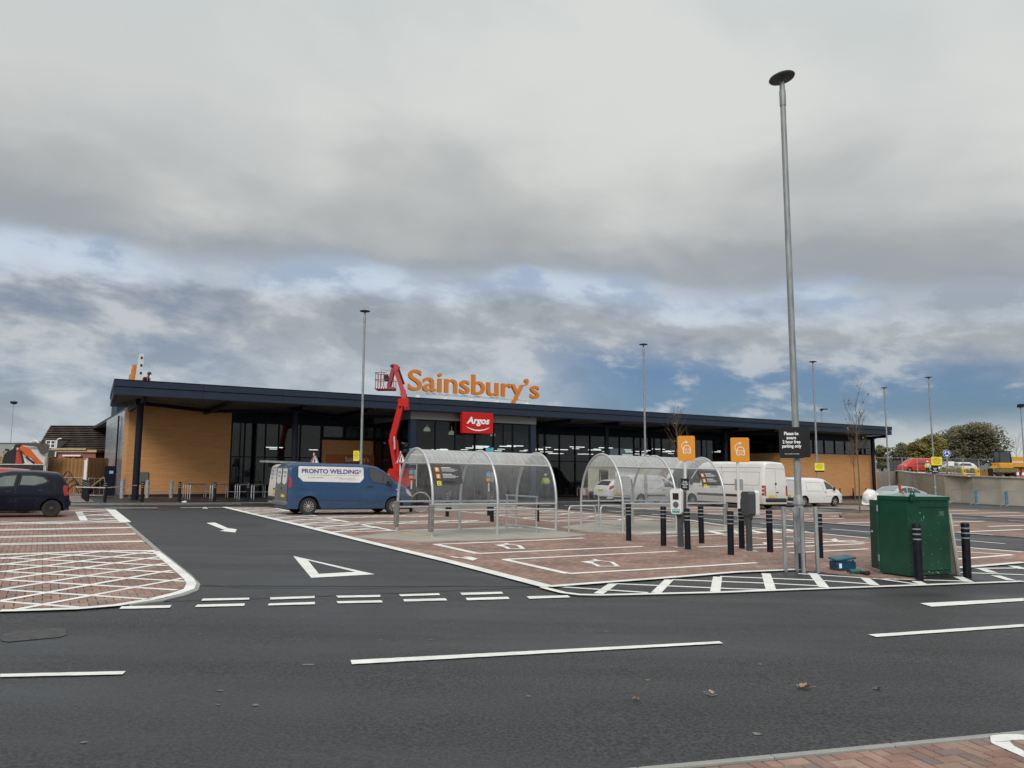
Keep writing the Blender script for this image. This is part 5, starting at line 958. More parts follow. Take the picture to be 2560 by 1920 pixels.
# ---- dark hatchback at the left edge and the red one beyond it
DBL = mat('midnight_paint', (.003, .0055, .018), .3, var=.02, coat=.22, spec=.22)
Bd = Body(3.56, 1.60, [(0, .60), (.03, .82), (.06, .98), (.16, 1.20), (.30, 1.40), (.42, 1.455), (1.0, 1.50), (1.7, 1.50), (2.2, 1.40), (2.8, 1.02), (3.3, .88), (3.5, .7), (3.56, .5)], (.50, 2.86), .285, belt=.92, tum=.20, fa=.28, ra=.13, rc=.4, rnd=.12, arch=.05)
h1 = R(211.5); P = place_by_wheel(Bd, .50, 1, 134, 1298, h1, D=25.9)
dh = vehicle('hatchback_car', 'midnight blue small hatchback cut off by the left edge of the photo', 'car', Bd, P, h1, DBL, rim=RIMB, spokes=14)
LGL = mat('light_toned_side_glass', (.16, .19, .18), .08, var=.2, scale=2, coat=.4)  # pale tone painted in for light seen through and reflected by the panes
for sg in (1, -1):
    part(dh, Bd, 'side_window', LGL, lambda mb: Bd.side(mb, [(.68, 1.18), (.80, 1.30), (1.06, 1.35), (1.40, 1.35), (1.44, 1.06), (1.05, 1.05), (.78, 1.12)], sg, .008, 2)); part(dh, Bd, 'side_window', LGL, lambda mb: Bd.side(mb, [(1.62, 1.02), (1.56, 1.36), (1.9, 1.33), (2.45, 1.06), (2.6, .96)], sg, .008, 2))
    part(dh, Bd, 'window_rubber', SEAM, lambda mb: (Bd.sideline(mb, [(.64, 1.18), (.78, 1.32), (1.05, 1.375), (1.43, 1.375), (1.48, 1.04), (1.04, 1.03), (.75, 1.10), (.64, 1.18)], sg, .03, .009), Bd.sideline(mb, [(1.60, .99), (1.53, 1.385), (1.92, 1.36), (2.48, 1.07), (2.65, .94), (1.60, .99)], sg, .03, .009)))
    part(dh, Bd, 'panel_gap', SEAM, lambda mb: (Bd.sideline(mb, [(1.52, 1.36), (1.56, .8), (1.5, .34)], sg, .012), Bd.sideline(mb, [(.62, 1.2), (.70, .85), (.92, .6), (.95, .34)], sg, .012), Bd.sideline(mb, [(.52, 1.42), (.44, .9)], sg, .01)))
    part(dh, Bd, 'door_handle', TRIM, lambda mb: [mb.box((x, sg * (Bd.w(x, .86) + .012), z), (.17, .025, .035), bev=.01) for x, z in ((.86, .88), (1.74, .84))])
    part(dh, Bd, 'tail_lamp', LRED, lambda mb: Bd.side(mb, [(.05, 1.02), (.20, 1.06), (.22, .95), (.17, .70), (.03, .72)], sg, .014, 2)); part(dh, Bd, 'rubbing_strip', DBL, lambda mb: Bd.sideline(mb, [(.95, .50), (2.4, .46)], sg, .03, .012))
part(dh, Bd, 'rear_window', CARGL, lambda mb: Bd.roof(mb, [(.11, -.55), (.27, -.50), (.27, .50), (.11, .55)], .01, 2)); part(dh, Bd, 'rear_bumper', DBL, lambda mb: mb.box((.03, 0, .45), (.16, 1.42, .26), bev=.06)); part(dh, Bd, 'exhaust', RIMS, lambda mb: mb.tube([(-.03, .45, .24), (.2, .45, .24)], .03, 8))
REDP = mat('red_paint', (.36, .02, .02), .3, coat=.5, var=.04)
P2 = P + RR * 2.7 - Q * .85; P2.z = zg(P2.x) + .02
rh = copy_tree(dh); rh.matrix_world = Matrix.Translation(P2 + V((0, 0, .0))) @ Matrix.Rotation(math.atan(SL), 4, 'Y') @ Matrix.Rotation(h1, 4, 'Z') @ Matrix.Diagonal((1.0, 1.0, 1.04, 1)); rh['label'] = 'bright red hatchback hidden behind the midnight blue one, only its roof showing'
rm = {}
for ch in COL.objects:
    if ch.parent == rh and ch.type == 'MESH' and ch.data.materials and ch.data.materials[0] == DBL: ch.data = ch.data.copy(); ch.data.materials[0] = REDP
# ================================================================== STREET FURNITURE
BOL = mat('bollard_black', (.005, .006, .012), .5, var=.45, scale=9, spec=.28, dirt=.0, bump=.2, bscale=30); BAND = mat('reflective_band', (.30, .31, .32), .4, metal=.3, var=.05); BLACKB = mat('black_board', (.009, .009, .010), .55, spec=.3); ALU = mat('brushed_aluminium', (.52, .53, .53), .36, metal=.55, var=.08, scale=12); STEELP = mat('buffer_plate', (.27, .26, .24), .35, metal=.55, var=.1, scale=4)
YELS = mat('yellow_sign', (.80, .68, .03), .5, var=.03); BLK = mat('black_print', (.012, .012, .012), .6); SIGB = mat('sign_back', (.30, .31, .31), .5, metal=.3); ORS = mat('orange_board', (.70, .27, .012), .45, var=.03); TEAL = mat('teal_label', (.03, .33, .30), .5)
def make_bollard(label, P):
    t = thing('bollard', label, 'bollard', P, 0, None)
    mb = MB(); mb.lathe([(.072, -.03), (.072, .70), (.066, .705), (.066, .735), (.076, .74), (.076, .79), (.066, .795), (.066, .825), (.076, .83), (.076, .88), (.066, .885), (.066, .915), (.076, .92), (.076, .975), (.070, .99), (.04, 1.0)], 18); mb.build('post', BOL, t, smooth=True)
    for z in (.705, .795, .885): mb = MB(); mb.lathe([(.0685, z + .002), (.0685, z + .028)], 18, cap=False); mb.build('reflective_band', BAND, t, smooth=True)
    return t
BL = [((1572, 1353.5), 'black bollard standing between the near bicycle hoop and the first charger', 'ev'), ((1659, 1366), 'black bollard just left of the white fronted charger', 'ev'), ((1720, 1375), 'black bollard before the post of the first orange charging sign', 'ev'), ((1754.4, 1360), 'black bollard behind and right of the first charger', 'ev'),
      ((1827.4, 1389), 'frontmost black bollard between the two chargers', 'ev'), ((1855, 1373), 'black bollard before the post of the second orange charging sign', 'ev'), ((1925.6, 1382), 'black bollard right of the dark backed charger', 'ev'), ((2050.4, 1397), 'black bollard partly behind the galvanised guard frame of the tall lamp', 'ev'),
      ((2298.7, 1450.5), 'black bollard right in front of the dark green site box', 'box'), ((2418.6, 1442.6), 'black bollard standing clear right of the white leaning board', 'box'),
      ((1027, 1280.5), 'black bollard seen through the left end of the near trolley shelter', 'shelter'), ((1043, 1268), 'black bollard just behind the leftmost one inside the near shelter view', 'shelter'), ((1118, 1292.5), 'black bollard under the dark notice of the near shelter, front of its pair', 'shelter'), ((1125, 1279), 'black bollard under the dark notice of the near shelter, rear of its pair', 'shelter'),
      ((1222, 1290), 'black bollard left of the middle hoop of the near shelter, rear of its pair', 'shelter'), ((1229.7, 1306), 'black bollard left of the middle hoop of the near shelter, front of its pair', 'shelter'), ((1343.4, 1304.5), 'black bollard behind the rear inner rail of the near trolley shelter', 'shelter'),
      ((1447, 1244), 'black bollard by the low orange and white boards before the right glazing', 'store'), ((2101, 1247), 'left black bollard at the foot of the right hand brick wall', 'store'), ((2134, 1247), 'middle black bollard at the foot of the right hand brick wall', 'store'), ((2167, 1247), 'right black bollard at the foot of the right hand brick wall', 'store'), ((2359, 1243), 'black bollard before the concrete retaining wall, left of the crowd barriers', 'store'),
      ((262, 1256), 'black bollard left of the navy side door of the store', 'store'), ((355, 1254.5), 'black bollard just right of the round left column of the store', 'store'), ((448, 1254), 'black bollard before the middle of the left brick panel', 'store'), ((536, 1253), 'black bollard within the bicycle hoops before the left brick panel', 'store'), ((620, 1251), 'black bollard within the bicycle hoops next to the half hidden white van', 'store')]
BL += [((218 - k * 2.1, 1255 - k * 1.7), 'black bollard of the tight row running back towards the timber fence, %s' % w_, 'row') for k, w_ in enumerate(('nearest', 'second', 'third', 'fourth', 'fifth', 'farthest'))]
GRP = {'ev': 'bollards round the charging points', 'box': 'bollards by the site box', 'shelter': 'bollards behind the near trolley shelter', 'store': 'bollards along the store front', 'row': 'bollards in the tight row by the fence'}
b0 = None
for (px, lb, g_) in BL:
    P = G(*px)
    if g_ == 'row': P = UV(-2.6, 0) * 0 + G(218, 1255) + RR * (1.0 * (BL.index((px, lb, g_)) - 27)); P.z = zg(P.x)
    if b0 is None: b0 = make_bollard(lb, P); b0['group'] = GRP[g_]
    else: c_b = dup(b0, P, rnd.uniform(0, 6), lb, GRP[g_]); c_b.rotation_euler.x = rnd.gauss(0, .008); c_b.rotation_euler.y = rnd.gauss(0, .008)
# wrapped posts by the store
WRAP = mat('plastic_wrap', (.33, .34, .34), .3, var=.35, scale=9, bump=.6, bscale=14)
for i, (px, py, lb) in enumerate(((304, 1246, 'plastic wrapped post at the left corner of the store'), (367, 1245, 'plastic wrapped post right of the round column'), (427, 1245, 'plastic wrapped post before the left brick panel, farthest right of its kind'))):
    t = thing('wrapped_post', lb, 'post', G(px, py), 0, 'plastic wrapped posts before the left brick panel'); mb = MB(); mb.lathe([(.10, 0), (.11, .3), (.095, .55), (.11, .8), (.10, .95)], 14); mb.build('wrapping', WRAP, t, smooth=True); mb = MB(); mb.lathe([(.085, .93), (.085, 1.0)], 14); mb.build('post', mat('cap_blue', (.15, .32, .34), .5) if i == 0 else ALU, t, smooth=True)
# ---- lamp posts
LENS = mat('lamp_disc', (.055, .06, .06), .5, var=.3, scale=5)
def lamp_post(label, P, H=10.0, disc=True, tilt_=.0, r0=.085, r1=.055, group='lamp posts of the car park', yaw=0):
    t = thing('lamp_post', label, 'lamp post', P, yaw, group)
    mb = MB(); mb.lathe([(r0 * 1.05, -.02), (r0 * 1.05, 1.25), (r0 * 1.32, 1.255), (r0 * 1.3, 1.29), (r0 * .85, 1.44), (r0 * .80, 1.44), (r1, H - .42), (r1, H - .16)], 20); mb.build('pole', GALV, t, smooth=True)
    mb = MB(); mb.lathe([(r1 * 1.18, H - .62), (r1 * 1.18, H - .30), (r1 * .8, H - .22), (r1 * .8, H - .05)], 16); mb.build('collar', GALV, t, smooth=True)
    if disc:
        M = Matrix.Rotation(R(tilt_), 3, 'Y') @ Matrix.Rotation(R(tilt_ * .4), 3, 'X')
        mb = MB(); mb.lathe([(.05, -.09), (.08, -.045), (.16, -.025), (.255, -.02), (.268, 0), (.255, .02), (.14, .05), (.02, .06)], 32, (0, 0, H), M=M); mb.build('lamp_head', LENS, t, smooth=True)
    return t
big = lamp_post('tall galvanised lamp post with disc head and black parking notice, nearest the camera', G(2003, 1424), 10.11, tilt_=-9)
mb = MB(); mb.lathe([(.092, .0), (.092, .32)], 20); mb.build('black_base', mat('bitumen_paint', (.012, .012, .012), .5, var=.5, scale=20), big, smooth=True)
mb = MB(); mb.b2((-.04, -.094, .5), (.04, -.080, .95)); mb.build('access_door', GALV, big)
for px, D, lb in ((901.5, 39.3, 'lamp post rising behind the blue van with a yellow notice'), (1614, 47.8, 'lamp post rising behind the farther trolley shelter'), (2044, 53.6, 'lamp post with a yellow notice before the right hand brick wall'), (2336, 60.5, 'lamp post with yellow and black notices before the retaining wall'), (2222, 68, 'lamp post standing behind the right hand corner of the store')):
    P = GD(px, D); c = dup(big, P, 0, lb) if False else lamp_post(lb, P, 10.0)
# floodlight masts
def flood(label, P, H, s=1.0, kind=0):
    t = thing('floodlight_mast', label, 'floodlight', P, 0); mb = MB(); mb.tube([(0, 0, 0), (0, 0, H)], .09 * s, 8, r2=.05 * s); mb.build('pole', GALV, t, smooth=True)
    mb = MB()
    if kind == 0: mb.prism([(-.75 * s, -.1 * s), (-.5 * s, -.4 * s), (0, -.55 * s), (.5 * s, -.4 * s), (.75 * s, -.1 * s), (.6 * s, .3 * s), (-.6 * s, .3 * s)], -.25, .25, lambda x, y, z: (x, y, z + H))
    else: mb.b2((-.1, -.15, H), (.75, .15, H + .12)); mb.b2((-.15, -.2, H - .15), (.15, .2, H + .1))
    mb.build('lamp_head', NAVYD, t)
def zat(px, py, D): return CAMH + ray(px, py).z / ray(px, py).y * D
P = GD(20, 95); flood('distant floodlight mast on the far left', P, zat(28, 1006, 95) - P.z, .42); P = GD(2061, 100); flood('small floodlight mast showing above the store roof at the right', P, zat(2061, 1024, 100) - P.z, 1, 1); P = GD(2564, 62); flood('street lamp with short arm at the right edge', P, zat(2552, 1014, 62) - P.z, .8, 1)
# guard frame round the nearest lamp
gf = thing('guard_frame', 'galvanised steel guard frame round the foot of the tall lamp post', 'guard frame', G(2005, 1432), 0)
o0 = G(2005, 1432); gA, gB, gC = G(1964, 1429) - o0, G(2009, 1434) - o0, G(2045, 1432) - o0
o1 = gA + (gC - gB); gD = V((gA.x * .1 + gC.x * .35, .55, 0))
for p_ in (gA, gB, gC): mb = MB(); mb.box((p_.x, p_.y, .60), (.062, .062, 1.24), bev=.006); mb.build('post', GALV, gf)
def rail(a, b, z, n='rail'): d = (b - a).normalized() * .032; mb = MB(); mb.bar((a.x + d.x, a.y + d.y, z), (b.x - d.x, b.y - d.y, z), .058, .058); mb.build(n, GALV, gf)
rail(gA, gB, 1.18); rail(gA, gB, .62); gE = V((gA.x + .05, gA.y + .42, 0)); gF = V((gC.x - .33, gC.y + .18, 0)); rail(gF, gC, 1.18); mb = MB(); mb.box((gF.x, gF.y, .6), (.055, .055, 1.22)); mb.build('post', GALV, gf)
# ---- boards and notices on posts
def board(name, label, cat, P, c, wd, ht, yaw, face, back=None, thick=.02, rad=.03, texts=(), parts=(), group=None):
    """a board in its own XZ plane centred at height c; local -y is its face"""
    t = thing(name, label, cat, P, yaw, group); n = []
    for cx, cz, a0 in ((wd / 2 - rad, ht / 2 - rad, 0), (-wd / 2 + rad, ht / 2 - rad, 90), (-wd / 2 + rad, -ht / 2 + rad, 180), (wd / 2 - rad, -ht / 2 + rad, 270)):
        for k in range(4): a = R(a0 + k * 30); n.append((cx + rad * cos(a), cz + rad * sin(a)))
    mb = MB(); mb.prism([(x, z + c) for x, z in n], -thick / 2, thick / 2); mb.build('board', face, t)
    if back: mb = MB(); mb.prism([(x * .98, z * .98 + c) for x, z in n], thick / 2 + .001, thick / 2 + .004); mb.build('back', back, t)
    for s, x, z, kw, m in texts: mb = MB(); board_text(mb, s, x, c + z, -thick / 2 - .004, **kw); mb.build('lettering', m, t)
    return t
Pb = G(2003, 1424); yb = R(-10)
fwd = Matrix.Rotation(yb, 3, 'Z') @ V((0, -1, 0))
c_ = (zat(1990, 1107, Pb.y) - Pb.z)
bt = board('parking_notice', 'black board asking drivers to note the free parking limit, facing us on the tall lamp', 'notice', Pb + fwd * .12 + V((-.115, 0, 0)), c_, .465, .61, yb, BLACKB, texts=[('Please be\naware\n2 hour free\nparking only', 0, .045, dict(width=.36, height=.33, bold=.028, line=.95), WHT), ('Please see staff if heavily disabled', 0, -.225, dict(width=.27, height=.016, bold=.02), WHT)])
board('parking_notice', 'second black board facing away behind the first one on the tall lamp', 'notice', Pb - fwd * .13 + V((.055, 0, 0)), c_ + .02, .465, .61, yb, BLACKB)
def yellow_notice(px, D, x0, y0, x1, y1, label, side=0):
    P = GD(px, D); zc = (zat((x0 + x1) / 2, y0, D) + zat((x0 + x1) / 2, y1, D)) / 2 - P.z; wd = (x1 - x0) / F * D; ht = (y1 - y0) / F * D * 1.02; off = ((x0 + x1) / 2 - 1280) / F * D - P.x
    t = board('yellow_notice', label, 'notice', P + V((off, -.12, 0)), zc, wd, ht, 0, YELS, rad=.02, texts=[('PARKING\nconditions of use\napply to all bays\nat all times on\nthis car park', 0, .02, dict(width=wd * .78, height=ht * .72, bold=.01), BLK)])
    mb = MB(); mb.b2((-wd / 2 + .03, .005, zc - ht / 2 - .10), (wd / 2 - .01, .10, zc - ht / 2 + .0)); mb.build('bracket_box', BLACKB, t); mb = MB(); mb.b2((-wd / 2 + .12, .03, zc - ht / 2 + .03), (wd / 2 + .08, .22, zc + ht / 2 - .04)); mb.build('back_plate', SIGB, t)
yellow_notice(901.5, 39.3, 887, 1127.5, 901, 1152, 'yellow notice with black print on the lamp behind the blue van'); yellow_notice(2044, 53.6, 2032, 1158, 2055, 1176, 'yellow notice with black print before the right hand brick wall'); yellow_notice(2336, 60.5, 2322, 1142.5, 2348, 1163, 'yellow notice above a black one before the retaining wall')
board('black_notice', 'black notice with white print beneath the yellow one before the retaining wall', 'notice', GD(2336, 60.5) + V((0, -.15, 0)), zat(2335, 1175, 60.5) - GD(2336, 60.5).z, .52, .54, 0, BLACKB, texts=[('Please be\naware\nfree parking', 0, 0, dict(width=.4, height=.34, bold=.02), WHT)])
# charging point signs
def ev_icon(t, wd, ht, c, y):
    s = wd / 1.0; mb = MB()
    def st(pts, w_=.055, close=False):
        L = [V((x, z)) for x, z in pts]
        if close: L.append(L[0])
        for a, b in zip(L[:-1], L[1:]):
            d = (b - a); 
            if d.length < 1e-6: continue
            d.normalize(); nn = V((-d.y, d.x)) * w_ / 2; e = d * w_ * .4
            mb.add([((p.x) * s, y, c + p.y * s) for p in (a - e + nn, b + e + nn, b + e - nn, a - e - nn)], [(0, 1, 2, 3)])
    st([(-.20, -.38), (-.24, -.10), (-.16, .12), (-.10, .19), (.16, .19), (.22, .12), (.30, -.10), (.26, -.38)], .055); st([(-.20, -.38), (-.10, -.38), (-.10, -.33), (.16, -.33), (.16, -.38), (.26, -.38)], .045)
    st([(-.19, -.06), (.25, -.06)], .035); st([(-.08, -.18), (0, -.22), (.08, -.22), (.14, -.18)], .035); st([(-.16, -.14), (-.14, -.14)], .04); st([(.22, -.14), (.20, -.14)], .04)
    st([(-.26, -.08), (-.34, .10), (-.32, .28), (-.20, .42), (-.06, .46)], .035); st([(-.06, .40), (-.06, .52), (.06, .46), (-.06, .40)], .045); st([(.03, .51), (.10, .52)], .03); st([(.03, .41), (.10, .39)], .03)
    mb.build('charging_symbol', WHT, t)
for (px, py, bx0, by0, bx1, by1, lb, yw) in ((1717, 1366, 1694, 1090, 1736, 1152, 'orange charging sign on the left hand post, above a small black card', -8), (1850, 1364, 1826, 1094.5, 1871, 1155.5, 'orange charging sign on the right hand post, above a grey backed card', -6)):
    P = G(px, py); D = P.y; zt = zat(px, by0, D) - P.z
    pt = thing('sign_post', lb.replace('orange charging sign on', 'slim white steel post of'). split(',')[0], 'post', P, 0, 'posts of the charging signs'); mb = MB(); mb.tube([(0, 0, 0), (0, 0, zt - .05)], .038, 12); mb.build('pole', WSTEEL, pt, smooth=True)
    off = ((bx0 + bx1) / 2 - 1280) / F * (D - .05) - P.x + .0; wd = (bx1 - bx0) / F * D; ht = (by1 - by0) / F * D; cz = (zat(px, by0, D) + zat(px, by1, D)) / 2 - P.z
    t = board('charging_sign', lb, 'sign', P + V((off, -.055, 0)), cz, wd, ht, R(yw), ORS, thick=.022, rad=.035); ev_icon(t, wd * .80, ht, cz, -.016)
P = G(1717, 1366); board('black_card', 'small black card with white print under the left hand charging sign', 'notice', P + V((-.03, -.06, 0)), zat(1713, 1211, P.y) - P.z, .205, .30, R(-6), BLACKB, rad=.02, texts=[('This space\nis reserved for\nelectric vehicles\nwhilst on\ncharge only', 0, 0, dict(width=.155, height=.19, bold=.02), WHT)])
P = G(1850, 1364); board('grey_card', 'grey backed card facing away under the right hand charging sign', 'notice', P + V((.04, .06, 0)), zat(1853, 1212, P.y) - P.z, .21, .29, R(174), BLACKB, SIGB, rad=.02)
for o in COL.objects:
    if o.name.startswith('sign_post') and o.parent is None: o['label'] = o['label']
# chargers
WPL = mat('white_plastic', (.72, .72, .71), .35, var=.03, coat=.2); DGR = mat('charger_grey', (.055, .062, .062), .5)
def charger(label, P, yaw, hd):
    t = thing('charging_point', label, 'charger', P, 0, 'charging points'); mb = MB(); mb.box((0, 0, .015), (.36, .30, .03)); mb.build('base_plate', ALU, t)
    mb = MB(); M = Matrix.Rotation(yaw, 3, 'Z'); mb.box((0, 0, .48), (.135, .11, .96), rz=yaw, bev=.02); mb.build('pedestal', DGR, t)
    T_ = lambda x, y, z: tuple(M @ V((x, y, 0)) + V((0, 0, z)))
    def shell(mb, y0, y1, wb, wt, z0, z1, sl=0.0):
        prof = [(-wb / 2 + .03, z0), (wb / 2 - .03, z0), (wb / 2, z0 + .05), (wt / 2, z1 - .06), (wt / 2 - .05, z1), (-wt / 2 + .05, z1), (-wt / 2, z1 - .06), (-wb / 2, z0 + .05)]
        mb.prism(prof, y0, y1, lambda x, y, z: T_(x, y + (z - z0) * sl, z))
    mb = MB(); shell(mb, -.11, .09, .27, .29, .86, 1.43); mb.build('housing', DGR, t)
    mb = MB(); shell(mb, -.22, -.112, .28, .31, .84, 1.46); mb.build('front_cover', WPL, t)
    mb = MB(); mb.prism([(-.08, 1.19), (.08, 1.19), (.08, 1.35), (-.08, 1.35)], -.228, -.222, T_); mb.build('screen', BLK, t)
    mb = MB(); mb.prism([(.075 * cos(2 * pi * i / 18), 1.07 + .075 * sin(2 * pi * i / 18)) for i in range(18)], -.235, -.222, T_); mb.build('socket', mat('socket_grey', (.10, .105, .11), .5), t)
    mb = MB(); mb.prism([(-.10, .87), (.10, .87), (.10, .96), (-.10, .96)], -.226, -.222, T_); mb.build('label_plate', TEAL, t)
    mb = MB(); [mb.prism([(-.08 + k * .045, .92), (-.055 + k * .045, .92), (-.055 + k * .045, .945), (-.08 + k * .045, .945)], -.229, -.227, T_) for k in range(4)]; mb.build('lettering', WHT, t)
    mb = MB(); mb.prism([(-.12, .87), (.0, .62), (.08, .62), (.12, .87)], -.05, .05, T_); mb.build('bracket', DGR, t); return t
P = G(1702, 1370); charger('white fronted charging point on grey pedestal showing its screen and round socket', P, R(-38), 0); P = G(1874, 1380); charger('charging point turned away from us showing its dark grey back', P, R(112), 0)
# bicycle hoops
def hoop(label, a, b, H=.82, r=.024, group=None):
    m = (a + b) / 2; m.z = zg(m.x); t = thing('cycle_hoop', label, 'cycle stand', m, 0, group); A, B_ = a - m, b - m; d = (B_ - A); L = d.length; d.normalize(); k = .12; mb = MB()
    pts = [V((A.x, A.y, A.z)), V((A.x, A.y, A.z + H - k))] + [A + d * (k - k * cos(t_)) + V((0, 0, H - k + k * sin(t_))) for t_ in (pi / 6, pi / 3, pi / 2)] + [B_ - d * (k - k * cos(t_)) + V((0, 0, H - k + k * sin(t_))) for t_ in (pi / 2, pi / 3, pi / 6)] + [V((B_.x, B_.y, B_.z + H - k)), B_]
    mb.tube(pts, r, 10); mb.build('tube', ALU, t, smooth=True)
hoop('bare steel cycle hoop between the two trolley shelters, the left one', G(1422.5, 1335), G(1488.7, 1333), .82, group='cycle hoops between the shelters'); hoop('bare steel cycle hoop nearest the first bollard of the chargers, the right one', G(1502, 1332), G(1565, 1329.5), .82, group='cycle hoops between the shelters')
nm = ['first', 'second', 'third', 'fourth']
for g_, (x0, x1, n_, wh) in enumerate(((474, 514, 4, 'before the brick panel'), (530, 569, 2, 'at the right end of the brick panel'), (598, 627, 3, 'left of the half hidden white van'), (634, 662, 2, 'beside the half hidden white van'))):
    for k in range(n_):
        a = G(x0 - k * 5.5, 1248 - k * 1.2); b = G(x1 - k * 5.0, 1243.5 - k * 1.0); hoop('steel cycle hoop %s, %s from the front' % (wh, nm[k]), a, b, .80, .022, 'cycle hoops along the store front')
for k in range(3): a = G(1472 + k * 26, 1246); b = G(1492 + k * 26, 1243); hoop('steel cycle hoop before the right glazing, %s from the left' % nm[k], a, b, .9, .022, 'cycle hoops before the right glazing')
# low rails at the foot of the brick walls
def lowrail(label, a, b, H=.32):
    m = (a + b) / 2; m.z = zg(m.x); t = thing('low_rail', label, 'rail', m, 0); d = b - a; n = max(2, int(d.length / 2.2)); mb = MB(); mb.tube([a - m + V((0, 0, H)), b - m + V((0, 0, H))], .025, 8); mb.build('rail', ALU, t, smooth=True)
    for i in range(n + 1): p = a + d * i / n - m; mb = MB(); mb.tube([p, p + V((0, 0, H - .026))], .02, 6); mb.build('leg', ALU, t)
lowrail('low steel trolley rail along the foot of the left brick panel', L2W(aB0 + .2, OW - .6, gz(aB0, OW)), L2W(aG1, OW - .6, gz(aG1, OW))); lowrail('low steel rail along the foot of the right hand brick wall', L2W(aK0 + .5, OB - .5, gz(aK0, OB)), L2W(aK1, OB - .5, gz(aK1, OB)))
# ---- trolley shelters
POLY = glassy('polycarbonate', (.95, .96, .96), refl=.06, transm=.90, rough=.08, smear=.74, smcol=(.82, .84, .85), floor=.50); POLYF = glassy('clear_flank', (.93, .95, .97), refl=.07, transm=.86, rough=.06, smear=.20, smcol=(.6, .64, .68))
SF = V((G(1079, 1344).x, G(1079, 1344).y, 0))
def arch_pt(t, Wd, H, leg): # 0..1 over the hoop from one foot to the other
    # straight legs, then half an ellipse
    Le, Lc = leg, pi * sqrt(((Wd / 2) ** 2 + (H - leg) ** 2) / 2); T = 2 * Le + Lc; s_ = t * T
    if s_ < Le: return (-Wd / 2, s_)
    if s_ > Le + Lc: return (Wd / 2, T - s_)
    a = pi * (1 - (s_ - Le) / Lc); return (Wd / 2 * cos(a), leg + (H - leg) * sin(a))
def shelter(label, P, yaw, plates_at, spacing=2.05, Wd=2.06, H=2.42, flip=1):
    """local x along the shelter, y across it (0 = front legs, Wd = rear)"""
    t = thing('trolley_shelter', label, 'trolley shelter', P, yaw, None, tilt=True); leg = .85
    for k in range(3):
        x = k * spacing; mb = MB(); pts = [(x, Wd / 2 + arch_pt(i / 36, Wd, H, leg)[0], arch_pt(i / 36, Wd, H, leg)[1]) for i in range(37)]; mb.tube(pts, .040, 10); mb.build('hoop', ALU, t, smooth=True)
        for y in (0, Wd): mb = MB(); mb.lathe([(.075, 0), (.075, .012), (.05, .014), (.05, .06)], 12, (x, y, 0)); mb.build('foot', ALU, t)
    Lx = 2 * spacing
    rz_ = [(0, .86), (0, .70), (Wd, .86), (Wd, .70)]
    for y, z in rz_: mb = MB(); mb.tube([(0, y, z), (Lx, y, z)], .026, 8); mb.build('rail', ALU, t, smooth=True)
    for i in (12.0, 24.0):
        y, z = arch_pt(i / 36, Wd, H, leg); mb = MB(); mb.tube([(0, Wd / 2 + y, z), (Lx, Wd / 2 + y, z)], .028, 8); mb.build('rail', ALU, t, smooth=True)
    xe = 0 if plates_at == 0 else Lx; xo = Lx if plates_at == 0 else 0
    y0, z0 = arch_pt(12.0 / 36, Wd, H, leg); mb = MB(); mb.tube([(xe, Wd / 2 + y0, z0), (xe, Wd / 2 - y0, z0)], .024, 8); mb.build('cross_bar', ALU, t, smooth=True)
    for k in range(2):      # bent clear sheets between the hoops, with the joins at the purlins
        for i0, i1 in ((5.4, 12.0), (12.0, 24.0), (24.0, 30.6)):
            mb = MB(); n = 10; x0, x1 = k * spacing + .045, (k + 1) * spacing - .045; r = []
            for j in range(n + 1):
                y, z = arch_pt((i0 + (i1 - i0) * j / n) / 36, Wd - .02, H - .012, leg); r += [(x0, Wd / 2 + y, z), (x1, Wd / 2 + y, z)]
            mb.add(r, [(2 * j, 2 * j + 1, 2 * j + 3, 2 * j + 2) for j in range(n)]); mb.build('clear_sheet', POLY if i0 == 12.0 else POLYF, t, smooth=True)
    for y in (0, Wd): mb = MB(); mb.box((xe + (-.03 if xe == 0 else .03), y, .50), (.13, .13, .72), bev=.02); mb.build('buffer_plate', STEELP, t); mb = MB(); [mb.box((xe + (-.03 if xe == 0 else .03), y + sg * .067, z) , (.025, .008, .025)) for z in (.25, .5, .75) for sg in (-1, 1)]; mb.build('bolts', ALU, t, kind='stuff')
    # inner rails at the closed end
    xi = xo - (.55 if plates_at == 0 else -.55)
    for y in (.25, Wd - .25): mb = MB(); mb.tube([(xi, y, 0), (xi, y, 1.05)], .024, 8); mb.build('end_post', ALU, t, smooth=True)
    for z in (1.05, .12): mb = MB(); mb.tube([(xi, .2, z), (xi, Wd - .2, z)], .024, 8); mb.build('end_rail', ALU, t, smooth=True)
    mb = MB(); mb.tube([(xo, 0, .08), (xi, .3, .14), (xi, Wd - .3, .14)], .022, 8); mb.build('wheel_stop', ALU, t, smooth=True)
    # dark notice panel following the curve by the open end
    xa, xb = (xe + .08, xe + .98) if plates_at == 0 else (xe - .98, xe - .08); yside = 1
    mb = MB(); r = []; n = 8
    for j in range(n + 1):
        y, z = arch_pt((24.3 + 3.3 * j / n) / 36, Wd + .03, H, leg)
        r += [(xa, Wd / 2 - y, z), (xb, Wd / 2 - y, z)]
    mb.add(r, [(2 * j, 2 * j + 1, 2 * j + 3, 2 * j + 2) for j in range(n)]); mb.build('notice', mat('dark_notice', (.05, .05, .052), .5, var=.05), t)
    def on(x, z_, e=.012):   # point on the front flank
        lo, hi = 18.0, 36.0
        for _ in range(24):
            m = (lo + hi) / 2; z = arch_pt(m / 36, Wd + .03, H, leg)[1]
            if z > z_: lo = m
            else: hi = m
        y, z = arch_pt(lo / 36, Wd + .03, H, leg); return (x, Wd / 2 - y - e, z)
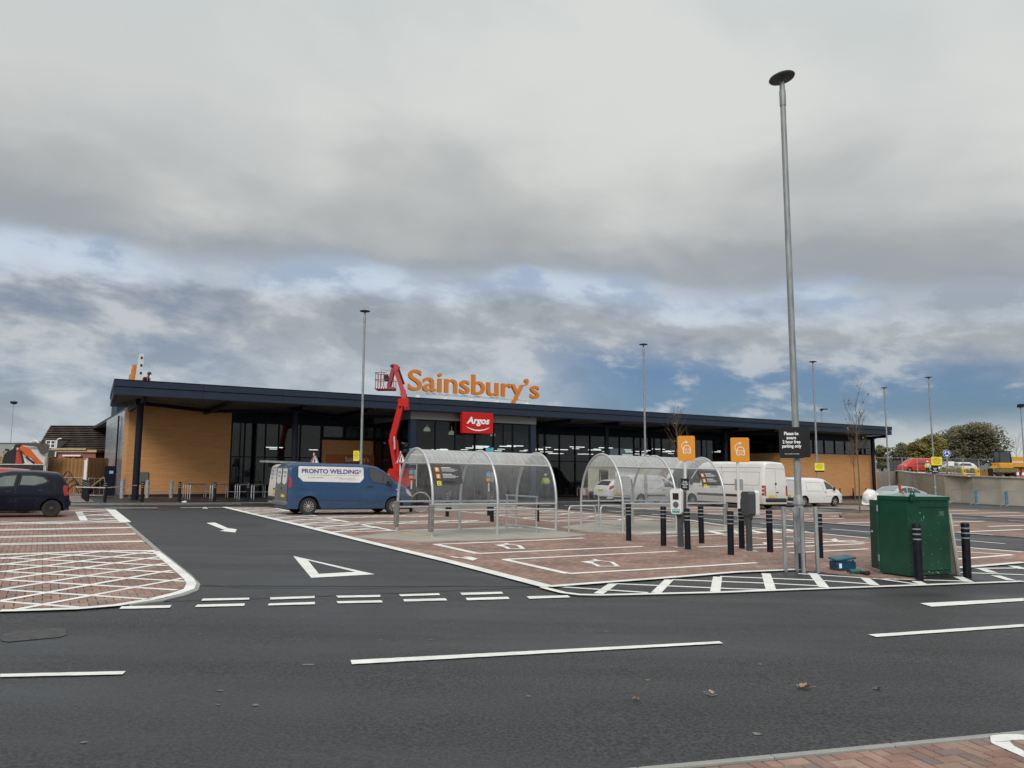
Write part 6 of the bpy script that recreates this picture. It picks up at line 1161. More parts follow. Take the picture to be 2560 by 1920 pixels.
    for i, (z_, m) in enumerate(((1.80, ORS), (1.62, ORS), (1.43, YELS))):
        if z_ > on(xa, z_)[2] + .3: continue
        mb = MB(); x0 = xa + .07; mb.add([on(x0, z_ + .06), on(x0 + .13, z_ + .06), on(x0 + .13, z_ - .06), on(x0, z_ - .06)], [(0, 1, 2, 3)]); mb.build('pictogram', m, t)
        mb = MB()
        for k in range(4): w_ = .5 - .1 * (k % 2) - (.2 if k == 0 else 0); zz = z_ + .05 - k * .03; h_ = .014 if k == 0 else .008; mb.add([on(x0 + .21, zz + h_), on(x0 + .21 + w_, zz + h_), on(x0 + .21 + w_, zz), on(x0 + .21, zz)], [(0, 1, 2, 3)])
        v2, fs = text2d(('P', '£', 'C')[i], height=.08, bold=.02); mb.add([on(x0 + .065 + a, z_ + b, .016) for a, b in v2], fs); mb.build('lettering', WHT if i < 2 else BLK, t)
    return t
p0, p1 = G(1079, 1344), G(1389.5, 1333); y1_ = math.atan2(p1.y - p0.y, p1.x - p0.x)
P = G(1079, 1344); P.z += .02; shelter('near open ended trolley shelter with curved clear roof beside the charging bays', P, y1_, 0, spacing=(V((p1.x, p1.y, 0)) - V((p0.x, p0.y, 0))).length / 2, H=2.38)
P3 = G(1813, 1323); P = P3 - Q * 4.5; P.z = zg(P.x) + .02; shelter('farther trolley shelter with curved clear roof behind the cycle hoops', P, QA, 1, spacing=2.25, Wd=2.2, H=2.42)
# small orange panel hung in the near shelter's end and parking signs beyond it
cs = thing('hanging_sign', 'small orange upright sign reading Cafe beyond the end hoop of the near shelter', 'sign', L2W(A_(1043, -2), -2, gz(aL0, 0)), R(10)); Dd = L2W(A_(1043, -2), -2).y; z0, z1 = zat(1043, 1154, Dd) - gz(aL0, 0), zat(1043, 1131, Dd) - gz(aL0, 0)
mb = MB(); mb.b2((-.12, -.02, z0), (.12, .02, z1)); mb.build('board', ORS, cs); mb = MB(); v2, fs = text2d('Cafe', width=(z1 - z0) * .7, height=.12, bold=.02); mb.add([(-z_ , -.026, (z0 + z1) / 2 + x) for x, z_ in v2], fs); mb.build('lettering', WHT, cs); mb = MB(); mb.tube([(0, .04, 0), (0, .04, z1)], .03, 8); mb.build('post', WSTEEL, cs)
def signpost(label, px, D, yb_, yt, build_, cat='sign', name='road_sign', group=None):
    P = GD(px, D); t = thing(name, label, cat, P, 0, group); H = zat(px, yt, D) - P.z; mb = MB(); mb.tube([(0, 0, 0), (0, 0, H)], .035, 8); mb.build('post', WSTEEL, t, smooth=True); build_(t, H, D, P); return t
def tri_sign(t, H, D, P):
    for rz, y, m in ((R(62), -.06, RED), (R(-20), .08, SIGB)):
        M = Matrix.Rotation(rz, 3, 'Z'); fn = lambda x, yy, z: tuple(M @ V((x, yy + y, 0)) + V((0, 0, z + H - .35)))
        mb = MB(); mb.prism([(-.34, -.3), (.34, -.3), (0, .34)], -.01, .01, fn); mb.build('warning_plate', m, t); mb = MB(); mb.prism([(-.24, -.24), (.24, -.24), (0, .22)], -.016, -.012, fn); mb.prism([(-.24, -.24), (.24, -.24), (0, .22)], .012, .016, fn); mb.build('warning_face', WHT, t)
        mb = MB(); mb.prism([(-.04, -.2), (.03, -.2), (.05, -.05), (.0, .08), (-.05, -.05)], -.019, -.017, fn); mb.build('walking_figure', BLK, t)
signpost('red and white triangular crossing sign above the blue van roof', 783, 42, 1262, 1132, tri_sign, group='crossing signs'); signpost('triangular crossing sign on a white post before the red boom lift', 1000, 41, 1262, 1128, tri_sign, group='crossing signs')
def ps(t, H, D, P): mb = MB(); mb.b2((-.11, -.06, H - .50), (.10, -.03, H - .02)); mb.build('board', BLACKB, t); mb = MB(); mb.b2((-.10, -.066, H - .25), (.09, -.062, H - .06)); mb.build('blue_panel', mat('blue_panel', (.08, .30, .55), .5), t); mb = MB(); mb.b2((-.10, -.066, H - .44), (.09, -.062, H - .30)); mb.build('orange_panel', ORS, t); mb = MB(); mb.b2((.0, .04, H - .46), (.22, .07, H - .04)); mb.build('back_plate', SIGB, t)
signpost('small blue and orange bay sign seen through the left end of the near shelter', 1029, 35, 1268, 1172, ps, group='bay signs'); signpost('small bay sign seen through the middle of the near shelter', 1222, 34, 1268, 1178, ps, group='bay signs')
# ================================================================== BOOM LIFT
RBL = mat('lift_red', (.50, .010, .008), .5, var=.08, scale=3, spec=.25); RFD = mat('faded_lift_red', (.48, .06, .06), .55, var=.1, spec=.25); HOSE = mat('black_hose', (.015, .015, .016), .6)
D = 42.5; PB = GD(1003, D); BP = lambda px, py, dy=0.0: V((AT(px, py, V((0, D, 0))).x - PB.x, dy, AT(px, py, V((0, D, 0))).z - PB.z))
bl = thing('boom_lift', 'red articulated boom lift with raised empty basket before the store lobby', 'boom lift', PB, 0)
mb = MB(); q = [BP(972, 1212), BP(971, 1186), BP(978, 1172), BP(1030, 1171), BP(1036, 1180), BP(1036, 1210), BP(1020, 1217)]; mb.prism([(p.x, p.z) for p in q], -.75, .75); mb.build('turntable_cover', RBL, bl)
mb = MB(); [mb.b2((BP(990, 1190).x + .0, -.762, BP(1000, y).z), (BP(1032, 1190).x, -.752, BP(1000, y).z + .03)) for y in (1180, 1184, 1188, 1192)]; mb.build('vent_slots', mat('dark_red', (.2, .01, .01), .6), bl); mb = MB(); mb.b2((BP(974, 1190).x, -.764, BP(974, 1193).z), (BP(978.5, 1190).x, -.754, BP(974, 1185).z)); mb.build('warning_label', YELS, bl)
mb = MB(); mb.box((.1, 0, .62), (2.1, 1.3, .34), bev=.05); mb.build('chassis', HOSE, bl)
for x in (-.85, 1.0):
    for y in (-.72, .72): mb = MB(); mb.lathe([(.2, -.14), (.38, -.14), (.41, -.08), (.41, .08), (.38, .14), (.2, .14)], 20, (x, y, .41), M=Matrix.Rotation(pi / 2, 3, 'X')); mb.build('wheel', TYRE, bl, smooth=True)
def beam(a, b, w_, h_, m, name, dy=0): mb = MB(); mb.bar(a, b, w_, h_, up=(0, 1, 0)); return mb.build(name, m, bl)
beam(BP(990, 1176, -.12), BP(977, 1098, -.12), .20, .14, RBL, 'lower_arm'); beam(BP(990, 1176, .16), BP(978, 1100, .16), .20, .14, RBL, 'lower_arm'); beam(BP(998, 1174, 0), BP(991, 1100, 0), .14, .14, RBL, 'tie_arm')
mb = MB(); q = [BP(974, 1112), BP(976, 1084), BP(984, 1082), BP(990, 1092), BP(990, 1104), BP(981, 1106), BP(979, 1116)]; mb.prism([(p.x, p.z) for p in q], -.22, .26); mb.build('elbow', RBL, bl)
mb = MB(); mb.tube([BP(987.5, 1092, -.28), BP(988.5, 1124, -.28)], .055, 10); mb.build('cylinder', ALU, bl, smooth=True)
beam(BP(981, 1096, .02), BP(1003, 1012, .02), .34, .22, RBL, 'middle_arm'); beam(BP(987, 1092, -.16), BP(1007, 1016, -.16), .10, .08, RBL, 'tie_arm')
mb = MB(); q = [BP(997, 998), BP(1021, 996), BP(1022.5, 1025), BP(1013, 1025.5), BP(1012, 1017), BP(997, 1016)]; mb.prism([(p.x, p.z) for p in q], -.26, .26); mb.build('joint_box', RBL, bl); mb = MB(); c = BP(1018, 1020.5); mb.lathe([(.07, -.01), (.07, .01)], 12, (c.x, -.27, c.z), M=Matrix.Rotation(pi / 2, 3, 'X')); mb.build('pin', HOSE, bl)
beam(BP(1011, 998, 0), BP(1007, 975, 0), .27, .26, RFD, 'boom_root'); beam(BP(1008.5, 982, 0), BP(990, 927, 0), .23, .22, RFD, 'upper_boom')
mb = MB(); mb.tube([BP(995, 921, .14), BP(1009, 960, .14)], .06, 8); mb.build('cylinder', HOSE, bl, smooth=True)
for k in range(4): mb = MB(); mb.tube([BP(1001 + k * 2, 985 + k * 2, -.1 + k * .06), BP(1005 + k, 992, .2), BP(1015, 990 - k * 2, -.05 + k * .05), BP(1018, 996, .1)], .022, 6); mb.build('hose', HOSE, bl, smooth=True)
mb = MB(); q = [BP(978, 914), BP(984, 910), BP(995, 913), BP(1000, 918), BP(992, 930), BP(982, 928)]; mb.prism([(p.x, p.z) for p in q], -.14, .14); mb.build('boom_head', RFD, bl); mb = MB(); c = BP(981, 916); mb.lathe([(.10, -.16), (.10, .16)], 12, (c.x, 0, c.z), M=Matrix.Rotation(pi / 2, 3, 'X')); mb.build('pin', HOSE, bl)
beam(BP(984, 922, -.1), BP(972, 968, -.1), .16, .12, mat('dull_red', (.30, .03, .04), .5, var=.1), 'jib'); beam(BP(979, 922, .1), BP(968, 966, .1), .09, .08, mat('dull_red', (.3, .03, .04)), 'jib'); beam(BP(988, 926, .0), BP(977, 968, 0), .06, .06, mat('dull_red', (.3, .03, .04)), 'jib')
DR = MATS['dull_red']; mb = MB(); a, b = BP(941, 972), BP(988, 972); mb.b2((a.x, -.5, a.z - .08), (b.x, .4, a.z + .05)); mb.build('basket_floor', DR, bl)
mb = MB(); [mb.prism([(a.x + .05 + k * .13, a.z - .03), (a.x + .11 + k * .13, a.z - .03), (a.x + .15 + k * .13, a.z + .05), (a.x + .09 + k * .13, a.z + .05)], -.512, -.503) for k in range(5)]; mb.build('hazard_stripes', WHT, bl)
mb = MB()
for y in (-.48, .38):
    for px, y1, y2 in ((942, 972, 934), (948, 972, 933), (956, 972, 930), (987, 972, 950)): p = BP(px, y1); mb.tube([(p.x, y, p.z), (p.x, y, BP(px, y2).z)], .018, 6)
    for y_ in (934, 951): mb.tube([(a.x, y, BP(941, y_).z), (BP(970 if y_ < 940 else 989, 951).x, y, BP(941, y_).z)], .018, 6)
for y_ in (934, 951): mb.tube([(a.x, -.48, BP(941, y_).z), (a.x, .38, BP(941, y_).z)], .018, 6)
mb.tube([BP(956, 930, -.3), BP(957, 926, -.3), BP(975, 927, -.1)], .012, 5); mb.build('guard_rails', DR, bl, smooth=True)
mb = MB(); c = BP(966, 945); mb.box((c.x, 0, c.z), (.22, .3, .34), bev=.03); mb.build('control_box', HOSE, bl)
# ================================================================== SITE BOX, HELMET, BOARD, TOOLS
GRN = mat('site_green', (.003, .052, .028), .48, var=.22, scale=2.6, bump=.35, bscale=3.5, spec=.25, dirt=.03); GRNL = mat('lit_green_lid', (.16, .27, .23), .35, var=.12, scale=3, coat=.25)  # lid is a lighter green than the sides: top light put into the colour
A0, A1, A2 = G(2220, 1436), G(2274, 1447), G(2379, 1440)
c0 = V((A1.x, A1.y, zg(A1.x))); Hb = zat(2268, 1241, A1.y) - c0.z
d2 = (V((A2.x, A2.y, 0)) - V((A1.x, A1.y, 0))); W2 = d2.length; ang = math.atan2(d2.y, d2.x)
gb = thing('site_box', 'dark green steel site box with pitched lid and one door swung open', 'site box', c0, ang, None, tilt=True)
dep = (V((A0.x, A0.y, 0)) - V((A1.x, A1.y, 0))).length; Wb = W2
mb = MB(); mb.b2((0, 0, .05), (Wb, .02, Hb - .012)); mb.build('front_panel', GRN, gb); mb = MB(); mb.b2((0, .021, .05), (.02, dep, Hb - .012)); mb.build('side_panel', GRN, gb); mb = MB(); mb.b2((Wb - .02, .021, .05), (Wb, dep, Hb - .012)); mb.build('side_panel', GRN, gb); mb = MB(); mb.b2((.021, dep - .02, .05), (Wb - .021, dep, Hb - .012)); mb.build('back_panel', GRN, gb)
mb = MB(); mb.b2((.03, .03, 0), (Wb - .03, dep - .03, .06)); mb.build('base', PLIN, gb)
mb = MB(); mb.b2((-.02, -.02, Hb - .07), (Wb + .02, -.002, Hb)); mb.b2((-.02, .0, Hb - .07), (-.002, dep, Hb)); mb.b2((Wb + .002, .0, Hb - .07), (Wb + .02, dep, Hb)); mb.build('lid_rim', GRN, gb)
mb = MB(); e = .02; ax, ay, az = Wb * .42, dep * .55, Hb + .06; ax2 = Wb * .62; mb.add([(-e, -e, Hb), (Wb + e, -e, Hb), (Wb + e, dep + e, Hb), (-e, dep + e, Hb), (ax, ay, az), (ax2, ay, az)], [(0, 1, 5, 4), (1, 2, 5), (2, 3, 4, 5), (3, 0, 4), (0, 3, 2, 1)]); mb.build('lid', GRNL, gb)
mb = MB(); mb.b2((.35, -.012, .12), (Wb - .06, -.002, .13)); mb.b2((.35, -.012, Hb - .20), (Wb - .06, -.002, Hb - .19)); mb.build('door_seam', mat('green_shadow_gap', (.003, .02, .012), .6), gb)
mb = MB(); mb.box((.10, -.045, Hb - .02), (.12, .05, .12), bev=.01); mb.tube([(.06, -.05, Hb + .03), (.06, -.05, Hb + .09), (.14, -.05, Hb + .09), (.14, -.05, Hb + .03)], .012, 6); mb.build('hasp', GRN, gb)
for z in (.25, Hb - .3): mb = MB(); mb.tube([(-.03, dep - .01, z), (-.03, dep - .01, z + .12)], .016, 8); mb.build('hinge', GALV, gb)
mb = MB(); mb.b2((Wb - .30, -.010, Hb - .36), (Wb - .16, -.003, Hb - .27)); mb.build('faded_label', mat('faded_label', (.06, .12, .09), .7, var=.4, scale=20), gb)
rnd = random.Random(3); mb = MB()
for (x, z, s_) in [(rnd.uniform(.03, .95), rnd.choice((rnd.uniform(.05, .25), rnd.uniform(.1, 1.2))), rnd.uniform(.006, .022)) for _ in range(40)] + [(.40, Hb - .42, .05), (.46, Hb - .38, .05), (.36, Hb - .30, .03), (.2, .12, .03), (.55, .10, .05), (.8, .08, .06), (.72, Hb - .12, .02), (.3, .05 + .2, .02)]:
    a = rnd.uniform(0, 3); mb.add([(x + s_ * cos(a), -.0035, z + s_ * sin(a) * .7), (x + s_ * .2 * cos(a + 1.5), -.0035, z + s_ * .25), (x - s_ * cos(a), -.0035, z - s_ * sin(a) * .7), (x - s_ * .2 * cos(a + 1.5), -.0035, z - s_ * .2)], [(0, 1, 2, 3)])
mb.build('paint_scratches', mat('pale_scratch', (.32, .42, .38), .7), gb, kind='stuff')
hinge = V((0, 0, 0)); Pd = G(2181, 1431); loc = Matrix.Rotation(-ang, 3, 'Z') @ (V((Pd.x, Pd.y, 0)) - V((c0.x, c0.y, 0)))
side0 = Matrix.Rotation(-ang, 3, 'Z') @ (V((A0.x, A0.y, 0)) - V((c0.x, c0.y, 0)))
mb = MB(); hd_ = Hb - .09
def panel_between(a, b, z0, z1, th=.025):
    d = (b - a).normalized(); n = V((-d.y, d.x, 0)) * th / 2; mb.add([(p.x, p.y, z) for z in (z0, z1) for p in (a + n, b + n, b - n, a - n)], [(0, 1, 2, 3), (4, 7, 6, 5), (0, 4, 5, 1), (1, 5, 6, 2), (2, 6, 7, 3), (3, 7, 4, 0)])
hz0 = V((-.005, .05, 0)); panel_between(V((-.02, dep - .01, 0)), loc * 1.0, .10, hd_); mb.build('open_door', GRN, gb)
mb = MB(); pk = loc * .8 + V((0, dep * .2, 0)); mb.box((pk.x - .02, pk.y - .03, Hb * .53), (.09, .03, .04), bev=.01); mb.build('door_handle', ALU, gb)
mb = MB(); pk = loc * .5 + V((0, dep * .5, 0)); mb.prism([(pk.x - .02, hd_ - .24), (pk.x + .02, hd_ - .24), (pk.x, hd_ - .20)], pk.y - .025, pk.y - .022); mb.build('warning_label', YELS, gb)
# helmet on the open door
HEL = mat('helmet_shell', (.74, .74, .72), .35, var=.04, coat=.2); dw = Matrix.Rotation(ang, 3, 'Z') @ loc
hp = G(2193, 1431); hp.y += .12; hp.z = c0.z + hd_ + .03; hm = thing('helmet', 'white safety helmet resting on top of the green box door', 'helmet', hp, R(20)); hm.rotation_euler = V((-.55, -.35, .75)).to_track_quat('Z', 'Y').to_euler(); hm.scale = (1.08, 1.08, 1.08)
mb = MB(); n = 22; rows = 8; vs = []; fs = []
for i in range(rows + 1):
    a = pi / 2 * i / rows
    for j in range(n): t = 2 * pi * j / n; r = .125 * cos(a) * (1 + .03 * cos(12 * t) * (i > 0)); vs.append((r * 1.0 * cos(t), r * 1.18 * sin(t), .02 + .135 * sin(a)))
fs = [(i * n + j, i * n + (j + 1) % n, (i + 1) * n + (j + 1) % n, (i + 1) * n + j) for i in range(rows) for j in range(n)]; mb.add(vs, fs)
mb.build('shell', HEL, hm, smooth=True); mb = MB(); [mb.box((x, 0, .152 - abs(x) * .25), (.012, .16, .012), bev=.004) for x in (-.03, 0, .03)]; mb.build('ridge', HEL, hm)
mb = MB(); mb.lathe([(.124, .015), (.145, .010), (.147, .018), (.124, .03)], 22, cap=False); mb.prism([(-.1, 0), (.1, 0), (.1, .0)], 0, 0) if False else None; mb.add([(.1 * cos(t), -.15 - .05 * sin(t), .012) for t in [pi * k / 8 for k in range(9)]] + [(.12, -.07, .022), (-.12, -.07, .022)], [(9, 0, 1, 2, 3, 4, 5, 6, 7, 8, 10)]); mb.build('brim', HEL, hm, smooth=True)
# tool left on the lid
tl = thing('hand_tool', 'red handled hand tool left lying on the lid of the green box', 'tool', c0 + Matrix.Rotation(ang, 3, 'Z') @ V((.16, .2, 0)) + V((0, 0, Hb + .05)), R(20)); mb = MB(); mb.tube([(0, 0, .02), (-.02, 0, .12), (-.03, 0, .17)], .022, 8, r2=.028); mb.build('handle', mat('tool_red', (.40, .06, .05), .5), tl, smooth=True); mb = MB(); mb.tube([(0, 0, .03), (.08, .02, .01), (.12, .05, .02)], .02, 8); mb.build('cord', mat('tool_orange', (.55, .25, .15), .6), tl, smooth=True)
# leaning board
bd = thing('leaning_board', 'off white board leaning against the right side of the green box', 'board', G(2394, 1437.5), ang); H_ = zat(2372, 1284, 14.6) - zg(8); mb = MB(); mb.add([(0, -.02, 0), (.02, -.02, 0), (-.13, .0, H_), (-.15, .0, H_), (0, .7, 0), (.02, .7, 0), (-.13, .68, H_), (-.15, .68, H_)], [(0, 1, 2, 3), (4, 7, 6, 5), (1, 5, 6, 2), (0, 3, 7, 4), (3, 2, 6, 7), (0, 4, 5, 1)]); mb.build('panel', mat('board_grey', (.26, .24, .21), .7), bd)
mb = MB(); mb.bar((.0, -.03, 0), (-.14, -.01, H_), .05, .035); mb.build('edge_batten', mat('off_white_batten', (.55, .52, .45), .7, var=.1), bd)
# blue tool case with its lid ajar, drill beside
TEA = mat('case_blue', (.008, .055, .11), .4, var=.1); TEAL2 = mat('case_lid', (.012, .105, .14), .4, var=.1); P = G(2113, 1427, .02); yw = R(8)
tcs = thing('tool_case', 'blue plastic tool case with its lid ajar on the bricks', 'tool case', P, yw); tcs.scale = (.88, .88, .88); mb = MB(); mb.b2((-.20, -.02, 0), (.26, .30, .20), bev=.02); mb.build('case', TEA, tcs); mb = MB(); M = Matrix.Rotation(R(-6), 3, 'Y') @ Matrix.Rotation(R(4), 3, 'X'); mb.box((.02, .13, .262), (.48, .34, .05), M=M, bev=.018); mb.build('lid', TEAL2, tcs)
mb = MB(); mb.box((-.12, -.025, .11), (.06, .006, .10)); mb.build('label_plate', WHT, tcs); mb = MB(); mb.box((.0, -.035, .21), (.05, .02, .05)); mb.box((.17, -.035, .21), (.04, .02, .05)); mb.box((.12, .12, .292), (.16, .05, .014), M=M); mb.build('latch', TEA, tcs)
P = G(2139, 1435, .02); dr = thing('cordless_drill', 'teal cordless drill lying beside the blue tool case', 'drill', P, R(15)); mb = MB(); mb.tube([(-.12, 0, .05), (.10, 0, .05)], [.035, .045], 10); mb.build('body', mat('drill_teal', (.02, .14, .14), .5), dr, smooth=True); mb = MB(); mb.tube([(-.12, 0, .05), (-.18, 0, .05)], .015, 8); mb.box((.10, -.10, .035), (.07, .14, .05), bev=.015); mb.box((.10, -.19, .04), (.10, .07, .07), bev=.015); mb.build('grip', HOSE, dr)
cb = thing('red_lead', 'thin red lead trailing from the tool case to the green box', 'cable', G(2150, 1434, .03)); o_ = G(2150, 1434, .03); mb = MB(); mb.tube([G(*p, .03) - o_ for p in ((2150, 1434), (2162, 1432), (2170, 1434), (2182, 1433))], .008, 5); mb.build('lead', mat('red_lead', (.4, .03, .03), .5), cb)
# ================================================================== PEOPLE
def skinned(name, verts, edges, rad, m, parent, sub=1):
    me = bpy.data.meshes.new(name); me.from_pydata([tuple(v) for v in verts], edges, []); o = bpy.data.objects.new(name, me); COL.objects.link(o)
    md = o.modifiers.new('s', 'SKIN'); md.use_smooth_shade = True; o.modifiers.new('u', 'SUBSURF').levels = sub
    for i, sv_ in enumerate(me.skin_vertices[0].data):
        r = rad[i]; sv_.radius = r if isinstance(r, tuple) else (r, r); sv_.use_root = (i == 0)
    dg = bpy.context.evaluated_depsgraph_get(); dg.update(); nm = bpy.data.meshes.new_from_object(o.evaluated_get(dg)); bpy.data.objects.remove(o); nm.name = name
    nm.materials.clear(); nm.materials.append(m); return link(name, nm, parent)
SKIN = mat('skin', (.36, .20, .14), .6); HIV = mat('hi_vis_yellow', (.50, .72, .05), .6, var=.08); REFL = mat('silver_tape', (.62, .64, .60), .4); DKT = mat('dark_trousers', (.025, .027, .03), .8); HVO = mat('hi_vis_orange', (.80, .14, .05), .6); BOOT = mat('work_boot', (.03, .025, .02), .7)
def person(label, P, yaw, H=1.78, jacket=HIV, helmet=HEL, walk=0.0, bend=0.0, arms=(.15, -.1, .25), bag=None, skin_=SKIN):
    t = thing('person', label, 'person', P, yaw); t.scale = (H / 1.78,) * 3; w_ = walk; b = bend
    J = dict(pel=(0, 0, .96), spine=(0, -b * .10, 1.14), chest=(0, -b * .22, 1.33), neck=(0, -b * .34, 1.50), head=(0, -b * .42, 1.62), crown=(0, -b * .46, 1.72),
             shl=(.19, -b * .26, 1.43), shr=(-.19, -b * .26, 1.43), ell=(.27, -b * .2 + arms[0] * .3, 1.16), elr=(-.27, -b * .2 + arms[1] * .3, 1.16), hl=(.22, -b * .2 - arms[2], 1.00), hr=(-.22, -b * .2 - arms[2], 1.00),
             hil=(.10, 0, .92), hir=(-.10, 0, .92), kl=(.11, -.10 * w_ - .02, .50), kr=(-.11, .06 * w_ - .02, .50), al=(.11, -.22 * w_ + .02, .09), ar=(-.11, .26 * w_ + .02, .09 + .05 * w_), tl=(.12, -.22 * w_ - .15, .04), tr=(-.12, .26 * w_ - .13, .04))
    K = list(J); ed = [('pel', 'spine'), ('spine', 'chest'), ('chest', 'neck'), ('neck', 'head'), ('head', 'crown'), ('chest', 'shl'), ('chest', 'shr'), ('shl', 'ell'), ('shr', 'elr'), ('ell', 'hl'), ('elr', 'hr'), ('pel', 'hil'), ('pel', 'hir'), ('hil', 'kl'), ('hir', 'kr'), ('kl', 'al'), ('kr', 'ar'), ('al', 'tl'), ('ar', 'tr')]
    rd = dict(pel=(.15, .11), spine=(.14, .10), chest=(.16, .11), neck=.055, head=(.075, .09), crown=.055, shl=.06, shr=.06, ell=.042, elr=.042, hl=.035, hr=.035, hil=.09, hir=.09, kl=.058, kr=.058, al=.042, ar=.042, tl=.04, tr=.04)
    skinned('body', [J[k] for k in K], [(K.index(a), K.index(c)) for a, c in ed], [rd[k] for k in K], skin_, t)
    q = ['pel', 'spine', 'chest', 'shl', 'shr', 'ell', 'elr', 'hl', 'hr']; JJ = dict(J); JJ['neck0'] = (0, -b * .3, 1.44); q.append('neck0'); JJ['pel'] = (0, 0, .88)
    for a_, e_ in (('hl', 'ell'), ('hr', 'elr')): JJ[a_] = tuple(V(J[e_]) + (V(J[a_]) - V(J[e_])) * .82)
    sk = dict(pel=(.185, .145), spine=(.175, .14), chest=(.19, .145), shl=.085, shr=.085, ell=.068, elr=.068, hl=.056, hr=.056, neck0=.085)
    skinned('jacket', [JJ[k] for k in q], [(q.index(a), q.index(c)) for a, c in (('pel', 'spine'), ('spine', 'chest'), ('chest', 'shl'), ('chest', 'shr'), ('shl', 'ell'), ('shr', 'elr'), ('ell', 'hl'), ('elr', 'hr'), ('chest', 'neck0'))], [sk[k] for k in q], jacket, t)
    q = ['pel', 'hil', 'hir', 'kl', 'kr', 'al', 'ar']; JJ = dict(J); JJ['al'] = tuple(V(J['al']) + V((0, 0, .03))); JJ['ar'] = tuple(V(J['ar']) + V((0, 0, .03))); sk = dict(pel=(.165, .125), hil=.105, hir=.105, kl=.078, kr=.078, al=.065, ar=.065)
    skinned('trousers', [JJ[k] for k in q], [(q.index(a), q.index(c)) for a, c in (('pel', 'hil'), ('pel', 'hir'), ('hil', 'kl'), ('hir', 'kr'), ('kl', 'al'), ('kr', 'ar'))], [sk[k] for k in q], DKT, t)
    for s_ in ('l', 'r'):
        a, c = V(J['a' + s_]), V(J['t' + s_]); mb = MB(); mb.lathe([(.045, -.085), (.055, -.08), (.055, .02), (.05, .05)], 10, a + V((0, 0, .0))); mb.bar((a.x, a.y + .04, .045), (c.x, c.y, .035), .10, .085); mb.build('boot', BOOT, t, smooth=False)
    if helmet:
        hd = V(J['crown']); mb = MB(); mb.lathe([(.135, -.045), (.115, -.035), (.112, .02), (.09, .065), (.05, .09), (.01, .098)], 16, hd + V((0, 0, -.01))); mb.b2((-.07, hd.y - .165, hd.z - .055), (.07, hd.y - .09, hd.z - .04)); mb.build('helmet', helmet, t, smooth=True)
    mb = MB()
    for z, rx, ry, yc in ((1.22, .198, .158, -b * .15), (1.05, .198, .155, -b * .05)):
        n = 20; vs = [(rx * cos(2 * pi * i / n), yc + ry * sin(2 * pi * i / n), z + dz) for dz in (-.028, .028) for i in range(n)]; mb.add(vs, [(i, (i + 1) % n, n + (i + 1) % n, n + i) for i in range(n)])
    for x in (-.10, .10): mb.bar((x, -b * .25 - .155, 1.22), (x * .9, -b * .3 - .09, 1.45), .05, .01); mb.bar((x, -b * .25 + .155, 1.22), (x * .9, -b * .3 + .11, 1.45), .05, .01)
    mb.build('reflective_tape', REFL, t)
    if bag: mb = MB(); mb.box((0, .21, 1.18), (.34, .14, .26), bev=.05); mb.build('backpack', mat('lime_bag', (.62, .72, .02), .5), t)
    return t
person('person in yellow hi-vis jacket and white helmet walking away towards the store', GD(1364, 57.5), R(180), 1.80, walk=.9, bag=True, arms=(.1, .1, .15))
# ================================================================== GROUND BEHIND THE RETAINING WALL
CONW = mat('wall_concrete', (.50, .455, .365), .85, var=.20, scale=.55, bump=.2, bscale=9); CONL = mat('pale_coping', (.42, .40, .36), .8, var=.1); DKW = mat('dark_render', (.24, .215, .18), .85, var=.1, scale=1); EARTH = mat('rough_earth', (.17, .14, .09), .95, var=.3, scale=.6, bump=.6, bscale=6)
# wall line traced on the ground, top heights from the photograph
WL = []
for (px, D, yt) in ((2187, 86, 1178), (2243, 88, 1178), (2262, 85, 1179.5), (2290, 78, 1184), (2330, 73, 1187), (2370, 69.5, 1189), (2430, 66, 1192), (2500, 63, 1194.5), (2570, 60.5, 1197), (2700, 56, 1202)):
    p = GD(px, D); WL.append((p, zat(px, yt, D)))
rw = thing('retaining_wall', 'stained concrete retaining wall with pale coping behind the crowd barriers', 'wall', WL[0][0], 0); o_ = WL[0][0]
def wn(i):
    a, b = WL[max(0, i - 1)][0], WL[min(len(WL) - 1, i + 1)][0]; d = V((b.x - a.x, b.y - a.y, 0)).normalized(); n = V((-d.y, d.x, 0)) * .35; return n if n.y > 0 else -n
for i in range(len(WL) - 1):
    (a, za), (b, zb_) = WL[i], WL[i + 1]; na, nb = wn(i), wn(i + 1); n = na
    vs = []
    for q, z, nq in ((a, za, na), (b, zb_, nb)):
        for off in (V((0, 0, 0)), nq): vs += [(q.x + off.x - o_.x, q.y + off.y - o_.y, zg(q.x) - .3 - o_.z), (q.x + off.x - o_.x, q.y + off.y - o_.y, z - o_.z)]
    mb = MB(); mb.add(vs, [(0, 1, 5, 4), (2, 6, 7, 3), (0, 2, 3, 1), (4, 5, 7, 6), (1, 3, 7, 5)]); mb.build('wall_bay', DKW if i == 0 else CONW, rw)
    mb = MB(); mb.bar(a - o_ + V((0, 0, za - a.z + .05)) + n * .4, b - o_ + V((0, 0, zb_ - b.z + .05)) + n * .4, .46, .10); 
    if i: mb.build('coping', CONL, rw)
pts = [(p.x, p.y + .3, z - .08) for p, z in WL]; back = [(p[0] + 25 + 12 * i * 0, 400, p[2] + 1.2) for i, p in enumerate(pts)]
mb = MB(); n = len(pts); mid = [(p[0] * 1.25 + 2, p[1] * 1.25 + 6, p[2] + .12) for p in pts]; far_ = [(p[0] * 5, p[1] * 5, p[2] + 1.2) for p in pts]
mb.add(pts + mid + far_, [(i, i + 1, n + i + 1, n + i) for i in range(n - 1)] + [(n + i, n + i + 1, 2 * n + i + 1, 2 * n + i) for i in range(n - 1)]); mb.build('raised_ground', EARTH, None, kind='structure')
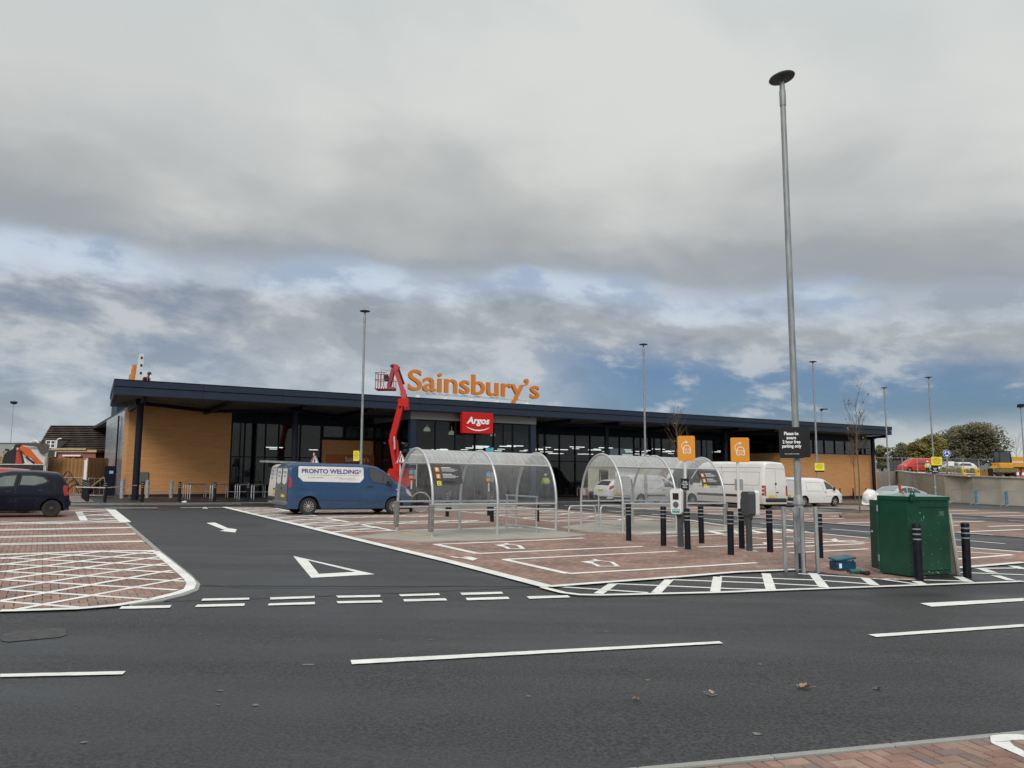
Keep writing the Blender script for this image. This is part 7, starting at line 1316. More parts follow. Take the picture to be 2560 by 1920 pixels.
def raised(px, D): d = ray(px, 1185); x = d.x / d.y * D; return V((x, D, zat(px, 1186 - max(0, (D - 95)) * .02, D) if False else 1.75 + .002 * (D - 70)))
# verge grass tufts along the top
GRASS = mat('dry_grass', (.20, .17, .07), .9, var=.3)
mb = MB(); rnd = random.Random(9)
for i in range(2600):
    px = rnd.uniform(2370, 2590); D = rnd.uniform(66, 84) * (1 + max(0, 2470 - px) * .0006); x = (px - 1280) / F * D; 
    k = min(range(len(WL)), key=lambda j: abs(WL[j][0].x - x)); z = WL[k][1] - .08; h = rnd.uniform(.12, .42); a = rnd.uniform(0, pi)
    mb.add([(x - .04 * cos(a), D + 3 - .04 * sin(a), z), (x + .04 * cos(a), D + 3 + .04 * sin(a), z), (x + rnd.uniform(-.1, .1), D + 3, z + h)], [(0, 1, 2)])
mb.build('verge_grass', GRASS, None, kind='stuff')
# crowd barriers
def barrier(label, P, yaw, L=2.3, H=1.1, wrap=None):
    t = thing('crowd_barrier', label, 'barrier', P, yaw, 'crowd barriers before the retaining wall'); mb = MB(); mb.tube([(-L / 2, 0, .12), (-L / 2, 0, H - .12), (-L / 2 + .12, 0, H), (L / 2 - .12, 0, H), (L / 2, 0, H - .12), (L / 2, 0, .12), (-L / 2, 0, .12)], .02, 6); mb.build('frame', ALU, t, smooth=True)
    mb = MB(); [mb.tube([(-L / 2 + .12 * k, 0, .13), (-L / 2 + .12 * k, 0, H - .02)], .009, 4) for k in range(1, int(L / .12))]; mb.build('bars', ALU, t, kind='stuff')
    for x in (-L / 2 + .25, L / 2 - .25): mb = MB(); mb.tube([(x, -.35, 0), (x, -.2, .12), (x, .2, .12), (x, .35, 0)], .016, 5); mb.build('foot', ALU, t, smooth=True)
    if wrap: mb = MB(); mb.tube([(L / 2, 0, .15), (L / 2, 0, H)], .10, 8); mb.build('wrapping', wrap, t, smooth=True)
BLW = mat('blue_wrap', (.06, .22, .34), .5, var=.3, scale=8)
bpts = [(2376, 1255.5), (2437, 1258.5), (2513, 1261), (2592, 1263.5), (2680, 1266)]
for i in range(4):
    a, b = (GD(bpts[j][0], (66.5, 62.8, 59.5, 56.5, 53.5)[j]) for j in (i, i + 1)); barrier('galvanised crowd barrier before the retaining wall, %s from the left' % ('first', 'second', 'third', 'fourth')[i], (a + b) / 2 + V((0, 0, .01)), math.atan2(b.y - a.y, b.x - a.x), (b - a).length - .05, 1.15, BLW if i < 2 else None)
# fence of mesh panels on the raised ground
def mesh_fence(label, a, b, H=2.0, n=6, group=None, net=True, nm='mesh_fence'):
    t = thing(nm, label, 'fence', a, 0, group); d = (b - a) / n
    for i in range(n):
        p, q = d * i, d * (i + 1); u = (q - p) * .02; mb = MB(); mb.tube([p + u + V((0, 0, .1)), p + u + V((0, 0, H)), q - u + V((0, 0, H)), q - u + V((0, 0, .1)), p + u + V((0, 0, .1))], .03, 5); mb.build('panel_frame', ALU, t)
        mb = MB(); L = (q - p).length; m = max(4, int(L / .35)); [mb.tube([p + (q - p) * k / m + V((0, 0, .1)), p + (q - p) * k / m + V((0, 0, H))], .006, 3) for k in range(1, m)]; [mb.tube([p + u + V((0, 0, z)), q - u + V((0, 0, z))], .006, 3) for z in (.5, .9, 1.3, 1.7)]
        if net: mb.build('mesh', GALV, t, kind='stuff')
zr_ = lambda px, y, D: zat(px, y, D)
D1 = 98; a = V(((2178 - 1280) / F * D1, D1, zr_(2178, 1180, D1))); b = V(((2432 - 1280) / F * D1, D1 - 4, zr_(2432, 1187, D1))); mesh_fence('galvanised mesh fence panels on the raised ground behind the wall', a, b, 1.85, 8)
# dark hoarding with a faint maroon logo, parked vehicles, signs
HOA = mat('dark_hoarding', (.05, .055, .055), .8, var=.2); D2 = 108
hb = thing('hoarding', 'long dark hoarding with a maroon emblem behind the mesh fence', 'hoarding', V(((2220 - 1280) / F * D2, D2, zr_(2220, 1184, D2))), 0); o_ = V(hb.matrix_world.translation); x1 = (2440 - 1280) / F * D2 - o_.x
for i in range(6): mb = MB(); mb.b2((x1 * i / 6 + .03, 0, 0), (x1 * (i + 1) / 6 - .03, .06, 1.85)); mb.build('panel', HOA, hb)
mb = MB(); xm = (2392 - 1280) / F * D2 - o_.x; mb.prism([(xm - .2 + .32 * cos(2 * pi * i / 16), 1.15 + .32 * sin(2 * pi * i / 16)) for i in range(16)], -.03, -.012); mb.b2((xm + .2, -.03, 1.0), (xm + 1.6, -.012, 1.3)); mb.build('emblem', mat('maroon', (.16, .02, .05), .6), hb); mb = MB(); mb.b2((xm - .3, -.02, .40), (xm + 1.9, -.012, .72)); mb.build('white_strip', SIGB, hb)
def small_car(label, px, D, yb_, hd, m, s=1.0, van_=False):
    B = Body(4.2 * s, 1.75, [(0, .8), (.15, 1.0), (.5, 1.30), (1.0, 1.45), (2.2, 1.45), (3.1, .98), (3.9, .82), (4.2, .55)] if not van_ else [(0, 1.7), (.2, 1.85), (2.6, 1.85), (3.1, 1.6), (3.6, 1.1), (4.1, .9), (4.2, .6)], (.8, 3.4), .31, tum=.2, ra=.15, rc=.5)
    x = (px - 1280) / F * D; P = V((x, D, zr_(px, yb_, D))); t = vehicle('parked_car', label, 'car', B, P, hd, m)
    for sg in (1, -1): part(t, B, 'side_window', CARGL, lambda mb: B.side(mb, [(.8, 1.0), (1.0, 1.3), (2.1, 1.33), (2.9, 1.0)], sg, .01, 2))
    part(t, B, 'windscreen', CARGL, lambda mb: B.roof(mb, [(2.35, -.55), (3.0, -.62), (3.0, .62), (2.35, .55)], .012, 2)); return t
REDV = mat('bright_red_paint', (.55, .03, .02), .35, coat=.4); SILC = mat('silver_paint', (.42, .43, .45), .3, metal=.4, coat=.4)
small_car('bright red van behind the mesh fence on the raised ground', 2283, 103, 1181, R(185), REDV, 1, True); small_car('silver car behind the lamp with the yellow and black notices', 2357, 100, 1183, R(200), SILC); small_car('white car at the foot of the dark hoarding', 2391, 104, 1183, R(180), WPA)
person('person in yellow hi-vis coat and white helmet on the raised ground beside the yellow notice', V(((2314 - 1280) / F * 92, 92, zr_(2314, 1190.5, 92))), R(-20), 1.80, arms=(.0, .0, .3)); person('second person in white helmet mostly hidden behind the yellow and black notices', V(((2325 - 1280) / F * 93.5, 93.5, zr_(2325, 1190, 93.5))), R(60), 1.74, arms=(0, 0, .2))
person('person in dark clothes and orange straps working on the roof by the white panel', L2W(A_(361, 4.2, 935), 4.2, RZ - .78), R(70), 1.72, jacket=mat('dark_coat', (.03, .012, .012), .8), helmet=mat('dark_helmet', (.02, .02, .022), .5), bend=.8)
ob = [o for o in COL.objects if o.parent and o.parent.get('label', '').startswith('person in dark clothes') and o.name.startswith('reflective_tape')]
for o in ob: o.data = o.data.copy(); o.data.materials[0] = HVO
# roundabout sign
def rb(t, H, D, P):
    mb = MB(); mb.lathe([(.46, -.012), (.46, .012)], 28, (0, -.06, H - .45), M=Matrix.Rotation(pi / 2, 3, 'X')); mb.build('disc_edge', WHT, t); mb = MB(); mb.lathe([(.43, -.012), (.43, .02)], 28, (0, -.066, H - .45), M=Matrix.Rotation(pi / 2, 3, 'X')); mb.build('disc', mat('sign_blue', (.01, .07, .42), .4), t)
    mb = MB()
    for k in range(3):
        a0 = R(90 + 120 * k); n = 6; f_ = lambda r, a: (r * cos(a), -.10, H - .45 + r * sin(a)); mb.add([f_(.30, a0 + R(10) + R(66) * i / n) for i in range(n + 1)] + [f_(.19, a0 + R(10) + R(66) * i / n) for i in range(n + 1)], [(i, i + 1, n + 2 + i, n + 1 + i) for i in range(n)]); mb.add([f_(.36, a0 + R(76)), f_(.13, a0 + R(76)), f_(.25, a0 + R(108))], [(0, 1, 2)])
    mb.build('arrows', WHT, t)
D3 = 90; P = V(((2363 - 1280) / F * D3, D3, zr_(2363, 1192, D3))); t = thing('roundabout_sign', 'round blue sign with white turning arrows left of the large oak', 'road sign', P); H = zr_(2361, 1124.5, D3) - P.z; mb = MB(); mb.tube([(0, 0, 0), (0, 0, H)], .05, 8); mb.build('post', GALV, t, smooth=True); rb(t, H, D3, P)
wb = thing('white_sign', 'blank white rectangular sign behind the mesh fence', 'sign', V(((2373 - 1280) / F * 99, 99, zr_(2373, 1184, 99)))); mb = MB(); mb.b2((-.40, 0, 1.0), (.40, .04, 1.55)); mb.build('board', WHT, wb); mb = MB(); [mb.tube([(x, .06, 0), (x, .06, 1.5)], .03, 5) for x in (-.3, .3)]; mb.build('legs', GALV, wb)
def keep_bollard(label, px, D, yb_, blue=True):
    t = thing('traffic_bollard', label, 'bollard', V(((px - 1280) / F * D, D, zr_(px, yb_, D))), R(20 if blue else 0), 'traffic bollards on the raised verge'); m = YELS if blue else BLACKB
    mb = MB(); mb.prism([(-.18, -.1), (.18, -.1), (.17, .70), (.10, .78), (-.10, .78), (-.17, .70)], -.10, .10); mb.build('shell', mat('bollard_amber', (.85, .48, .02), .45) if blue else m, t)
    if blue: mb = MB(); mb.lathe([(.12, -.01), (.12, .01)], 18, (0, -.112, .52), M=Matrix.Rotation(pi / 2, 3, 'X')); mb.build('blue_disc', MATS['sign_blue'], t); mb = MB(); mb.bar((-.06, -.127, .58), (.06, -.127, .46), .02, .05, up=(0, 1, 0)); mb.build('arrow', WHT, t)
keep_bollard('amber traffic bollard with blue arrow disc, left one of the pair on the wall top', 2403, 72, 1190.5); keep_bollard('amber traffic bollard with blue arrow disc, right one of the pair on the wall top', 2437, 69, 1192.5); keep_bollard('black backed traffic bollard on the wall top before the digger', 2470, 68, 1193, False)
CON_ = mat('cone_orange', (.65, .10, .03), .5)
cn = None
for px, D, yb_, lb in ((2537, 66, 1194.5, 'traffic cone by the digger, leftmost of the three'), (2550, 67, 1195, 'traffic cone by the digger, tall middle one'), (2556.5, 64, 1196, 'traffic cone at the right edge by the digger')):
    P = V(((px - 1280) / F * D, D, zr_(px, yb_, D)))
    if cn is None:
        cn = thing('traffic_cone', lb, 'cone', P, 0, 'traffic cones by the digger'); mb = MB(); mb.lathe([(.14, .03), (.03, .75)], 12); mb.build('cone', CON_, cn, smooth=True); mb = MB(); mb.box((0, 0, .015), (.36, .36, .03)); mb.build('base', CON_, cn); mb = MB(); mb.lathe([(.112, .25), (.08, .47)], 12, cap=False); mb.build('sleeve', WHT, cn)
    else: dup(cn, P, .4, lb)
# yellow digger
DGY = mat('digger_yellow', (.62, .30, .03), .5, var=.12); D4 = 92; P = V(((2500 - 1280) / F * D4, D4, zr_(2500, 1191, D4))); dg_ = thing('wheeled_digger', 'dusty yellow site loader with glazed cab on the raised ground at the right', 'digger', P, 0)
mb = MB(); mb.b2((-.8, -.8, .9), (.9, .8, 1.6), bev=.1); mb.build('body', DGY, dg_); mb = MB(); mb.b2((-.9, -.7, .35), (-.2, .7, 1.1), bev=.08); mb.b2((.6, -.7, .35), (1.6, .7, 1.0), bev=.08); mb.build('chassis', DGY, dg_)
mb = MB(); [mb.bar((x, y, 1.5), (x * .9, y * .9, 2.9), .09, .09) for x in (-.65, .75) for y in (-.6, .6)]; mb.b2((-.75, -.7, 2.9), (.85, .7, 3.0)); mb.build('cab_frame', HOSE, dg_); mb = MB(); mb.b2((-.60, -.56, 1.6), (.70, -.54, 2.85)); mb.b2((-.62, -.54, 1.6), (-.60, .54, 2.85)); mb.build('cab_glass', CARGL, dg_)
for x in (-1.0, 1.1):
    for y in (-.85, .85): mb = MB(); mb.lathe([(.25, -.2), (.48, -.2), (.52, -.12), (.52, .12), (.48, .2), (.25, .2)], 18, (x, y, .5), M=Matrix.Rotation(pi / 2, 3, 'X')); mb.build('wheel', TYRE, dg_, smooth=True)
mb = MB(); mb.bar((-.7, -.3, 1.3), (-1.7, -.3, .5), .16, .25); mb.bar((-.7, .3, 1.3), (-1.7, .3, .5), .16, .25); mb.prism([(-1.7, .1), (-2.3, .05), (-2.35, .5), (-1.8, .95)], -1.0, 1.0); mb.build('front_bucket', DGY, dg_)
P = V(((2548 - 1280) / F * 96, 96, zr_(2548, 1190, 96))); dm = thing('dumper_body', 'orange tipper load bed beside the yellow loader at the right edge', 'tipper', P, 0); mb = MB(); mb.prism([(-2.0, 1.1), (2.6, 1.1), (2.6, 2.3), (-1.7, 2.35)], -1, 1); mb.build('skip', DGY, dm); mb = MB(); mb.b2((-2.1, -1.02, 1.62), (2.6, -1.003, 1.78)); mb.build('rail', WSTEEL, dm); mb = MB(); mb.b2((-1.6, -.7, .5), (2.4, .7, 1.08)); mb.build('chassis', mat('rusty_chassis', (.20, .07, .04), .8), dm)
for x in (-.9, 1.6): mb = MB(); mb.lathe([(.25, -.8), (.5, -.8), (.5, .8), (.25, .8)], 16, (x, 0, .5), M=Matrix.Rotation(pi / 2, 3, 'X')); mb.build('wheel', TYRE, dm, smooth=True)
# ================================================================== TREES
BARK = mat('bark', (.13, .10, .075), .9, var=.25, scale=8); TWIG = mat('twig', (.12, .075, .05), .9, var=.2)
def sapling(label, P, H, seed, leaves=26, lean=(0, 0), spread=1.0, fork=.42):
    rnd = random.Random(seed); t = thing('young_tree', label, 'tree', P, rnd.uniform(0, 6)); tr = MB(); br = MB(); tips = []
    pts = [V((sin(k * .9) * .03 + lean[0] * k / 8, cos(k * 1.3) * .03, H * .92 * k / 8)) for k in range(9)]; tr.tube(pts, .045, 7, r2=.008); tr.build('trunk', BARK, t, smooth=True)
    def grow(p, d, L, r, lev):
        n = 4; q = [p]; dd = d.copy()
        for k in range(n): dd = (dd + V((rnd.uniform(-.12, .12), rnd.uniform(-.12, .12), rnd.uniform(.0, .14)))).normalized(); q.append(q[-1] + dd * L / n)
        br.tube(q, r, 4, r2=r * .35); tips.extend(q[2:])
        if lev < 2:
            for k in range(rnd.randint(3, 4) if lev == 0 else 3): i = rnd.randint(1, n); a = rnd.uniform(0, 2 * pi); d2 = (dd + V((cos(a), sin(a), .3)) * rnd.uniform(.4, .8)).normalized(); grow(q[i], d2, L * rnd.uniform(.35, .6), r * .5, lev + 1)
    for k in range(19):
        f = fork + (.94 - fork) * (k / 18) ** .9; i = f * 8 / .92 * .92; j = min(7, int(f * 8)); p = pts[j].lerp(pts[j + 1], f * 8 - j); a = k * 2.4; up = rnd.uniform(1.1, 2.0); d = V((cos(a), sin(a), up)).normalized(); grow(p, d, H * rnd.uniform(.22, .36) * (1.15 - f * .6) * spread, .014 * (1.2 - f * .6), 0)
    br.build('branches', TWIG, t, kind='stuff'); lf = MB()
    for _ in range(leaves): p = rnd.choice(tips); s = rnd.uniform(.03, .06); a = rnd.uniform(0, 6); u = V((cos(a), sin(a), rnd.uniform(-.5, .5))) * s; v_ = V((-sin(a) * .5, cos(a) * .5, -1)) * s * 1.3; lf.add([p, p + u + v_ * .6, p + v_ * 1.4, p - u + v_ * .6], [(0, 1, 2, 3)])
    lf.build('leaves', mat('autumn_leaf', (.20, .12, .045), .8, var=.4, scale=3), t, kind='stuff'); return t
P1_ = G(2151, 1287); sapling('bare young tree in the kerbed bed with a few brown leaves, nearest of the three', P1_, zat(2151, 972, P1_.y) - P1_.z, 4, 46, spread=.80, fork=.45); P2_ = G(2139, 1257); sapling('thin bare sapling left of the nearest one against the brick wall', P2_, zat(2125, 1085, P2_.y) - P2_.z, 8, 30, spread=.75, fork=.5); P3_ = GD(1694, 43.5); sapling('reddish bare sapling behind the left orange charging sign', P3_, zat(1697, 1016, 43.5) - P3_.z, 12, 10, spread=.75, fork=.45)
# kerbed beds
def bed(label_pts, name='kerbed_bed'):
    pts = [G(*p) for p in label_pts]; base = thing(name, None, None, (0, 0, 0)); base['kind'] = 'structure'; n = len(pts)
    for i in range(n):
        a, b = pts[i], pts[(i + 1) % n]; mb = MB(); mb.bar(a + V((0, 0, .07)), b + V((0, 0, .07)), .12, .15); mb.build('kerb_stone', mat('reddish_kerb', (.22, .15, .12), .85, var=.2), base)
    mb = MB(); mb.add([(p.x, p.y, p.z + .09) for p in pts], [tuple(range(n))]); mb.build('soil', EARTH, base)
bed([(2101, 1293), (2112, 1287), (2185, 1285.5), (2190, 1297), (2110, 1297.5)]); bed([(2104, 1259), (2112, 1256), (2180, 1254.5), (2178, 1259)])
def crown_tree(label, px, D, y_base, y_top, wpx, cols, seed, nleaf=9000, lobes=14, name='tree', gap=.5, leaf=.22, squash=1.0, trunk=True, group=None):
    rnd = random.Random(seed); x = (px - 1280) / F * D; zb_ = zr_(px, y_base, D); zt_ = zr_(px, y_top, D); H = zt_ - zb_; Wd = wpx / F * D; t = thing(name, label, 'tree', V((x, D, zb_)), 0, group)
    if trunk:
        mb = MB(); mb.tube([(0, 0, 0), (.1, 0, H * .2), (-.1, 0, H * .45), (0, 0, H * .75)], [H * .045, H * .035, H * .025, H * .01], 8); mb.build('trunk', BARK, t, smooth=True); mb = MB()
        for k in range(9): a = k * 2.4; p = V((0, 0, H * (.2 + .05 * k))); q = p + V((cos(a) * Wd * .32, sin(a) * Wd * .32, H * .22)); mb.tube([p, (p + q) / 2 + V((0, 0, H * .02)), q], H * .012, 5, r2=H * .004)
        mb.build('limbs', BARK, t, kind='stuff')
    L = []
    for k in range(lobes):
        a = rnd.uniform(0, 2 * pi); rr = rnd.uniform(.0, .36) ** .8; h = rnd.uniform(.22, .86); env = sqrt(max(.05, 1 - ((h - .45) / .56) ** 2)); c = V((cos(a) * Wd * rr * env * 1.05, sin(a) * Wd * rr * env, H * h)); L.append((c, Wd * rnd.uniform(.12, .20) * (.7 + .5 * env)))
    mb = MB()
    for _ in range(nleaf):
        c, r = rnd.choice(L); d = V((rnd.gauss(0, 1), rnd.gauss(0, 1), rnd.gauss(0, 1))).normalized(); rad = r * rnd.uniform(.45, 1.08); p = c + V((d.x * rad, d.y * rad, d.z * rad * .8 * squash))
        s = leaf * rnd.uniform(.6, 1.5); u = V((rnd.gauss(0, 1), rnd.gauss(0, 1), rnd.gauss(0, 1))).normalized(); v_ = u.orthogonal().normalized(); mb.m = min(len(cols) - 1, int(rnd.random() * len(cols))); mb.add([p - u * s * .5, p + v_ * s * .4, p + u * s * .5, p - v_ * s * .4], [(0, 1, 2, 3)])
    mb.build('crown', cols, t, kind='stuff'); return t
OKC = [mat('oak_green', (.095, .105, .045), .8, var=.35, scale=.5), mat('oak_brown', (.150, .115, .060), .8, var=.3, scale=.5), mat('oak_dark', (.060, .072, .036), .8, var=.3, scale=.5)]
YLC = [mat('turning_yellow', (.22, .20, .035), .8, var=.3, scale=.5), mat('turning_green', (.085, .10, .025), .8, var=.3, scale=.5), mat('turning_amber', (.15, .11, .03), .8, var=.3)]
crown_tree('large dark oak with broad rounded crown at the right', 2415, 150, 1178, 1059, 168, OKC, 1, 26000, 40, leaf=.36); crown_tree('yellow green tree left of the large oak', 2318, 140, 1178, 1082, 84, YLC, 2, 14000, 24, leaf=.32)
crown_tree('dark green tree between the yellow green tree and the store corner', 2256, 150, 1178, 1106, 76, OKC, 3, 6000, 16, leaf=.30, group=None); crown_tree('lower olive tree beside the store corner', 2200, 145, 1180, 1110, 52, YLC[1:2] + OKC[:2], 5, 4500, 12, leaf=.3); crown_tree('low bushy tree under the left flank of the large oak', 2372, 146, 1182, 1120, 60, OKC, 6, 4000, 12, leaf=.3, trunk=True)
P = V(((2538 - 1280) / F * 130, 130, zr_(2538, 1188, 130))); tt = sapling('bare tangled tree behind the yellow loader', P, 6.2, 22, 6, spread=1.6, fork=.2); P = V(((2500 - 1280) / F * 128, 128, zr_(2500, 1188, 128))); sapling('bare bush left of the loader cab', P, 4.6, 23, 4, spread=1.4, fork=.2)
# far hills along the horizon
mb = MB(); n = 60; HL = mat('far_hills', (.09, .125, .135), .95, var=.2, scale=.003); vs = []
for i in range(n + 1): x = -1600 + 4200 * i / n; h = 22 + 16 * sin(i * .35) + 9 * sin(i * .9 + 1) ; vs += [(x, 1500 + 100 * sin(i * .2), -30), (x, 1800 + 100 * sin(i * .2), h + 6)]
mb.add(vs, [(2 * i, 2 * i + 2, 2 * i + 3, 2 * i + 1) for i in range(n)]); mb.build('hills', HL, None, kind='structure')
# ================================================================== LEFT BACKGROUND: fence, houses, lorry
WOODS = [mat('fence_board_' + n, c, .8, var=.22, scale=1.2, stretch=(6, 6, .7), bump=.3) for n, c in (('honey', (.31, .160, .050)), ('tan', (.26, .130, .042)), ('amber', (.35, .180, .055)))]
def timber_fence(label, pts, zt_):
    a0 = pts[0]; t = thing('timber_fence', label, 'fence', a0, 0); rnd = random.Random(4)
    for a, b in zip(pts[:-1], pts[1:]):
        L = (b - a).length; n = int(L / .15); d = (b - a) / n; yaw = math.atan2(d.y, d.x)
        for i in range(n):
            p = a + d * (i + .5) - a0; h = zt_ - a.z + rnd.uniform(-.03, .03); mb = MB(); mb.box((0, -.012 * (i % 2), h / 2), (.142, .02, h)); o = mb.build('fence_board', rnd.choice(WOODS), t); o.location = p; o.rotation_euler = (0, 0, yaw)
        for z in (.4, 1.2, 1.9): mb = MB(); nrm = V((-d.y, d.x, 0)).normalized() * .05; mb.bar(a - a0 + nrm + V((0, 0, z)), b - a0 + nrm + V((0, 0, z)), .04, .09); mb.build('fence_rail', WOODS[0], t)
Df = 49; timber_fence('new honey coloured close boarded timber fence between the lorry and the store', [GD(118, Df), GD(218, Df - 1.0), GD(268, Df + 2.0)], zat(180, 1144.5, Df)); timber_fence('short stretch of timber fence left of the lorry', [GD(-30, Df + 2), GD(17, Df + 2)], zat(5, 1141, Df + 2))
# crowd barrier before the timber fence, and coiled pipe
def hz_bar(label, x0, x1, D, nm='crowd_barrier', H=1.05): a, b = GD(x0, D), GD(x1, D); t = thing(nm, label, 'barrier', (a + b) / 2, 0, 'barriers before the timber fence'); L = (b - a).length; mb = MB(); mb.tube([(-L / 2, 0, .1), (-L / 2, 0, H), (L / 2, 0, H), (L / 2, 0, .1), (-L / 2, 0, .1)], .02, 6); mb.build('frame', ALU, t); mb = MB(); [mb.tube([(-L / 2 + .33 * k, 0, .1), (-L / 2 + .33 * k, 0, H)], .007, 4) for k in range(1, int(L / .33) + 1)]; mb.build('bars', ALU, t, kind='stuff')
hz_bar('crowd barrier just right of the dark hatchback before the timber fence', 158, 208, 44.5); hz_bar('crowd barrier between the tight bollard row and the navy side door', 222, 262, 43.5)
tp = thing('barrier_tape', 'red and white tape strung low between the bollards and the round column', 'tape', G(262, 1256)); o_ = G(262, 1256); mb = MB(); Pa, Pb_ = G(164, 1256), G(343, 1251); mb.bar(Pa - o_ + V((.3, .2, .72)), V((0, -.08, .70)), .004, .045); mb.bar(V((0, -.08, .70)), Pb_ - o_ + V((0, -.1, .78)), .004, .045); mb.build('tape', mat('tape_white', (.60, .52, .50), .6, var=.3, scale=9), tp)
# red and white striped lorry marker boards
for i, (px, lb) in enumerate(((211, 'left white marker post before the timber fence'), (215, 'right white marker post before the timber fence'))): P = GD(px, 45.5); t = thing('marker_post', lb, 'post', P, 0, 'white marker posts'); mb = MB(); mb.tube([(0, 0, 0), (0, 0, zat(px, 1150 - 4 * i, 45.5) - P.z)], .045, 8); mb.build('post', WHT, t, smooth=True)
# main house
ROOFC = [mat('roof_tile_' + n, c, .9, var=.25, scale=1.5) for n, c in (('brown', (.105, .078, .060)), ('dark', (.080, .062, .050)))]; TILEH = mat('hung_tile', (.055, .05, .045), .9, var=.2); REND = mat('grey_green_render', (.20, .22, .20), .85); CRM = mat('cream_fascia', (.52, .40, .22), .7); RBR = wall_brick('red_brick', (.36, .10, .08), (.30, .08, .06), (.25, .2, .17), .225, .075)
def slope_roof(t, x0, x1, y0, y1, z0, z1, courses, over=0.0, hip=0.0, name='roof_tile_course'):
    for k in range(courses):
        f0, f1 = k / courses, (k + 1) / courses; ya, yb_ = y0 + (y1 - y0) * f0, y0 + (y1 - y0) * f1; za, zb2 = z0 + (z1 - z0) * f0, z0 + (z1 - z0) * f1; xa = x0 + hip * f0; xb = x0 + hip * f1; mb = MB(); n = max(8, int((x1 - x0) / .33)); top, bot = [], []
        for i in range(n + 1):
            u = i / n; w_ = .015 * sin(i * pi); xx0 = xa + (x1 - xa) * u; xx1 = xb + (x1 - xb) * u; wob = .012 * sin(i * 2.1 + k); top.append((xx1, yb_ + .03, zb2 + .0)); bot.append((xx0, ya - .03, za + .11 + wob))
        low = [(p[0], p[1], p[2] - .13) for p in bot]; m = n + 1; mb.add(bot + top + low, [(i, i + 1, m + i + 1, m + i) for i in range(n)]); mb.build(name, ROOFC[k % 2], t)  # every other course coloured darker to stand for shadow lines between rows
Dh = 64.0; xh0 = (103 - 1280) / F * Dh; xh1 = (285 - 1280) / F * Dh; hx = lambda px, D=Dh: (px - 1280) / F * D
Ph = V((xh0, Dh, zg(xh0))); ho = thing('house', 'brown tiled house with small white dormer window behind the timber fence', 'house', Ph, 0)
ze = zat(180, 1122, Dh) - Ph.z; zr2 = zat(180, 1063.5, Dh + 4.2) - Ph.z; wx = xh1 - xh0
mb = MB(); mb.b2((0, .3, -.5), (wx, 8.2, ze)); mb.build('wall', REND, ho); slope_roof(ho, -.2, wx + .3, -.1, 4.2, ze - .05, zr2, 13, hip=(hx(132, Dh + 4.2) - hx(103)))
mb = MB(); mb.add([(-.2, -.1, ze - .08), (wx + .3, -.1, ze - .08), (wx + .3, 4.2, zr2 - .03), (hx(132, Dh + 4.2) - hx(103) - .2, 4.2, zr2 - .03), (-.2, 8.6, ze - .1), (wx + .3, 8.6, ze - .1)], [(0, 1, 2, 3), (3, 2, 5, 4), (0, 3, 4), (1, 5, 2)]); mb.build('roof', ROOFC[1], ho)
Dd_ = Dh - .4; fx = lambda px: hx(px, Dd_) - xh0; fz = lambda y: zat(130, y, Dd_) - Ph.z
mb = MB(); mb.b2((fx(115), -.4, fz(1143)), (fx(147), 2.5, fz(1098))); mb.build('dormer_wall', REND, ho); mb = MB(); mb.b2((fx(112), -.55, fz(1098)), (fx(149), 2.6, fz(1095))); mb.build('dormer_roof', ROOFC[0], ho)
mb = MB()
wx0, wx1, wz0, wz1 = fx(119), fx(143), fz(1120), fz(1100.5)
for a_ in ((wx0, wx0 + .07), (wx1 - .07, wx1), ((wx0 + wx1) / 2 - .05, (wx0 + wx1) / 2 + .05)): mb.b2((a_[0], -.46, wz0), (a_[1], -.405, wz1))
for z in (wz0, (wz0 + wz1) / 2 - .02, wz1 - .07): mb.b2((wx0, -.455, z), (wx1, -.41, z + .06))
fr = mb.build('window_frame', WHT, ho); mb = MB(); mb.b2((wx0 + .03, -.425, wz0 + .03), (wx1 - .03, -.415, wz1 - .03)); mb.build('glass_pane', CARGL, fr)
mb = MB(); mb.tube([(fx(146), -.5, fz(1142)), (fx(147), -.5, fz(1101)), (fx(151), -.5, fz(1097)), (fx(157), -.45, fz(1096))], .055, 8); mb.build('downpipe', WHT, ho, smooth=True)
for k in range(4): mb = MB(); z = fz(1141) + k * .16; mb.b2((fx(112), -.45 + .02 * k, z), (fx(150), -.40 + .02 * k, z + .19)); mb.build('hung_tile_course', TILEH, ho)
# single storey red extension
De = 60; ex = thing('garage', 'low red brick extension with cream fascia before the tiled house', 'building', V((hx(151, De), De, zg(hx(151, De))))); ez = lambda y: zat(190, y, De) - zg(hx(151, De)); ew = hx(244, De) - hx(151, De)
mb = MB(); mb.b2((0, 0, -.4), (ew, 3.5, ez(1131))); mb.build('wall', RBR, ex); mb = MB(); mb.b2((-.15, -.2, ez(1130.5)), (ew + .15, 3.7, ez(1125))); mb.b2((-.35, -.35, ez(1124.8)), (ew - .6, 3.8, ez(1121))); mb.build('fascia', CRM, ex)
mb = MB(); mb.b2((.5, -.3, ez(1141)), (ew - 1.0, -.005, ez(1137.5))); mb.build('white_sill', WHT, ex)
h2 = thing('house', 'distant tiled roof with a white arched gable left of the main house', 'house', V((hx(73, 85), 85, 0))); z_ = lambda y: zat(90, y, 85); mb = MB(); mb.b2((0, 0, -.3), (hx(115, 85) - hx(73, 85), 5, z_(1110))); mb.build('wall', REND, h2); slope_roof(h2, -.1, hx(115, 85) - hx(73, 85), -.1, 3, z_(1109), z_(1100), 4)
mb = MB(); mb.tube([(.4 + 1.0 * k / 8 * 1.0, -.3, z_(1109) + .35 * sin(pi * k / 8)) for k in range(9)], .06, 6); mb.build('gable_arch', WHT, h2)
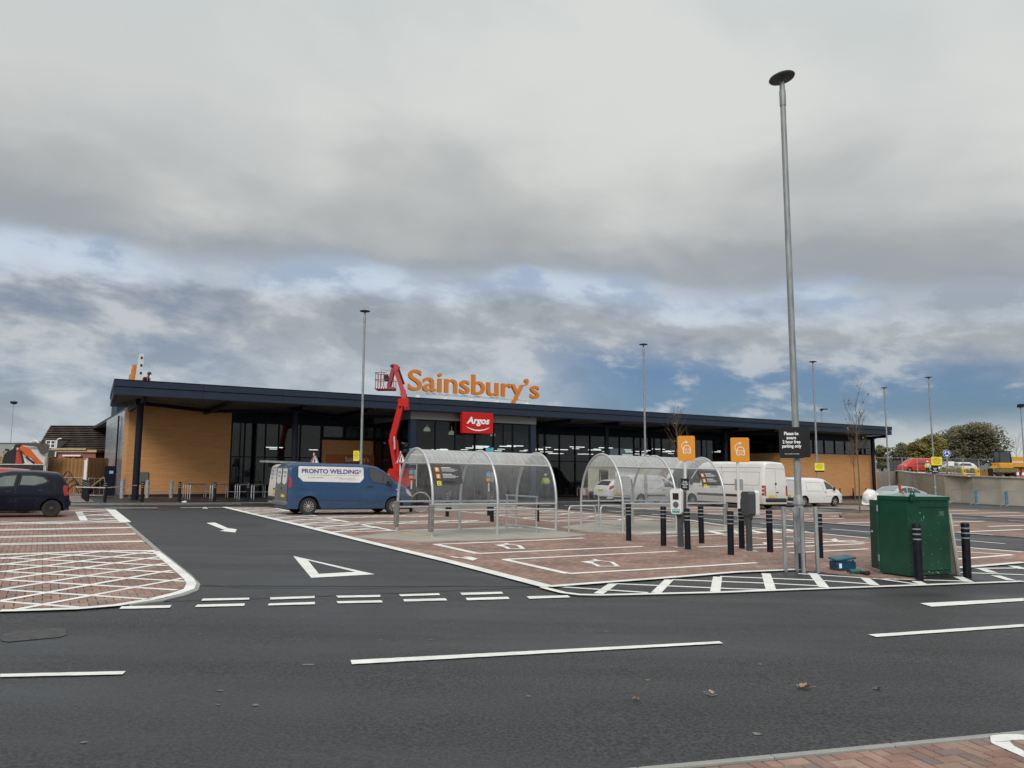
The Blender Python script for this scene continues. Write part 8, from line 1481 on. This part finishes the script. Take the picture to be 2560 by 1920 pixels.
gbx = thing('warehouse', 'flat roofed pale grey building at the far left', 'building', V((hx(-60, 75), 75, 0))); mb = MB(); mb.b2((0, 0, -.5), (hx(108, 75) - hx(-60, 75), 8, zat(50, 1108.5, 75))); mb.build('wall', mat('pale_grey_wall', (.30, .32, .30), .8), gbx); mb = MB(); mb.b2((-.1, -.1, zat(50, 1108.3, 75)), (hx(108, 75) - hx(-60, 75) + .1, 8.1, zat(50, 1107, 75))); mb.build('coping', GREYB, gbx)
# crane lorry seen from behind
Dl = 42.5; lx = lambda px: hx(px, Dl); Pl = V((lx(64), Dl, zg(lx(64)))); lz = lambda y: zat(64, y, Dl) - Pl.z; lo = thing('crane_lorry', 'drop side lorry with folded orange loader crane seen from behind', 'lorry', Pl, 0); lo.matrix_world = Matrix.Translation(Pl) @ Matrix.Rotation(R(30), 4, 'Z') @ Matrix.Diagonal((.90, 1, 1, 1)); LX = lambda px: lx(px) - Pl.x
mb = MB(); mb.b2((LX(12), 0, lz(1190)), (LX(114), .06, lz(1162))); mb.build('tailboard', mat('weathered_black_board', (.035, .03, .028), .8, var=.3, scale=3), lo); mb = MB(); mb.b2((LX(10), -.03, lz(1162)), (LX(116), .08, lz(1160))); mb.build('top_rail', WSTEEL, lo)
for a, b in ((10, 12), (114.5, 116.5), (118, 120)): mb = MB(); mb.b2((LX(a), -.04, lz(1191)), (LX(b), .08, lz(1164))); mb.build('corner_post', WSTEEL, lo)
mb = MB(); mb.b2((LX(26), -.06, lz(1186)), (LX(110), -.005, lz(1182))); mb.build('timber_rail', WOODS[1], lo); mb = MB(); mb.b2((LX(14), .1, .75), (LX(112), 5.5, .95)); mb.build('load_bed', UNDER, lo); mb = MB(); mb.b2((LX(30), .2, .4), (LX(98), 6.8, .74)); mb.build('chassis', UNDER, lo)
for x in (LX(24), LX(102)):
    for y in (1.2, 5.6): mb = MB(); mb.lathe([(.25, -.16), (.45, -.16), (.48, -.1), (.48, .1), (.45, .16), (.25, .16)], 18, (x, y, .48), M=Matrix.Rotation(pi / 2, 3, 'Y')); mb.build('wheel', TYRE, lo, smooth=True)
CX = lambda px: LX(px) * 1.10
mb = MB(); mb.b2((CX(28), 5.0, .9), (CX(112), 7.0, zat(64, 1116, 48.5) - Pl.z), bev=.15); mb.build('cab', WPA, lo, smooth=True); mb = MB(); mb.prism([(CX(34), zat(64, 1114, 48) - Pl.z), (CX(40), zat(64, 1109, 48) - Pl.z), (CX(110), zat(64, 1110, 48) - Pl.z), (CX(116), zat(64, 1116, 48) - Pl.z), (CX(112), zat(64, 1133, 48) - Pl.z), (CX(95), zat(64, 1135, 48) - Pl.z), (CX(85), zat(64, 1118, 48) - Pl.z)], 4.8, 4.95); mb.build('sun_blind', mat('brown_canvas', (.10, .085, .07), .8), lo)
CRO = mat('crane_orange', (.62, .115, .02), .4, var=.08, coat=.2); CRR = mat('crane_red', (.50, .06, .03), .45)
mb = MB(); mb.prism([(LX(46), lz(1160)), (LX(47), lz(1120)), (LX(55), lz(1118)), (LX(58), lz(1140)), (LX(64), lz(1160))], .3, .6); mb.build('crane_column', CRR, lo)
mb = MB(); mb.prism([(LX(54), lz(1117)), (LX(58), lz(1113)), (LX(78), lz(1121)), (LX(97), lz(1143)), (LX(114), lz(1160)), (LX(95), lz(1160)), (LX(82), lz(1145)), (LX(66), lz(1140)), (LX(56), lz(1126))], .22, .62); mb.build('crane_boom', CRO, lo)
mb = MB(); mb.bar((LX(57), .15, lz(1128)), (LX(66), .15, lz(1159)), .12, .14, up=(0, 1, 0)); mb.bar((LX(70), .15, lz(1142)), (LX(92), .15, lz(1159)), .12, .14, up=(0, 1, 0)); mb.build('crane_ram', HOSE, lo); mb = MB(); mb.bar((LX(66), .14, lz(1140)), (LX(78), .14, lz(1156)), .1, .12, up=(0, 1, 0)); mb.build('crane_ram', ALU, lo)
mb = MB(); mb.prism([(LX(15), lz(1160)), (LX(18), lz(1138)), (LX(26), lz(1128)), (LX(36), lz(1124)), (LX(42), lz(1112)), (LX(56), lz(1111)), (LX(57), lz(1118)), (LX(46), lz(1122)), (LX(45), lz(1160))], .35, .9); mb.build('crane_base', HOSE, lo)
mb = MB(); mb.prism([(LX(19), lz(1122)), (LX(30), lz(1123)), (LX(28), lz(1128)), (LX(20), lz(1127))], .4, .6); mb.build('grab_jaw', HOSE, lo); mb = MB(); mb.tube([(LX(20), .3, lz(1127)), (LX(17), .3, lz(1129)), (LX(16), .3, lz(1132)), (LX(19), .3, lz(1134))], .04, 6); mb.build('crane_hook', REDV, lo, smooth=True)
mb = MB(); c = (LX(49), .2, lz(1122)); mb.lathe([(.07, -.03), (.07, .03)], 12, c, M=Matrix.Rotation(pi / 2, 3, 'X')); mb.build('pin', ALU, lo); mb = MB(); mb.box((LX(131), .6, lz(1158)), (.16, .12, .42), bev=.03); mb.bar((LX(131), .6, lz(1166)), (LX(120), .6, lz(1174)), .03, .03); mb.build('mirror', HOSE, lo)
sk = thing('green_skip_bin', 'bright green bin at the left edge beside the lorry', 'bin', GD(-2, 43)); mb = MB(); h = zat(0, 1157, 43) - zg(-28); mb.prism([(-.5, .1), (.25, .1), (.32, h), (-.55, h)], 0, 1.0); mb.build('body', mat('bin_green', (.03, .30, .05), .5), sk); mb = MB(); mb.b2((-.6, -.05, h), (.36, 1.05, h + .05)); mb.build('lid', ALU, sk)
ym = thing('yellow_machine', 'yellow machine edge behind the roof of the cars at the far left', 'machine', GD(-6, 40)); mb = MB(); mb.b2((-.6, 0, .5), (.32, 1, zat(0, 1191, 40) - zg(-26)), bev=.08); mb.build('body', DGY, ym); mb = MB(); mb.lathe([(.2, -.15), (.4, -.15), (.4, .15), (.2, .15)], 14, (0, -.02, .4), M=Matrix.Rotation(pi / 2, 3, 'X')); mb.build('wheel', TYRE, ym)
# ramp of black and timber by the fence, site clutter
cl = thing('tool_trailer', 'dark angled ramp with timber edge leaning before the side door', 'ramp', GD(238, 44.2)); mb = MB(); mb.prism([(-.75, .0), (.75, 1.15), (.75, 1.28), (-.85, .05)], 0, .6); mb.build('ramp', HOSE, cl); mb = MB(); mb.bar((-.8, -.03, .05), (.75, -.03, 1.3), .05, .06); mb.build('timber_edge', WOODS[0], cl)
hc = thing('coiled_pipe', 'loose black pipe coils lying before the timber fence beside the dark hatchback', 'pipe', GD(186, 45.5)); mb = MB()
for j in range(4): mb.tube([(-.9 + 1.5 * k / 14 + .1 * j, .15 * j, .08 + (1.3 - .25 * j) * max(0, sin(pi * k / 14 + .5)) ** 1.5) for k in range(15)], .03, 6)
mb.build('coil', HOSE, hc, smooth=True)
# low advert boards at the hoops before the right glazing
for i, (px, D, c1, lb) in enumerate(((1411, 63, 'orange', 'low orange and white advert board leaning before the right glazing, left one'), (1457, 62, 'orange', 'low orange advert board leaning before the right glazing, right one'))):
    P = GD(px, D); t = thing('advert_board', lb, 'board', P, R(8), 'low advert boards before the right glazing'); wd = (42 if i == 0 else 30) / F * D; mb = MB(); mb.b2((-wd / 2, 0, .15), (wd / 2, .05, .75)); mb.build('board', ALU, t); mb = MB(); mb.b2((-wd / 2 + .05, -.012, .2), (0, -.004, .7)); mb.b2((wd * .22, -.012, .2), (wd / 2 - .05, -.004, .7)); mb.build('orange_field', mat('coral_print', (.62, .17, .09), .6), t); mb = MB(); mb.b2((.01, -.012, .2), (wd * .20, -.004, .7)); mb.build('white_field', WHT, t)
    mb = MB(); v2, fs = text2d('SALE', width=wd * .3, height=.12, bold=.01); mb.add([(x - wd * .22, -.016, .45 + z) for x, z in v2], fs); mb.build('lettering', WHT, t)
# bicycle-like trolley train by the near shelter: coiled hose reel
hr = thing('hose_reel', 'coiled grey hose on the tarmac seen through the near shelter end', 'hose', GD(1052, 33.5)); mb = MB(); [mb.tube([(.42 * cos(2 * pi * k / 20), .06 * j, .45 + .42 * sin(2 * pi * k / 20)) for k in range(21)], .035, 6) for j in range(3)]; mb.build('coil', GALV, hr, smooth=True)
